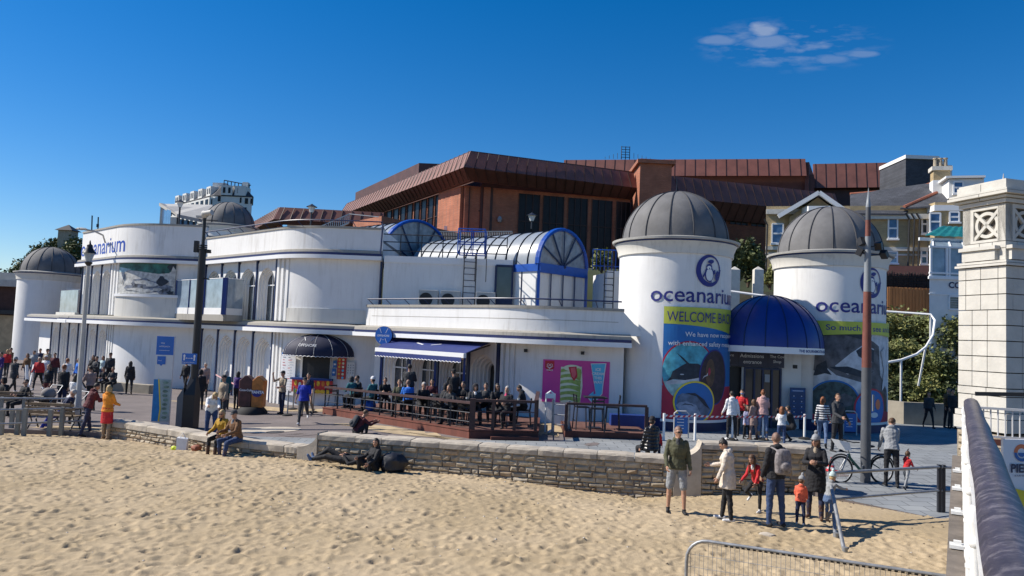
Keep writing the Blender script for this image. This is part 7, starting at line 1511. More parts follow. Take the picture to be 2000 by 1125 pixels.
def bench(px, py, rz, label):
    p = GP(px, py); t = thing('bench', label, 'bench', p, rz, 'benches on the promenade'); W = MB('timber_bench'); mat('timber_bench', (.2, .15, .1), .8, .3, 4) if 'timber_bench' not in M else None
    for i in range(4): W.box((0, -.18+i*.12, .45), (1.6, .09, .035))
    W.build('seat', t, local=True); W = MB('timber_bench')
    for i in range(3): W.box((0, .27+i*.03, .56+i*.13), (1.6, .03, .09), rx=-.2)
    W.build('backrest', t, local=True)
    for x in (-.7, .7):
        W = MB('black'); W.tube([(x, -.25, 0), (x, -.1, .3), (x, -.22, .44), (x, .2, .44), (x, .1, .25), (x, .3, 0)], .025, 6); W.tube([(x, .22, .44), (x, .36, .95)], .025, 6); W.tube([(x, .25, .66), (x, -.2, .66), (x, -.22, .44)], .022, 6); W.build('iron_leg', t, local=True)
    return t
bench(106, 838, R(178), 'slatted bench with curled iron legs under the reclining man in blue'); bench(30, 810, R(180), 'slatted bench behind the left railing where people in dark coats sit')
for px0, py0, px1, py1, lab in ((54, 772, 52, 713, 'white leaning board, the upright one beside the grey beanie walker'), (58, 752, 66, 712, 'white leaning board, the tilted one beside the red jacket')):
    p = GP(px0, py0); q = U(px1, py1, p.y+.1); mb = MB('white_clean'); mb.bar(p, q, .12, .05); mb.build('white_board', label=lab, cat='board', group='white leaning boards')
# pushchairs
def pram(px, py, rz, label, hood='pram_grey'):
    p = GP(px, py); t = thing('pushchair', label, 'pushchair', p, rz, 'pushchairs on the promenade')
    mb = MB(hood); mb.ball((0, -.12, .7), (.24, .27, .24), 16); mb.build('hood', t, local=True, smooth=60)
    mb = MB('black'); mb.box((0, .0, .48), (.42, .7, .2), rx=.25); mb.box((0, .15, .25), (.4, .4, .16)); mb.build('seat', t, local=True, bevel=.03)
    for x in (-.25, .25):
        for y in (-.35, .38):
            mb = MB('rubber'); rr = .13; mb.tube([(x, y+rr*math.cos(a), .14+rr*math.sin(a)) for a in [2*PI*i/16 for i in range(17)]], .025, 6); mb.build('wheel', t, local=True)
    mb = MB('galv')
    for x in (-.23, .23): mb.tube([(x, .38, .14), (x, -.2, .6), (x, -.55, 1.0)], .015, 6); mb.tube([(x, -.35, .14), (x, .1, .5)], .015, 6)
    mb.tube([(-.23, -.55, 1.0), (.23, -.55, 1.0)], .02, 6); mb.build('frame', t, local=True); return t
mat('pram_grey', (.22, .2, .19), .8, .2); mat('pram_dark', (.5, .5, .52), .7, .15)
pram(87, 806, R(170), 'pushchair with a beige hood standing behind the railing'); pram(133, 822, R(150), 'pushchair with a pale grey hood beside the lamp post', 'pram_dark')
# --- bicycle by the mast
def bicycle():
    c = G(1680, 945, -.25); t = thing('bicycle', 'green hire bicycle with a white front basket behind the tall mast', 'bicycle', c)
    A, B = U(1642, 925, c.y+.1), U(1722, 925, c.y+.35); z = -.27; A = Vector((A.x, A.y, z)); B = Vector((B.x, B.y, z)); d = (B-A).normalized(); n = Vector((-d.y, d.x, 0)); up = Vector((0, 0, 1)); rw = .34
    for nm, Q in (('front', A), ('rear', B)):
        mb = MB('rubber'); mb.tube([Q+up*rw+(d*math.cos(a)+up*math.sin(a))*rw*.97 for a in [2*PI*i/32 for i in range(33)]], .026, 8); w_ = mb.build('wheel', t, smooth=60)
        mb = MB('grey_metal'); mb.tube([Q+up*rw+(d*math.cos(a)+up*math.sin(a))*rw*.9 for a in [2*PI*i/32 for i in range(33)]], .01, 5)
        for i in range(14): a = 2*PI*i/14; mb.tube([Q+up*rw, Q+up*rw+(d*math.cos(a)+up*math.sin(a))*rw*.9], .003, 3)
        mb.tube([Q+up*rw-n*.05, Q+up*rw+n*.05], .03, 8); mb.build('rim', w_)
        mb = MB('black'); mb.tube([Q+up*rw+(d*math.cos(a)+up*math.sin(a))*(rw+.05) for a in [PI*(.1+.8*i/10) for i in range(11)]], .022, 5); mb.build('mudguard', t)
    L = (B-A).length; fr = A+up*rw; hd = A+d*.22+up*.75; bb = A+d*(L*.5)+up*.3; se = A+d*(L*.66)+up*.72; re = B+up*rw
    mb = MB('bike_green'); mat('bike_green', (.01, .09, .07), .4, .1); mb.tube([hd, hd-up*.12+d*.05, bb], .035, 8); mb.tube([bb, se], .028, 8); mb.tube([bb, re], .018, 6); mb.tube([se-up*.15, re], .014, 6); mb.build('frame', t, smooth=60)
    mb = MB('grey_metal'); mb.tube([fr-n*.05, hd-d*.0], .02, 6); mb.tube([fr+n*.05, hd], .02, 6); mb.tube([hd, hd+up*.3-d*.05], .02, 6); mb.tube([se, se+up*.2+d*.05], .016, 6); mb.tube([bb, bb-up*.17+d*.02+n*.06], .014, 5); mb.tube([bb, bb+up*.17-n*.06], .014, 5); mb.build('fork', t, smooth=60)
    hb = hd+up*.32-d*.05; mb = MB('black'); mb.tube([hb+n*.28+d*.16, hb+n*.24, hb, hb-n*.24, hb-n*.28+d*.16], .016, 6); mb.build('handlebar', t, smooth=60)
    mb = MB('black'); s = se+up*.22+d*.06; mb.ball(s, (.13, .08, .035), 10); mb.build('saddle', t, smooth=60)
    mb = MB('white_clean'); q = hd-d*.2+up*.1; mb.add([q-n*.15, q+n*.15, q+n*.17-d*.2+up*.26, q-n*.17-d*.2+up*.26], [(0, 1, 2, 3)]); mb.add([q-n*.15, q-n*.15+d*.18, q-n*.17+d*.1+up*.2, q-n*.17-d*.2+up*.26], [(0, 1, 2, 3)]); mb.add([q+n*.15, q+n*.15+d*.18, q+n*.17+d*.1+up*.2, q+n*.17-d*.2+up*.26], [(0, 1, 2, 3)]); mb.build('basket', t)
bicycle()
p = G(1652, 935, -.2); mb = MB(); n = 7
for i in range(n): mb.lathe([(.1*(1-i/n)+.015, .36*i/n), (.1*(1-(i+1)/n)+.015, .36*(i+1)/n)], (p.x, p.y+.9, -.15), 14, 'tape_red' if i % 2 == 0 else 'tape_white')
mb.box((p.x, p.y+.9, -.14), (.28, .28, .03), m='tape_red'); mb.build('traffic_cone', label='red and white traffic cone behind the bicycle front wheel', cat='cone')
# --- steel handrail at the beach ramp
hr = thing('ramp_handrail', 'grey steel handrail along the beach ramp with two sloping legs in the sand', 'handrail', (8, 17, -.4))
PD = G(1834, 1003, -.42); za = U(1837, 912, PD.y).z; Ls = PD.y-1.45; L0 = U(1618, 926, Ls)
mb = MB('galv'); mb.tube([(L0.x, L0.y, za), (PD.x, PD.y, za), (PD.x+.35, PD.y-.02, za)], .035, 8); mb.build('top_rail', hr, smooth=60)
zb = za-.52; mb = MB('galv'); mb.tube([(L0.x+.1, L0.y, zb), (PD.x, PD.y, zb), (PD.x+.35, PD.y-.02, zb)], .028, 8); mb.build('lower_rail', hr, smooth=60)
mb = MB('dark_metal'); mb.bar((PD.x, PD.y, -.5), (PD.x, PD.y, za+.05), .07, .07); mb.bar((PD.x+.1, PD.y, -.5), (PD.x+.1, PD.y, za+.05), .05, .07); mb.build('post', hr)
f1_ = G(1650, 1082, -.45); f2_ = G(1632, 1053, -.45); s1 = U(1613, 940, f1_.y+1.9)
for f_2, nm in ((f1_, 1), (f2_, 2)):
    k = Vector((L0.x, L0.y, za)) if nm == 1 else Vector((L0.x+.1, L0.y+.02, zb)); 
    mb = MB('galv'); mb.tube([k, f_2], .036, 8); mb.tube([f_2+Vector((0, 0, .12)), f_2-Vector((0, 0, .1))], .05, 8); mb.build('sloping_leg', hr, smooth=60)
# --- mesh crowd barrier in the foreground
a, b = U(1340, 1125, 9.45), U(1900, 1131, 8.2); zt = U(1385, 1052, 9.4).z; zb2 = -.42
cb2 = thing('mesh_barrier', 'galvanised mesh barrier with a rounded corner at the bottom of the view', 'barrier', (a.x, a.y, -.4)); d = (b.xy-a.xy).normalized(); b2 = a.xy+d*3.4; pt = lambda s, z: Vector((a.x+d.x*s, a.y+d.y*s, z)); zt -= .02
pts = [pt(0, zb2), pt(0, zt-.28)]+[pt(.25-.25*math.cos(PI/2*i/6), zt-.25+.25*math.sin(PI/2*i/6)) for i in range(1, 7)]+[pt(3.2, zt), pt(3.42, zt-.06), pt(3.5, zt-.25), pt(3.5, zb2)]
mb = MB('galv'); mb.tube(pts, .021, 8); mb.tube([pt(0, zb2+.12), pt(3.5, zb2+.12)], .02, 8); mb.build('frame', cb2, smooth=60)
mb = MB('galv'); i = 0
while i*.052 < 3.4:
    s = .05+i*.052; z1 = zt-.02 if .25 < s < 3.3 else zt-.15; mb.tube([pt(s, zb2+.12), pt(s, z1)], .0028, 4, cap=False); i += 1
for k in range(7): mb.tube([pt(.02, zb2+.25+k*.15), pt(3.48, zb2+.25+k*.15)], .0028, 4, cap=False)
mb.build('mesh', cb2)
mb = MB('rubber')
for i in range(44): s = .45+i*.065; mb.tube([pt(s, zt-.012), pt(s+.035, zt-.012)], .0235, 6)
mb.build('ties', cb2)
# --- rubbish: bags by the low wall, black sack, stones
def sack(x, y, z, r, m, label, cat='bag', seed=1, name='bag', h=1.0):
    g = np.random.default_rng(seed); mb = MB(m); n = 16; k = 10; vs = []; fs = []; ph = g.random(6)*6
    for j in range(k+1):
        for i in range(n):
            a = 2*PI*i/n; e = PI*j/k; w_ = 1+.12*math.sin(a*3+ph[0])+.1*math.sin(a*5+e*3+ph[1])+.08*math.sin(e*6+ph[2]+a*2); top = .35 if j > k*.8 else 1
            vs.append((x+r*w_*math.sin(e)**(.35 if j < k/2 else 1)*math.cos(a)*top, y+r*.8*w_*math.sin(e)**(.35 if j < k/2 else 1)*math.sin(a)*top, z+r*h*(1-math.cos(e))*.72))
    for j in range(k):
        for i in range(n): fs.append((j*n+i, j*n+(i+1) % n, (j+1)*n+(i+1) % n, (j+1)*n+i))
    mb.add(vs, fs); return mb.build(name, smooth=35, label=label, cat=cat)
mat('sack_black', (.012, .013, .018), .5, .3, 8, bump=.5, bscale=10); mat('carrier_white', (.7, .7, .7), .5, .08, 8, bump=.3); mat('bag_lime', (.5, .6, .03), .5, .1); mat('bag_rust', (.25, .07, .03), .7, .2)
p = Vector((-2.85, 19.5, sz(-2.85, 19.5))); sack(p.x, p.y, p.z-.02, .34, 'sack_black', 'shiny black rubbish sack on the sand beside the seated woman', seed=3, name='rubbish_sack', h=1.05)
p = Vector((-9.25, 21.95, sz(-9.25, 21.95))); mb = MB('carrier_white'); mb.add([(p.x-.13, p.y-.09, p.z), (p.x+.15, p.y-.09, p.z), (p.x+.15, p.y+.09, p.z), (p.x-.13, p.y+.09, p.z), (p.x-.15, p.y-.06, p.z+.36), (p.x+.16, p.y-.05, p.z+.33), (p.x+.14, p.y+.06, p.z+.35), (p.x-.14, p.y+.06, p.z+.38)], [(3, 2, 1, 0), (0, 1, 5, 4), (1, 2, 6, 5), (2, 3, 7, 6), (3, 0, 4, 7), (4, 5, 6, 7)]); mb.tube([(p.x-.08, p.y, p.z+.36), (p.x, p.y, p.z+.5), (p.x+.08, p.y, p.z+.35)], .012, 5); mb.build('carrier_bag', bevel=.03, label='white carrier bag on the sand left of the seated couple', cat='bag')
p = Vector((-9.5, 22.0, sz(-9.5, 22.0))); sack(p.x, p.y, p.z-.02, .09, 'bag_lime', 'small yellow green bag on the sand beside the white carrier bag', seed=4)
p = Vector((-8.75, 21.75, sz(-8.75, 21.75))); sack(p.x, p.y, p.z-.02, .14, 'bag_rust', 'rust red bag on the sand at the feet of the yellow jacketed woman', seed=5)
p = G(1497, 1042, -.38); sack(p.x, p.y, sz(p.x, p.y)-.06, .16, 'coping', 'pale stone lying on the sand in front of the standing group', 'stone', 6, 'stone', .5)
# --- aircon units on the roof terrace
def aircon(px, label):
    uu = pS.u_px(px, 5); c = pS.at(uu, 4.62, .5); t = thing('aircon_unit', label, 'air conditioner', c, R(-2), 'air conditioners on the terrace'); mb = MB('lamp_grey'); mb.box((0, 0, 0), (.86, .36, .84)); mb.build('case', t, local=True, bevel=.015)
    mb = MB('black'); n = 24; vs = [(-.1+.3*math.cos(2*PI*i/n), -.19, .3*math.sin(2*PI*i/n)) for i in range(n)]; mb.add(vs, [list(range(n))]); f = mb.build('fan_grille', t, local=True)
    mb = MB('grey_metal')
    for r_2 in (.08, .16, .23, .3): mb.tube([(-.1+r_2*math.cos(2*PI*i/n), -.2, r_2*math.sin(2*PI*i/n)) for i in range(n+1)], .008, 4)
    mb.build('wire_rings', f); mb = MB('lamp_grey'); mb.box((0, 0, -.6), (.8, .34, .36)); mb.build('stand', t, local=True)
aircon(841, 'grey air conditioner, leftmost of the three on the roof terrace'); aircon(883, 'grey air conditioner, middle one of the three on the roof terrace'); aircon(951, 'grey air conditioner right of the roof ladder')
# ================================================================ PEOPLE
SK = {'skin': (.42, .23, .15), 'skin_dark': (.2, .1, .06), 'hair_dark': (.018, .013, .01), 'hair_brown': (.09, .045, .02), 'hair_red': (.2, .07, .025), 'hair_blond': (.42, .29, .13), 'hair_grey': (.4, .38, .35), 'stubble': (.2, .12, .09), 'lens': (.01, .01, .012), 'lip': (.28, .1, .08), 'brow': (.05, .03, .02)}
CLO = {'c_black': (.013, .013, .016), 'c_char': (.035, .037, .042), 'c_navy': (.015, .022, .06), 'c_denim': (.03, .055, .13), 'c_denim2': (.08, .13, .24), 'c_blue': (.012, .03, .35), 'c_bright': (.02, .16, .6), 'c_grey': (.26, .27, .28), 'c_white': (.66, .66, .66), 'c_cream': (.6, .52, .43), 'c_camo': (.075, .075, .04), 'c_red': (.5, .02, .025), 'c_coral': (.7, .13, .07), 'c_orange': (.72, .25, .02), 'c_mustard': (.42, .24, .02), 'c_brown': (.16, .08, .035), 'c_tan': (.3, .24, .17), 'c_maroon': (.09, .015, .02), 'c_pink': (.5, .3, .28), 'c_rose': (.6, .05, .15), 'c_teal': (.02, .12, .14), 'c_purple': (.05, .02, .14), 'c_lilac': (.35, .35, .5), 'c_dusty': (.27, .19, .17), 'shoe_dark': (.015, .015, .017), 'shoe_white': (.65, .65, .65), 'boot_tan': (.3, .2, .12), 'boot_brown': (.1, .05, .03), 'c_sky': (.05, .25, .5), 'c_mint': (.5, .62, .6)}
for k_, c_ in SK.items(): mat(k_, c_, .55 if 'skin' in k_ else .6, .08, 6)
for k_, c_ in CLO.items(): mat(k_, c_, .85, .2, 9, bump=.7, bscale=11)
# striped knit
m = mat('c_stripe', (.6, .6, .6), .85, .05); t = m.node_tree; b = t.nodes['Principled BSDF']; tc = [n for n in t.nodes if n.type == 'TEX_COORD'][0]; s = N(t, 'ShaderNodeSeparateXYZ'); t.links.new(tc.outputs['Object'], s.inputs[0])
v = mth('GREATER_THAN', mth('FRACT', mth('MULTIPLY', s.outputs[2], 13.0, t=t), t=t), .5, t=t); mx = N(t, 'ShaderNodeMix', data_type='RGBA'); t.links.new(v, mx.inputs[0]); mx.inputs[6].default_value = (.62, .62, .62, 1); mx.inputs[7].default_value = (.012, .014, .03, 1); t.links.new(mx.outputs[2], b.inputs['Base Color'])
m = mat('c_puffer', (.012, .012, .014), .35, .1); t = m.node_tree; b = t.nodes['Principled BSDF']; tc = [n for n in t.nodes if n.type == 'TEX_COORD'][0]; s = N(t, 'ShaderNodeSeparateXYZ'); t.links.new(tc.outputs['Object'], s.inputs[0])
wv = mth('ABSOLUTE', mth('SINE', mth('MULTIPLY', s.outputs[2], 36, t=t), t=t), t=t); bp = N(t, 'ShaderNodeBump', inp={'Strength': .6, 'Distance': .03}); t.links.new(wv, bp.inputs['Height']); t.links.new(bp.outputs[0], b.inputs['Normal'])
class PM:
    """collects closed body pieces that are fused into one continuous skin"""
    def __init__(s): s.v = []; s.f = []; s.m = []; s.ms = []
    def idx(s, m):
        if m not in s.ms: s.ms.append(m)
        return s.ms.index(m)
    def rings(s, R_, m, n=12, cap=True):
        """R_: [(centre, xaxis, yaxis, rx, ry)]"""
        o = len(s.v); k = s.idx(m)
        for c, x, y, rx, ry in R_:
            for i in range(n): a = 2*PI*i/n; s.v.append(c+x*(rx*math.cos(a))+y*(ry*math.sin(a)))
        for j in range(len(R_)-1):
            for i in range(n): s.f.append((o+j*n+i, o+j*n+(i+1) % n, o+(j+1)*n+(i+1) % n, o+(j+1)*n+i)); s.m.append(k)
        s.f.append(tuple(o+i for i in range(n))[::-1]); s.m.append(k); s.f.append(tuple(o+(len(R_)-1)*n+i for i in range(n))); s.m.append(k)
    def cap(s, a, b, ra, rb, m, n=10, fl=1.0, xd=None):
        a = Vector(a); b = Vector(b); t = (b-a); L = t.length; t = t/L if L > 1e-6 else Vector((0, 0, 1)); x = Vector(xd) if xd is not None else (t.cross(Vector((0, 1, 0))) if abs(t.y) < .9 else t.cross(Vector((1, 0, 0))))
        x = (x-t*x.dot(t)).normalized(); y = t.cross(x); R_ = []
        for e in (-80, -50, -20): R_.append((a+t*ra*math.sin(R(e)), x, y, ra*math.cos(R(e)), ra*math.cos(R(e))*fl))
        for q in (.0, .33, .66, 1.0): r = lerp(ra, rb, q); R_.append((a.lerp(b, q), x, y, r, r*fl))
        for e in (20, 50, 80): R_.append((b+t*rb*math.sin(R(e)), x, y, rb*math.cos(R(e)), rb*math.cos(R(e))*fl))
        s.rings(R_, m, n)
    def ell(s, c, rx, ry, rz, m, X=Vector((1, 0, 0)), Y=Vector((0, 1, 0)), Z=Vector((0, 0, 1)), n=12):
        s.rings([(Vector(c)+Z*rz*math.sin(R(e)), X, Y, rx*math.cos(R(e)), ry*math.cos(R(e))) for e in (-85, -60, -35, -12, 12, 35, 60, 85)], m, n)
def fuse(P, vox, mats_keep=True, name='person', smooth_it=1, post=None):
    me = bpy.data.meshes.new('p'); me.from_pydata([tuple(v) for v in P.v], [], P.f); bm = bmesh.new(); bm.from_mesh(me); bmesh.ops.recalc_face_normals(bm, faces=bm.faces); bm.to_mesh(me)
    bvh = BVHTree.FromBMesh(bm); bm.faces.ensure_lookup_table(); bm.free()
    ob = bpy.data.objects.new('p', me); C.objects.link(ob); r = ob.modifiers.new('r', 'REMESH'); r.mode = 'VOXEL'; r.voxel_size = vox; r.adaptivity = 0
    if smooth_it: q = ob.modifiers.new('s', 'SMOOTH'); q.factor = .5; q.iterations = smooth_it
    dg = bpy.context.evaluated_depsgraph_get(); out_ = bpy.data.meshes.new_from_object(ob.evaluated_get(dg)); bpy.data.objects.remove(ob); bpy.data.meshes.remove(me)
    out_.materials.clear(); [out_.materials.append(M[m]) for m in P.ms]
    mi = []
    for p in out_.polygons:
        l = bvh.find_nearest(p.center); mi.append(P.m[l[2]] if l[2] is not None else 0)
    out_.polygons.foreach_set('material_index', mi); out_.polygons.foreach_set('use_smooth', [True]*len(mi))
    if post and post.v:                                               # fingers and features, rooted inside the skin
        bm = bmesh.new(); bm.from_mesh(out_); vv = [bm.verts.new(v) for v in post.v]
        for f, k in zip(post.f, post.m):
            fc = bm.faces.new([vv[i] for i in f]); nm = post.ms[k]
            if M[nm].name not in out_.materials: out_.materials.append(M[nm])
            fc.material_index = out_.materials.find(M[nm].name); fc.smooth = True
        bm.to_mesh(out_); bm.free()
    out_.name = name; return out_
def aim(p, ab, sd): return Vector((sd*math.sin(R(ab)), math.sin(R(p))*math.cos(R(ab)), -math.cos(R(p))*math.cos(R(ab))))
def person(px, py, H, yaw, label, top='c_black', bot='c_denim', shoe='shoe_dark', skin='skin', hair='hair_brown', hl='short', legs=None, arms=None, lean=0, head=(0, 0), hat=None, hatc='c_grey', coat=0, skirt=0, sleeve=1, leg_bare=0, legm=None, bulk=1.0, vox=.016, seat=None, at=None, group=None, female=False, glasses=False, hood=False, hem=.0, extra=None, name='person', zoff=0, undc=None, twist=0, wide=1.0, mask=False):
    s = H/1.75; child = H < 1.35; sk = skin; P = PM(); Q = PM()
    legs = legs or ((4, 3, 4), (-4, 3, 4)); arms = arms or ((8, 8, 18, 0), (4, 8, 14, 0))
    L_ = R(lean); up = Vector((0, math.sin(L_), math.cos(L_))); fw = Vector((0, math.cos(L_), -math.sin(L_))); X = Vector((1, 0, 0))
    thigh, shin, foot = .44*s, .42*s, .085*s
    if child: thigh *= .93; shin *= .9
    hw = (.085 if not female else .09)*s*wide; sh = (.166 if not female else .148)*s*wide
    if child: sh *= .92
    b = bulk*wide
    hip = Vector((0, 0, 0)); J = {}
    low = 9
    for sd, (a, k, sp), nm in ((-1, legs[0], 'L'), (1, legs[1], 'R')):
        h0 = hip+X*sd*hw-Vector((0, 0, .03*s)); kn = h0+aim(a, sp, sd)*thigh; an = kn+aim(a-k, sp*.3, sd)*shin; J[nm] = (h0, kn, an, a-k); low = min(low, an.z-foot)
    hz_ = -low if seat is None else seat+.1*s
    off = Vector((0, 0, hz_))
    for nm in 'LR': h0, kn, an, t_ = J[nm]; J[nm] = (h0+off, kn+off, an+off, t_)
    hip = off.copy()
    tr_ = b*(1.0 if bot not in ('c_black',) else .93)
    for nm, sd in (('L', -1), ('R', 1)):
        h0, kn, an, tilt = J[nm]; cm = legm or bot
        r1, r2, r3 = .088*s*b, .058*s*tr_, .042*s*tr_
        if leg_bare == 1:                                              # shorts
            P.cap(h0, h0.lerp(kn, .92), r1*1.06, .082*s, bot); P.cap(h0.lerp(kn, .5), kn, .06*s, .05*s, sk); P.cap(kn, kn.lerp(an, .35)-Vector((0, .012*s, 0)), .05*s, .054*s, sk); P.cap(kn.lerp(an, .35), an, .05*s, .034*s, sk)
        else:
            P.cap(h0, kn, r1, r2, cm); P.cap(kn, kn.lerp(an, .35)-Vector((0, .01*s, 0)), r2*.96, r2*.95, cm); P.cap(kn.lerp(an, .35), an-Vector((0, 0, .02*s)), r2*.93, max(r3, .04*s) if bot.startswith('c_denim') else r3, cm)
        fd = Vector((sd*.14, math.cos(R(min(60, max(-60, tilt)))*.9), math.sin(R(tilt))*.9 if abs(tilt) > 14 else 0)).normalized()
        ank = an-Vector((0, 0, .02*s)); heel = an-Vector((0, 0, .045*s))-fd*.05*s; toe = an-Vector((0, 0, .052*s))+fd*.15*s
        if tilt < -25: heel = an-fd*.04*s-Vector((0, 0, .03*s)); fd2 = Vector((sd*.1, .75, -.65)); toe = heel+fd2.normalized()*.2*s
        if tilt > 40: heel = an+Vector((0, .02, -.03))*s; toe = heel+Vector((sd*.05, .35, .9)).normalized()*.17*s
        P.cap(heel, toe, .038*s, .034*s, shoe, fl=.95); P.cap(an+Vector((0, 0, .0)), heel.lerp(toe, .3), .042*s, .036*s, shoe)
        if 'boot' in shoe: P.cap(kn.lerp(an, .45), an, .058*s, .05*s, shoe)
    # trunk
    T = .50*s*(.96 if child else 1); nk = hip+up*T
    def rg(t, rx, ry, dy=0): return (hip+up*(T*t)+fw*dy*s, X, fw, rx*s*wide, ry*s)
    P.rings([rg(-.16, .09*b, .07*b), rg(-.08, .15*b, .11*b), rg(.02, .158*b, .115*b, -.01), rg(.12, .14*b, .1*b)], bot)
    bk = b*1.0; fe = 1 if female else 0
    P.rings([rg(-hem-.0, (.172+.05*hem)*bk, (.13+.04*hem)*bk), rg(.08, .166*bk, .122*bk), rg(.3, (.145-.01*fe)*bk, .108*bk, .0), rg(.5, .155*bk, .12*bk, .012), rg(.68, (.172-.012*fe)*bk, (.125+.012*fe)*bk, .012), rg(.84, .17*bk, .11*bk, 0), rg(.94, .125*bk, .085*bk, -.005), rg(1.0, .07*bk, .06*bk, -.005)], top)
    hs = s*(1.0 if not child else 1.0+.32*(1-s)/.45)
    hy, hp = R(head[0]), R(head[1]); hf = Vector((-math.sin(hy)*math.cos(hp), math.cos(hy)*math.cos(hp), -math.sin(hp))); hf = (hf*.75+fw*.0+hf*.25).normalized(); hx = Vector((math.cos(hy), math.sin(hy), 0)); hu = hx.cross(hf).normalized()
    base = nk+up*.035*s; hc = base+up*.045*s+hu*.085*hs+hf*.022*hs
    P.cap(nk-up*.04*s, base+hu*.06*hs, .056*s, .05*hs, sk)
    P.ell(hc, .074*hs, .092*hs, .1*hs, sk, hx, hf, hu); P.cap(hc-hu*.035*hs+hf*.03*hs, hc-hu*.078*hs+hf*.048*hs, .058*hs, .036*hs, sk); P.cap(hc+hf*.07*hs-hu*.0*hs, hc+hf*.1*hs-hu*.03*hs, .012*hs, .017*hs, sk)
    for sd in (-1, 1): P.ell(hc+hx*sd*.076*hs-hu*.012*hs-hf*.005*hs, .012*hs, .02*hs, .03*hs, sk, hx, hf, hu, n=8)
    # eyes, brows, mouth
    for sd in (-1, 1):
        e = hc+hx*sd*.031*hs+hf*.081*hs+hu*.006*hs; Q.ell(e, .013*hs, .008*hs, .007*hs, 'lens', hx, hf, hu, n=8); Q.cap(e+hu*.018*hs-hx*.014*hs, e+hu*.018*hs+hx*.014*hs, .004*hs, .004*hs, 'brow', n=6)
        if glasses: Q.ell(e+hf*.008*hs, .026*hs, .008*hs, .018*hs, 'lens', hx, hf, hu, n=10); Q.cap(e+hx*sd*.025*hs, hc+hx*sd*.08*hs, .004*hs, .004*hs, 'lens', n=6)
    if glasses: Q.cap(hc+hf*.095*hs-hx*.02*hs+hu*.006*hs, hc+hf*.095*hs+hx*.02*hs+hu*.006*hs, .004*hs, .004*hs, 'lens', n=6)
    Q.ell(hc+hf*.087*hs-hu*.058*hs, .024*hs, .006*hs, .006*hs, 'lip', hx, hf, hu, n=8)
    if mask: P.ell(hc+hf*.06*hs-hu*.045*hs, .052*hs, .045*hs, .045*hs, 'c_sky', hx, hf, hu, n=10)
    # arms
    HD = []
    for sd, (p, ab, el, inn) in ((-1, arms[0]), (1, arms[1])):
        S_ = hip+up*T*.9+X*sd*sh; ua = aim(p+lean*.0, ab, sd); E_ = S_+ua*.285*s; fa = aim(p+el, ab-inn, sd); W_ = E_+fa*.245*s
        am = top; ra = .052*s*b; P.ell(S_-up*.015*s, .054*s*b, .056*s*b, .052*s*b, am)
        P.cap(S_, E_, ra, .046*s*b, am if sleeve > .2 else sk)
        P.cap(E_, W_.lerp(E_, .04) if sleeve >= 1 else W_, .045*s*b if sleeve >= 1 else .04*s, .036*s*b if sleeve >= 1 else .026*s, am if sleeve >= 1 else sk)
        if sleeve < 1 and sleeve > .2: pass
        # palm and five fingers
        pn = Vector((-sd, 0, 0)); pn = (pn-fa*pn.dot(fa)).normalized(); sx = fa.cross(pn).normalized(); 
        if sx.y < 0 and abs(sx.y) > .3: sx = -sx
        pc = W_+fa*.045*s; P.cap(W_-fa*.02*s, W_+fa*.03*s, .026*s, .03*s, sk, fl=.7, xd=sx); P.cap(W_+fa*.03*s, W_+fa*.078*s, .034*s, .036*s, sk, fl=.42, xd=sx)
        for fi, (o_, ln) in enumerate(((-.026, .062), (-.009, .072), (.009, .076), (.026, .068))):
            o_ = -o_; r0_ = W_+fa*.082*s+sx*o_*s; cu = .35+.1*fi; d1 = (fa*math.cos(cu)+pn*math.sin(cu)).normalized(); d2 = (fa*math.cos(cu*2.4)+pn*math.sin(cu*2.4)).normalized()
            Q.cap(r0_-fa*.012*s, r0_+d1*ln*.5*s, .0095*s, .0085*s, sk, n=6); Q.cap(r0_+d1*ln*.5*s, r0_+d1*ln*.5*s+d2*ln*.5*s, .0085*s, .0068*s, sk, n=6)
        th = W_+fa*.03*s+sx*.03*s; d1 = (fa*.7+sx*.6+pn*.35).normalized(); d2 = (fa*.9+sx*.15+pn*.4).normalized(); Q.cap(th-d1*.01*s, th+d1*.036*s, .0125*s, .011*s, sk, n=6); Q.cap(th+d1*.036*s, th+d1*.036*s+d2*.03*s, .011*s, .008*s, sk, n=6)
        HD.append(W_+fa*.1*s)
    # coats and skirts follow the thighs
    def drape(L, m, w0, w1, t0=-.02):
        mid = (J['L'][1]+J['R'][1])/2-(J['L'][0]+J['R'][0])/2; d = mid.normalized(); c0 = hip+up*T*t0; fr = (X.cross(d)).normalized()*-1
        P.rings([(c0, X, fr, w0*s*wide, w0*.74*s), (c0+d*L*.4*s, X, fr, lerp(w0, w1, .5)*s, lerp(w0, w1, .5)*.76*s), (c0+d*L*s, X, fr, w1*s, w1*.8*s)], m, 14)
    if skirt: drape(skirt, bot, .165*b, .2 if not child else .24, .1)
    if coat: drape(coat, top, .175*b, .19*b, .05)
    if hood: P.ell(nk+up*.015*s-fw*.05*s, .1*s, .07*s, .06*s, top, X, fw, up); P.cap(nk+X*.06*s+fw*.02*s, nk-X*.06*s+fw*.02*s, .05*s, .05*s, top)
    if undc: P.ell(hip+up*T*.8+fw*.075*s, .05*s, .05*s, .14*s, undc, X, fw, up)
    me = fuse(P, vox, post=Q, name=name)
    from mathutils import noise as NZ
    cm_ = [m_ is not None and m_.name.startswith('c_') for m_ in me.materials]; vv = set(v for f in me.polygons if cm_[f.material_index] for v in f.vertices)
    nr = np.empty(len(me.vertices)*3); me.vertex_normals.foreach_get('vector', nr); nr = nr.reshape(-1, 3); vv = sorted(vv)
    for i in vv:
        v = me.vertices[i]; c = v.co.copy(); v.co = c+Vector(nr[i])*(.0075*NZ.noise(Vector((c.x*9+px, c.y*9, c.z*15+yaw)))+.006*NZ.noise(c*26))
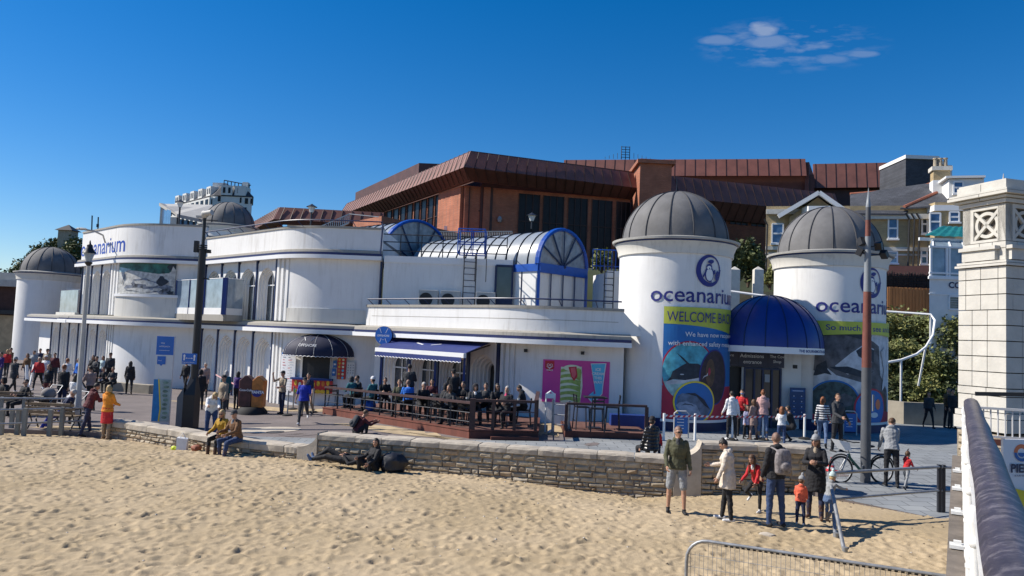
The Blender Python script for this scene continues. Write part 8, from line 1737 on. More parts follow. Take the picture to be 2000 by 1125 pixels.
    # place
    if at is not None: loc = Vector(at)
    else:
        loc = GP(px, py); loc.z += zoff
    o = bpy.data.objects.new(name, me); C.objects.link(o); o.location = loc; o.rotation_euler = (0, 0, R(yaw)); WM[o] = Matrix.Translation(loc) @ Matrix.Rotation(R(yaw), 4, 'Z'); props(o, label, 'person', group)
    # hair, hats
    hv = max(.011, vox*.8)
    if hl not in ('none', 'bald') and hat not in ('hoodup',):
        Hr = PM(); ex = 1.06
        if hat in ('beanie', 'pom'): pass
        else: Hr.ell(hc-hf*.012*hs+hu*.018*hs, .08*hs, .096*hs, .1*hs, hair, hx, hf, hu); 
        if hat in ('beanie', 'pom'): Hr.ell(hc-hf*.04*hs-hu*.02*hs, .074*hs, .06*hs, .06*hs, hair, hx, hf, hu)
        if hl in ('mid', 'long', 'vlong', 'pony', 'bob'):
            dn = {'mid': .16, 'bob': .13, 'long': .28, 'vlong': .42, 'pony': .05}[hl]; bk_ = hc-hf*.05*hs; w1 = .055 if hl != 'bob' else .07
            pts = [bk_+hu*.02*hs, bk_-hf*.02*s-Vector((0, 0, .07*hs)), bk_-fw*.025*s-Vector((0, 0, (.07+dn)*hs))]; Hr.cap(pts[0], pts[1], .075*hs, .075*hs, hair, fl=.7, xd=hx); Hr.cap(pts[1], pts[2], .072*hs, w1*hs, hair, fl=.55, xd=hx)
            for sd in (-1, 1): Hr.cap(hc+hx*sd*.066*hs-hf*.01*hs+hu*.01*hs, hc+hx*sd*.07*hs-Vector((0, 0, (.04+dn*.7)*hs)), .03*hs, .022*hs, hair)
        if hl == 'pony': Hr.cap(hc-hf*.1*hs+hu*.03*hs, hc-hf*.16*hs-hu*.02*hs, .03*hs, .035*hs, hair); Hr.cap(hc-hf*.16*hs-hu*.02*hs, hc-hf*.17*hs-Vector((0, 0, .16*hs)), .035*hs, .015*hs, hair)
        if hl == 'bun': Hr.ell(hc-hf*.06*hs+hu*.1*hs, .04*hs, .04*hs, .035*hs, hair, hx, hf, hu)
        hm = fuse(Hr, hv, name='hair', smooth_it=1)
        # open the hair around the face
        bm = bmesh.new(); bm.from_mesh(hm); kill = [v for v in bm.verts if (v.co-hc).dot(hf) > .03*hs and (v.co-hc).dot(hu) < .052*hs and abs((v.co-hc).dot(hx)) < .066*hs]; bmesh.ops.delete(bm, geom=kill, context='VERTS')
        g = random.Random(int(px*7+py)); 
        for v in bm.verts: v.co += Vector((g.uniform(-1, 1), g.uniform(-1, 1), g.uniform(-1, 1)))*.0035
        bm.to_mesh(hm); bm.free(); ho = bpy.data.objects.new('hair', hm); C.objects.link(ho); ho.parent = o
    if hat:
        Hh = PM(); m_ = hatc; nmh = 'hat'
        if hat in ('beanie', 'pom'):
            Hh.rings([(hc+hu*(z)*hs-hf*.008*hs, hx, hf, rx*hs, ry*hs) for z, rx, ry in ((.02, .088, .104), (.045, .09, .106), (.06, .086, .102), (.1, .076, .09), (.135, .05, .06), (.15, .02, .025))], m_, 16)
            if hat == 'pom': Hh.ell(hc+hu*.185*hs-hf*.01*hs, .042*hs, .042*hs, .042*hs, m_, hx, hf, hu)
        elif hat == 'cap':
            Hh.rings([(hc+hu*z*hs-hf*.005*hs, hx, hf, rx*hs, ry*hs) for z, rx, ry in ((.03, .084, .1), (.06, .083, .099), (.1, .068, .08), (.12, .03, .035))], m_, 16); Hh.cap(hc+hf*.08*hs+hu*.042*hs, hc+hf*.15*hs+hu*.03*hs, .06*hs, .045*hs, m_, fl=.14, xd=hx)
        elif hat == 'hoodup': Hh.rings([(hc+hu*z*hs-hf*dy*hs, hx, hf, rx*hs, ry*hs) for z, rx, ry, dy in ((-.11, .09, .1, .02), (-.06, .1, .105, .025), (0, .1, .11, .02), (.06, .095, .108, .015), (.11, .07, .08, .02), (.13, .03, .04, .03))], m_, 16); nmh = 'hood'
        hm = fuse(Hh, hv, name=nmh)
        if hat == 'hoodup':
            bm = bmesh.new(); bm.from_mesh(hm); kill = [v for v in bm.verts if (v.co-hc).dot(hf) > .045*hs and (v.co-hc).dot(hu) < .05*hs and abs((v.co-hc).dot(hx)) < .06*hs]; bmesh.ops.delete(bm, geom=kill, context='VERTS'); bm.to_mesh(hm); bm.free()
        ho = bpy.data.objects.new(nmh, hm); C.objects.link(ho); ho.parent = o
    o_info[o] = dict(hip=hip, nk=nk, hc=hc, up=up, fw=fw, s=s, hands=HD, hx=hx, hf=hf)
    return o
o_info = {}
def backpack(o, m, label, w=.3, h=.42, d=.17, name='backpack', front=False, low=0):
    I = o_info[o]; s = I['s']; P = PM(); sg = -1 if not front else 1; c = I['nk']-I['up']*(.24+low)*s+I['fw']*sg*.2*s
    P.rings([(c+I['up']*z*h*s, Vector((1, 0, 0)), I['fw'], w/2*s*k, d/2*s*k) for z, k in ((-.5, .75), (-.42, .98), (0, 1.05), (.3, .98), (.47, .75), (.52, .4))], m, 14); P.ell(c+I['fw']*sg*d*.5*s-I['up']*.08*s, w*.33*s, d*.3*s, h*.22*s, m, Vector((1, 0, 0)), I['fw'], I['up'])
    for sd in (-1, 1): P.cap(c+Vector((sd*w*.28*s, 0, 0))+I['up']*h*.42*s, I['nk']+Vector((sd*.11*s, 0, 0))+I['up']*.0-sg*I['fw']*-.02*s, .02*s, .02*s, m, n=6); P.cap(I['nk']+Vector((sd*.11*s, 0, 0)), I['nk']+Vector((sd*.13*s, 0, 0))-I['up']*.2*s-sg*I['fw']*.13*s, .02*s, .02*s, m, n=6)
    me = fuse(P, .014, name=name); me.transform(WM[o]); q = bpy.data.objects.new(name, me); C.objects.link(q); return props(q, label, 'bag' if name != 'backpack' else 'backpack')
def handbag(o, hand, m, label, r=.14, drop=.2):
    I = o_info[o]; p = WM[o] @ I['hands'][hand]; mb = MB(m); mb.box((p.x, p.y, p.z-drop), (r*1.6, r*.6, r*1.5)); mb.tube([(p.x-r*.5, p.y, p.z-drop+r*.7), (p.x, p.y, p.z+.01), (p.x+r*.5, p.y, p.z-drop+r*.7)], .01, 5); return mb.build('handbag', bevel=.03, label=label, cat='bag')
FG = .0125; MG = .016; BG = .024
W1 = ((24, 14, 3), (-18, 22, 3)); W2_ = ((-18, 22, 3), (22, 10, 3)); ST = ((3, 3, 4), (-3, 3, 4)); SIT = ((82, 86, 8), (84, 90, 8)); A1 = ((14, 9, 22, 0), (-14, 9, 14, 0)); A2_ = ((-14, 9, 14, 0), (16, 9, 22, 0)); HOLD = ((22, 10, 75, 25), (22, 10, 75, 25))
# ---- the group standing on the sand (right)
person(1320, 1002, 1.80, 172, 'man in a camouflage jacket, grey shorts and sunglasses standing on the sand facing the camera', 'c_camo', 'c_grey', 'shoe_dark', hair='stubble', hl='short', legs=((6, 2, 7), (-4, 2, 7)), arms=((2, 12, 10, 4), (10, 14, 30, 18)), leg_bare=1, bulk=1.12, vox=FG, glasses=True, hood=True, hem=.16, head=(20, 2), undc='c_char')
person(1421, 1017, 1.66, 72, 'woman in a cream fleece hooded coat and black leggings looking down at the sand', 'c_cream', 'c_black', 'shoe_white', hair='hair_dark', hl='bun', legs=((-4, 2, 3), (10, 4, 3)), arms=((14, 8, 10, 0), (20, 12, 60, 10)), lean=5, head=(8, 38), coat=.3, bulk=1.18, vox=FG, female=True, hood=True)
person(1478, 1000, 1.34, 130, 'girl with long brown hair in a red and white jacket standing on one leg', 'c_red', 'c_black', 'shoe_white', hair='hair_brown', hl='vlong', legs=((4, 4, 2), (28, 96, 24)), arms=((20, 8, 25, 0), (24, 6, 30, 0)), lean=24, head=(0, 25), vox=FG, female=True, undc='c_white', hem=.1)
bpk = person(1513, 1028, 1.83, 20, 'man in black jacket and jeans with a shaved head, back to the camera', 'c_black', 'c_denim', 'shoe_dark', hair='stubble', hl='short', legs=((2, 2, 4), (-3, 2, 5)), arms=((4, 10, 20, 10), (4, 14, 25, 8)), bulk=1.12, vox=FG, hood=True, hem=.14, head=(-40, 2))
mat('bag_grey', (.2, .18, .18), .9, .45, 18, bump=.4); backpack(bpk, 'bag_grey', 'grey patterned backpack worn by the man in the black jacket', .34, .46, .2)
person(1563, 1025, .98, -30, 'small child in a coral red coat, jeans and grey bobble hat', 'c_coral', 'c_navy', 'shoe_white', hl='short', hat='pom', hatc='c_grey', arms=((14, 8, 35, 12), (14, 8, 40, 12)), bulk=1.12, vox=FG, hood=True, hem=.12, head=(-20, 15), legs=ST)
person(1592, 1013, 1.72, 150, 'woman in a black coat, grey bobble hat and sunglasses with folded arms', 'c_black', 'c_navy', 'boot_brown', hair='hair_brown', hl='mid', hat='pom', hatc='c_grey', arms=((28, 14, 75, 50), (28, 14, 70, 50)), coat=.42, bulk=1.15, vox=FG, glasses=True, female=True, hood=True, head=(-18, 0), undc='c_tan', legs=((5, 3, 4), (-4, 3, 5)))
person(1618, 1032, 1.02, -50, 'little girl in a white bobble hat and blue skirt climbing on the steel handrail', 'c_grey', 'c_denim2', 'boot_tan', hair='hair_blond', hl='short', hat='pom', hatc='c_mint', arms=((60, 20, 25, 10), (60, 20, 20, 10)), legs=((20, 20, 5), (-5, 45, 5)), lean=22, skirt=.22, vox=FG, female=True, head=(-15, 5), zoff=.12, hood=True)
person(1741, 951, 1.76, -15, 'man in a light grey hoodie and black tracksuit bottoms bending to hold a toddler', 'c_grey', 'c_black', 'shoe_dark', hair='hair_brown', hl='short', arms=((22, 6, 10, 0), (34, 4, 12, 4)), lean=17, head=(-50, 30), bulk=1.08, vox=FG, hood=True, hem=.12, legs=((8, 6, 3), (-2, 3, 4)))
person(1770, 955, .98, -60, 'toddler in a red top and dark gilet walking on the ramp', 'c_red', 'c_grey', 'shoe_dark', hair='hair_brown', hl='short', arms=((120, 10, 20, 0), (20, 10, 40, 0)), legs=((22, 10, 4), (-20, 12, 4)), lean=8, vox=FG, undc='c_char', hood=True)
# ---- by the wall and entrance
pf = person(0, 0, 1.68, 22, 'person in a black padded coat and beanie sitting on the wall, seen from behind', 'c_puffer', 'c_black', hat='beanie', hatc='c_black', hair='hair_dark', bulk=1.28, hem=.2, vox=FG, hood=True, head=(-45, 5), seat=0, legs=SIT, at=G(1273, 880, .36)+Vector((0, .08, 0)))
person(0, 0, .95, -20, 'child in a red coat beside the black padded coat', 'c_red', 'c_navy', hair='hair_dark', vox=MG, hood=True, bulk=1.15, at=Vector((3.95, 20.0, 0)))
def E(px, py, dz=0): p = G(px, py, dz); return p
person(0, 0, 1.62, 10, 'teenager in a white hoodie with his back to the camera at the entrance', 'c_white', 'c_black', 'shoe_white', hair='hair_dark', at=E(1428, 860), vox=MG, bulk=1.1, hem=.15, arms=A1, hood=True)
person(0, 0, 1.62, 160, 'staff member in a red shirt and pale blue face mask in the doorway', 'c_red', 'c_black', hair='hair_dark', hl='short', at=E(1448, 852), vox=MG, mask=True, arms=HOLD)
person(0, 0, 1.18, 200, 'child in a long white top standing in front of the red shirted staff member', 'c_lilac', 'c_black', 'shoe_dark', hair='hair_dark', hl='mid', at=E(1458, 858), vox=MG, coat=.2, female=True, bulk=1.1)
person(0, 0, 1.35, 30, 'girl in a pale patterned dress standing beside the child in white', 'c_dusty', 'c_dusty', 'boot_brown', hair='hair_brown', hl='long', at=E(1471, 859), vox=MG, skirt=.4, female=True)
person(0, 0, 1.68, -12, 'woman in a pale pink hooded fleece and jeans with boots, back to the camera', 'c_pink', 'c_denim2', 'boot_tan', hair='hair_red', hl='bun', at=E(1489, 860), vox=MG, hood=True, female=True, bulk=1.14, hem=.15, arms=HOLD)
person(0, 0, 1.3, -15, 'person with long ginger hair and a white jumper seen from behind', 'c_white', 'c_denim', 'shoe_white', hair='hair_red', hl='vlong', at=E(1526, 872), vox=MG, female=True, legs=((10, 14, 3), (2, 10, 3)), arms=((40, 10, 60, 10), (40, 10, 60, 10)), bulk=1.08)
ph_ = person(0, 0, 1.6, 60, 'crouching person in black holding a camera to the eye by the tape', 'c_black', 'c_black', hair='hair_dark', at=E(1549, 864), vox=MG, legs=((95, 128, 10), (70, 115, 8)), arms=((70, 10, 75, 30), (70, 10, 75, 30)), lean=18)
p = WM[ph_] @ (o_info[ph_]['hc']+o_info[ph_]['hf']*.13); mb = MB('black'); mb.box(p, (.14, .08, .09), R(60)); mb.tube([p, p+Vector((-.09, .05, 0))], .04, 10); mb.build('camera', label='black camera held by the crouching person in black', cat='camera')
person(0, 0, 1.66, -25, 'woman with blond ponytail in a black and white striped top near the far banner', 'c_stripe', 'c_denim2', hair='hair_red', hl='pony', at=E(1606, 874, -.02), vox=MG, female=True, arms=A2_, legs=W1, head=(-20, 0))
person(0, 0, 1.82, 205, 'man in a dark grey jacket behind the bicycle looking over his shoulder', 'c_char', 'c_black', hair='hair_brown', at=E(1635, 884, -.05), vox=FG, bulk=1.15, hem=.2, arms=((10, 10, 20, 0), (20, 10, 50, 12)), head=(-30, 0), hood=True)
person(0, 0, 1.55, 170, 'small distant person in dark clothes on the path below the planted bank', 'c_char', 'c_black', hair='hair_brown', at=E(1814, 836), vox=BG, legs=W1)
person(0, 0, 1.7, 190, 'distant person in an orange brown coat by the low pale bank wall', 'c_brown', 'c_black', hair='hair_dark', at=E(1852, 836), vox=BG, bulk=1.15)
person(0, 0, 1.66, 190, 'distant dark coated person half hidden by the pillar base', 'c_black', 'c_black', hair='hair_dark', at=E(1860, 838), vox=BG, bulk=1.1)
# ---- on the sand by the wall
sp_ = GP(722, 914); person(0, 0, 1.64, 135, 'woman in black with dark hair sitting on the sand against the wall', 'c_black', 'c_black', 'shoe_dark', hair='hair_dark', hl='mid', seat=.0, at=(-3.32, 19.5, sz(-3.32, 19.3)), legs=((138, 142, 8), (120, 132, 16)), arms=((38, 12, 30, 0), (46, 14, 40, 22)), lean=-4, vox=FG, female=True, hood=True, bulk=1.15, head=(25, 8), sleeve=1)
# lying figure
def lying():
    p0 = GP(610, 908); p1 = GP(722, 905); p0 = Vector((-5.05, 19.85, sz(-5, 19.6))); p1 = Vector((-3.6, 19.65, p0.z)); d = (p1-p0); d.z = 0; L = d.length; d.normalize(); n = Vector((-d.y, d.x, 0)); P = PM(); Q = PM(); z = p0.z+.1; u = Vector((0, 0, 1))
    pt = lambda a, b, c: Vector((p0.x, p0.y, z))+d*a+n*b+u*c
    for sd, kz in ((-1, .1), (1, .26)):
        an = pt(.12, sd*.09, .02); kn = pt(.46, sd*.1, kz); hp = pt(.88, sd*.08, .04); P.cap(an, kn, .05, .065, 'c_black'); P.cap(kn, hp, .07, .09, 'c_black'); P.cap(pt(.06, sd*.1, .0), pt(.0, sd*.14, .12), .045, .036, 'c_denim2', fl=.8); P.cap(an, pt(.05, sd*.1, .02), .04, .045, 'c_denim2')
    P.rings([(pt(.84, 0, .03), n, u, .16, .11), (pt(1.0, 0, .04), n, u, .16, .11), (pt(1.15, 0, .05), n, u, .15, .11), (pt(1.32, 0, .06), n, u, .18, .12), (pt(1.42, 0, .06), n, u, .15, .1), (pt(1.48, 0, .06), n, u, .07, .06)], 'c_black')
    P.cap(pt(1.45, 0, .06), pt(1.56, 0, .09), .055, .05, 'skin'); hc = pt(1.64, 0, .12); P.ell(hc, .095, .075, .095, 'skin', d, n, u)
    for sd in (-1, 1):
        S_ = pt(1.38, sd*.17, .06); E_ = pt(1.14, sd*.27, -.02); W_ = pt(.95, sd*.12, .16); P.cap(S_, E_, .055, .045, 'c_black'); P.cap(E_, W_, .044, .035, 'c_black'); P.cap(W_, pt(.88, sd*.06, .17), .03, .032, 'skin', fl=.5)
        for k in range(4): Q.cap(pt(.9, sd*.06-.03+.02*k, .17), pt(.82, sd*.04-.03+.02*k, .16), .009, .007, 'skin', n=6)
        Q.cap(pt(.93, sd*.1, .19), pt(.88, sd*.13, .2), .011, .009, 'skin', n=6)
    me = fuse(P, .014, name='person', post=Q); c = Vector((p0.x, p0.y, p0.z)); me.transform(Matrix.Translation(-c)); o = bpy.data.objects.new('person', me); C.objects.link(o); o.location = c; WM[o] = Matrix.Translation(c); props(o, 'person in black lying on the sand with one knee raised, feet towards the low wall', 'person')
    Hr = PM(); Hr.ell(hc+d*.02, .1, .085, .09, 'hair_dark', d, n, u); hm = fuse(Hr, .014, name='hair'); hm.transform(Matrix.Translation(-c)); h = bpy.data.objects.new('hair', hm); C.objects.link(h); h.parent = o
lying()
hp_ = person(0, 0, 1.7, -60, 'hunched person in black and dark red sitting on the paving behind the raised wall', 'c_maroon', 'c_black', hair='hair_brown', seat=.0, at=G(688, 852, -.18)+Vector((0, .5, 0)), legs=((132, 140, 10), (128, 138, 12)), arms=((50, 10, 60, 20), (50, 10, 60, 20)), lean=28, vox=MG, head=(0, 20))
backpack(hp_, 'c_char', 'dark backpack on the hunched person behind the wall')
# ---- low wall group
wj = GP(404, 842); person(0, 0, 1.64, -155, 'white haired woman in a white padded jacket bending over behind the low wall', 'c_white', 'c_denim', 'shoe_dark', hair='hair_blond', hl='bob', at=G(404, 856, -.42)+Vector((0, .25, 0)), lean=42, arms=((40, 8, 40, 10), (45, 8, 45, 10)), head=(30, 55), bulk=1.25, vox=MG, hood=True, female=True, legs=((10, 6, 4), (4, 4, 4)), hem=.15)
sw = G(430, 858, -.03); person(0, 0, 1.64, 160, 'blond woman in a mustard jacket and sunglasses sitting on the low wall', 'c_mustard', 'c_black', 'boot_brown', hair='hair_blond', hl='mid', seat=.45, at=(sw.x, sw.y+.18, -.48), legs=((78, 72, 6), (82, 80, 4)), arms=((20, 12, 38, 14), (24, 12, 40, 14)), lean=6, glasses=True, head=(12, 18), bulk=1.15, vox=FG, undc='c_black', female=True)
sw = G(458, 862, -.03); person(0, 0, 1.76, 145, 'man in a brown jacket and dark flat cap sitting on the low wall', 'c_brown', 'c_denim', 'boot_brown', hair='hair_dark', seat=.45, at=(sw.x, sw.y+.2, -.5), legs=((80, 70, 8), (84, 92, 14)), arms=((26, 8, 50, 20), (28, 10, 55, 22)), lean=12, hat='cap', hatc='c_char', head=(25, 12), bulk=1.15, vox=FG, undc='c_grey')
for a in (dict(px=433, py=826, H=1.74, yaw=150, label='man in a tan brown coat and dark brimmed cap behind the seated couple', top='c_tan', bot='c_char', hat='cap', hatc='c_black', bulk=1.18, hem=.2),
          dict(px=388, py=800, H=1.66, yaw=20, label='person in a black hooded coat next to the black camera pole', top='c_black', bot='c_black', hat='hoodup', hatc='c_black', bulk=1.15, coat=.2),
          dict(px=398, py=776, H=1.68, yaw=185, label='grey haired person in a dusty mauve coat near the ribbed wall', top='c_dusty', bot='c_char', hair='hair_grey', bulk=1.12, coat=.3),
          dict(px=361, py=768, H=1.72, yaw=170, label='person in black walking behind the black camera pole', top='c_black', bot='c_black', hair='hair_dark', bulk=1.1, legs=W1),
          dict(px=438, py=800, H=1.66, yaw=15, label='white haired woman in a teal and maroon coat beside the tape', top='c_teal', bot='c_char', hair='hair_grey', hl='bob', bulk=1.15, coat=.25, female=True),
          dict(px=461, py=800, H=1.62, yaw=-20, label='dark haired woman in a purple top left of the drinks bin', top='c_purple', bot='c_black', hair='hair_dark', hl='mid', bulk=1.12, female=True),
          dict(px=549, py=809, H=1.76, yaw=150, label='man in a beige shirt and black cap standing by the menu board', top='c_tan', bot='c_navy', hat='cap', hatc='c_black', sleeve=.5, legs=((6, 2, 5), (-6, 2, 5)), arms=((20, 12, 60, 20), (70, 10, 95, 10)), vox=MG, hem=.14),
          dict(px=599, py=812, H=1.74, yaw=175, label='person in a navy shirt just behind the blue shirted walker', top='c_navy', bot='c_tan', hair='hair_dark', sleeve=.5, legs=W2_, arms=A1, vox=MG),
          dict(px=591, py=829, H=1.74, yaw=190, label='man in a bright blue shirt and black cap striding towards the sand', top='c_blue', bot='c_char', shoe='shoe_white', hat='cap', hatc='c_black', sleeve=.5, legs=((-28, 38, 3), (24, 4, 3)), arms=((26, 10, 12, 0), (-20, 14, 10, 0)), vox=MG, bulk=1.1, hem=.12),
          dict(px=206, py=858, H=1.70, yaw=-10, label='woman in an orange jacket and red skirt, back to the camera', top='c_orange', bot='c_red', shoe='boot_tan', hair='hair_blond', hl='long', skirt=.5, legm='c_tan', vox=FG, bulk=1.14, hood=True, female=True, hem=.14, arms=((20, 10, 50, 20), (20, 10, 55, 20)), head=(30, 10)),
          dict(px=168, py=851, H=1.72, yaw=-35, label='person in a maroon jacket and dark jeans leaning forward beside the orange jacket', top='c_maroon', bot='c_navy', hair='hair_dark', lean=18, legs=((14, 4, 3), (-14, 4, 3)), vox=FG, bulk=1.12, arms=HOLD, head=(-20, 20), hem=.12, hood=True),
          dict(px=174, py=802, H=1.76, yaw=60, label='man in a pinkish brown jumper right of the pale lamp post', top='c_dusty', bot='c_black', hair='hair_dark', lean=6, vox=MG, bulk=1.15, arms=HOLD, head=(20, 10)),
          dict(px=142, py=828, H=1.7, yaw=10, label='dark haired woman in a white jacket pushing the pale pushchair', top='c_white', bot='c_black', hair='hair_dark', hl='mid', vox=MG, female=True, bulk=1.1, arms=((40, 10, 40, 10), (40, 10, 40, 10)), coat=.12),
          dict(px=119, py=803, H=1.80, yaw=-5, label='person in a black coat and dark jeans with reddish hair, left of the lamp post', top='c_black', bot='c_navy', hair='hair_red', vox=MG, bulk=1.15, coat=.15, arms=A1),
          dict(px=91, py=790, H=1.7, yaw=180, label='woman in an open black jacket and maroon trousers walking to the camera', top='c_black', bot='c_maroon', shoe='shoe_white', hair='hair_brown', hl='mid', vox=MG, undc='c_grey', bulk=1.12, female=True, legs=W1, arms=A1),
          dict(px=73, py=762, H=1.66, yaw=190, label='person in a red jacket and black trousers with grey hair', top='c_red', bot='c_black', shoe='shoe_white', hair='hair_grey', legs=W2_, arms=A2_, bulk=1.1),
          dict(px=25, py=767, H=1.7, yaw=-10, label='walker in a grey blue coat and grey beanie with a backpack', top='c_char', bot='c_black', shoe='shoe_white', hat='beanie', hatc='c_grey', legs=W1, arms=A1, bulk=1.15, coat=.25, vox=MG),
          dict(px=50, py=749, H=1.66, yaw=175, label='woman in a brown coat carrying a yellow green handbag', top='c_brown', bot='c_denim', shoe='boot_brown', hair='hair_brown', hl='mid', bulk=1.1, legs=W1, female=True),
          dict(px=63, py=745, H=1.72, yaw=180, label='person in a pale grey hooded coat behind the red jacket', top='c_grey', bot='c_denim', hair='hair_dark', bulk=1.15, hood=True, coat=.2),
          dict(px=75, py=737, H=1.72, yaw=185, label='person in a dark navy coat furthest back in the left crowd', top='c_navy', bot='c_black', hair='hair_dark', bulk=1.1),
          dict(px=89, py=742, H=1.78, yaw=180, label='man in a brown coat and dark flat cap in the left crowd', top='c_tan', bot='c_char', hat='cap', hatc='c_black', bulk=1.15),
          dict(px=86, py=758, H=1.7, yaw=175, label='person in a white top and white cap in the left crowd', top='c_white', bot='c_denim', shoe='shoe_white', hat='cap', hatc='c_white', bulk=1.1, legs=W1),
          dict(px=103, py=752, H=1.72, yaw=190, label='person in a dark red jumper at the right of the left crowd', top='c_maroon', bot='c_char', hair='hair_dark', bulk=1.1, arms=A2_),
          dict(px=127, py=770, H=1.7, yaw=0, label='person in a white shirt with ginger hair seen from behind', top='c_white', bot='c_char', hair='hair_red', bulk=1.08, arms=HOLD),
          dict(px=150, py=764, H=1.68, yaw=150, label='person in a bright blue shirt partly behind the lamp post', top='c_bright', bot='c_char', hair='hair_dark', legs=W2_),
          dict(px=11, py=738, H=1.68, yaw=200, label='woman in a red jacket with fair hair near the far small tower', top='c_red', bot='c_char', hair='hair_blond', hl='mid', female=True, legs=W1),
          dict(px=18, py=734, H=1.72, yaw=160, label='person in dark brown beside the woman in red near the far tower', top='c_brown', bot='c_char', hair='hair_dark', legs=W2_),
          dict(px=-2, py=752, H=1.7, yaw=160, label='person in purple half cut by the left edge of the view', top='c_purple', bot='c_denim', hair='hair_dark', bulk=1.1),
          dict(px=251, py=770, H=1.66, yaw=25, label='woman all in black walking past the sunlit curved wall', top='c_black', bot='c_black', hair='hair_dark', hl='mid', legs=W1, arms=A1, bulk=1.15, coat=.2, female=True, vox=MG),
          dict(px=185, py=762, H=1.72, yaw=160, label='dark dressed person just right of the lamp post lantern pole', top='c_char', bot='c_black', hair='hair_dark', bulk=1.15, arms=HOLD),
          dict(px=178, py=757, H=1.7, yaw=190, label='person in a black coat facing the man in the pinkish jumper', top='c_black', bot='c_black', hair='hair_brown', hl='mid', bulk=1.15, female=True),
          dict(px=198, py=752, H=1.6, yaw=170, label='person in a pale mint top with brown hair near the blue pillars', top='c_mint', bot='c_denim', hair='hair_brown', hl='mid', female=True),
          dict(px=212, py=755, H=1.82, yaw=190, label='man in dark clothes and a cap, tallest beside the sunlit curved wall', top='c_char', bot='c_black', hat='cap', hatc='c_black', bulk=1.15)):
    a.setdefault('vox', BG); a.setdefault('hl', 'short'); person(**a)
def seated(px, py, H, yaw, label, **k):
    sh_ = k.pop('sh', .45); p = k.pop('pos', None) or GP(px, py); k.setdefault('vox', MG); k.setdefault('legs', SIT); k.setdefault('arms', HOLD); return person(0, 0, H, yaw, label, at=p, seat=sh_, **k)
# seated by the ledge and benches at the left
mb = MB('concrete'); a = GP(196, 764); mb.box((a.x+1.1, a.y+.4, a.z+.2), (3.4, .5, .45), R(-20)); mb.build('concrete_bench', label='low concrete bench at the foot of the blue and white ribs', cat='seat')
seated(206, 766, 1.7, 165, 'person in black seated beside the sunlit curved wall, leaning forward', top='c_black', bot='c_black', lean=22, vox=BG, hair='hair_dark'); seated(220, 768, 1.7, 180, 'person in a dark coat seated nearest the sunlit curved wall', top='c_char', bot='c_black', lean=10, vox=BG, hair='hair_brown')
seated(112, 836, 1.76, 98, 'grey haired man in navy coat and blue trousers reclining on the bench', top='c_navy', bot='c_blue', hair='hair_grey', lean=-28, legs=((62, 30, 5), (66, 36, 6)), bulk=1.15, glasses=False, head=(0, -8), pos=GP(112, 836)+Vector((.1, .1, 0)), shoe='shoe_dark')
seated(42, 812, 1.74, 150, 'person in black with sunglasses seated behind the left railing', top='c_black', bot='c_black', hair='hair_dark', glasses=True, lean=-8, bulk=1.2, head=(30, 0)); seated(8, 806, 1.72, 160, 'person in a black hooded coat seated at the far left behind the railing', top='c_black', bot='c_char', hat='hoodup', hatc='c_black', bulk=1.25, lean=10)
G0 = [(700, 806, 130, 'diner in a dark coat half hidden behind the hooded diner at the left', 'c_char'), (748, 808, 200, 'diner in black sitting between the white hat and the camouflage boy', 'c_black'), (905, 822, 160, 'diner in black with dark hair left of the hooded person', 'c_black'), (948, 826, 170, 'diner in a dark jacket in front of the arched doorway', 'c_char'), (842, 812, 180, 'diner in dark red behind the middle of the rail', 'c_maroon')]
for px, py, yw_, lb_, tp_ in G0: p = dpt(px, py); p.y += .7; p.x *= (p.y/(p.y-.7)); seated(0, 0, 1.7, yw_, lb_, pos=p, top=tp_, bot='c_black', hair='hair_dark', lean=12, bulk=1.15)
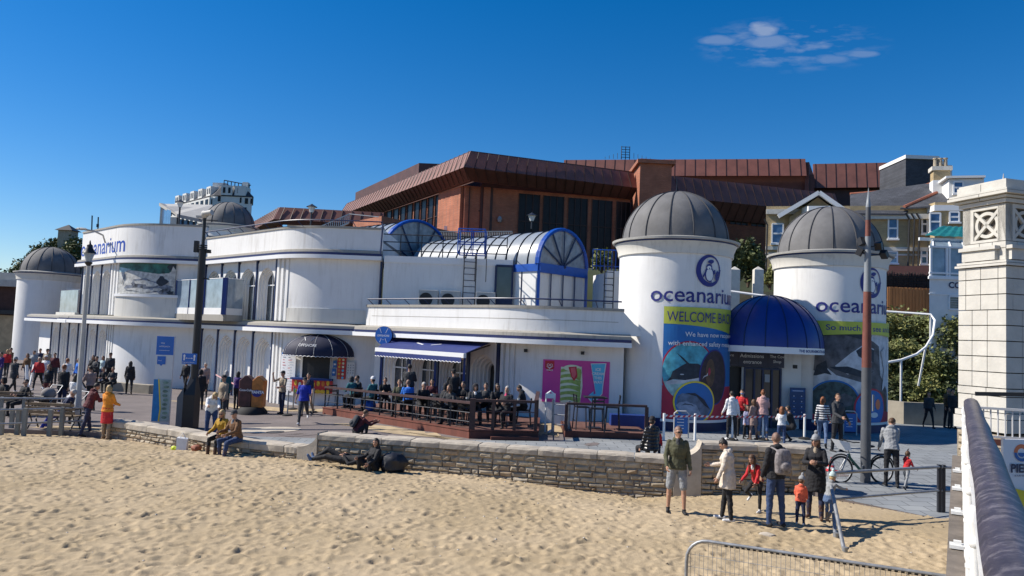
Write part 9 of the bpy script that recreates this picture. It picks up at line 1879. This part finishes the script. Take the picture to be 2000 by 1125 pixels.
# diners on the deck
DN = [(713, 50, 'diner with a grey blue hood up at the far left of the deck', dict(top='c_teal', hat='hoodup', hatc='c_char', lean=24, bulk=1.2), (690, 812)),
      (735, 60, 'diner in a teal coat and white woolly hat seen from behind', dict(top='c_teal', hat='beanie', hatc='c_white', lean=5, bulk=1.22), (727, 820)),
      (762, 180, 'boy in a dark camouflage top facing the camera over the rail', dict(top='c_camo', hair='hair_brown', lean=8), (778, 814)),
      (795, 20, 'diner in a bright blue and black jacket with a bald head', dict(top='c_bright', hair='stubble', lean=14, bulk=1.2), (795, 830)),
      (818, 200, 'grey haired diner in a black coat bent over the table', dict(top='c_black', hair='hair_grey', lean=20, bulk=1.15), (822, 822)),
      (842, -60, 'diner with a black hood up in the middle of the deck', dict(top='c_black', hat='hoodup', hatc='c_black', lean=20), (858, 824)),
      (872, 150, 'brown haired woman in a dark coat leaning on the rail side table', dict(top='c_char', hair='hair_brown', hl='mid', lean=22, bulk=1.2), (882, 834)),
      (920, 190, 'person in a black hood and dark grey jacket by the arched doorway', dict(top='c_char', hat='hoodup', hatc='c_black', lean=8, bulk=1.2, undc='c_white'), (925, 828)),
      (972, 200, 'woman in sunglasses with long dark hair beside the dark arch', dict(top='c_black', hair='hair_dark', hl='long', lean=2, glasses=True, sleeve=.5), (968, 826)),
      (985, 150, 'person in a bright pink scarf leaning back at the deck corner', dict(top='c_black', hair='hair_grey', hl='mid', lean=-12, undc='c_rose', bulk=1.2), (985, 834)),
      (1020, 80, 'man in a black hoodie looking down at his phone in front of the white wall', dict(top='c_black', hair='hair_dark', lean=12, head=(0, 30), hood=True, bulk=1.12), (1022, 828))]
for px, yaw, lab, k, (cx_, cy_) in DN:
    p = dpt(cx_, cy_); k.setdefault('hair', 'hair_dark'); k.setdefault('bot', 'c_black'); seated(0, 0, 1.72, yaw, lab, pos=p, **k)
person(0, 0, 1.12, 190, 'small child in a grey hat standing at the deck rail', top='c_char', bot='c_black', hat='beanie', hatc='c_grey', at=dpt(824, 838), vox=MG)
person(0, 0, 1.82, -5, 'broad man in a dark jumper standing with his back turned on the deck', top='c_char', bot='c_black', hair='hair_dark', bulk=1.25, at=dpt(796, 806), vox=MG, arms=HOLD)
person(0, 0, 1.72, 20, 'standing woman in a black cap and dark jacket behind the brown haired diner', top='c_black', bot='c_black', hair='hair_dark', hat='cap', hatc='c_black', bulk=1.12, at=dpt(884, 818), vox=MG, lean=10, arms=HOLD)
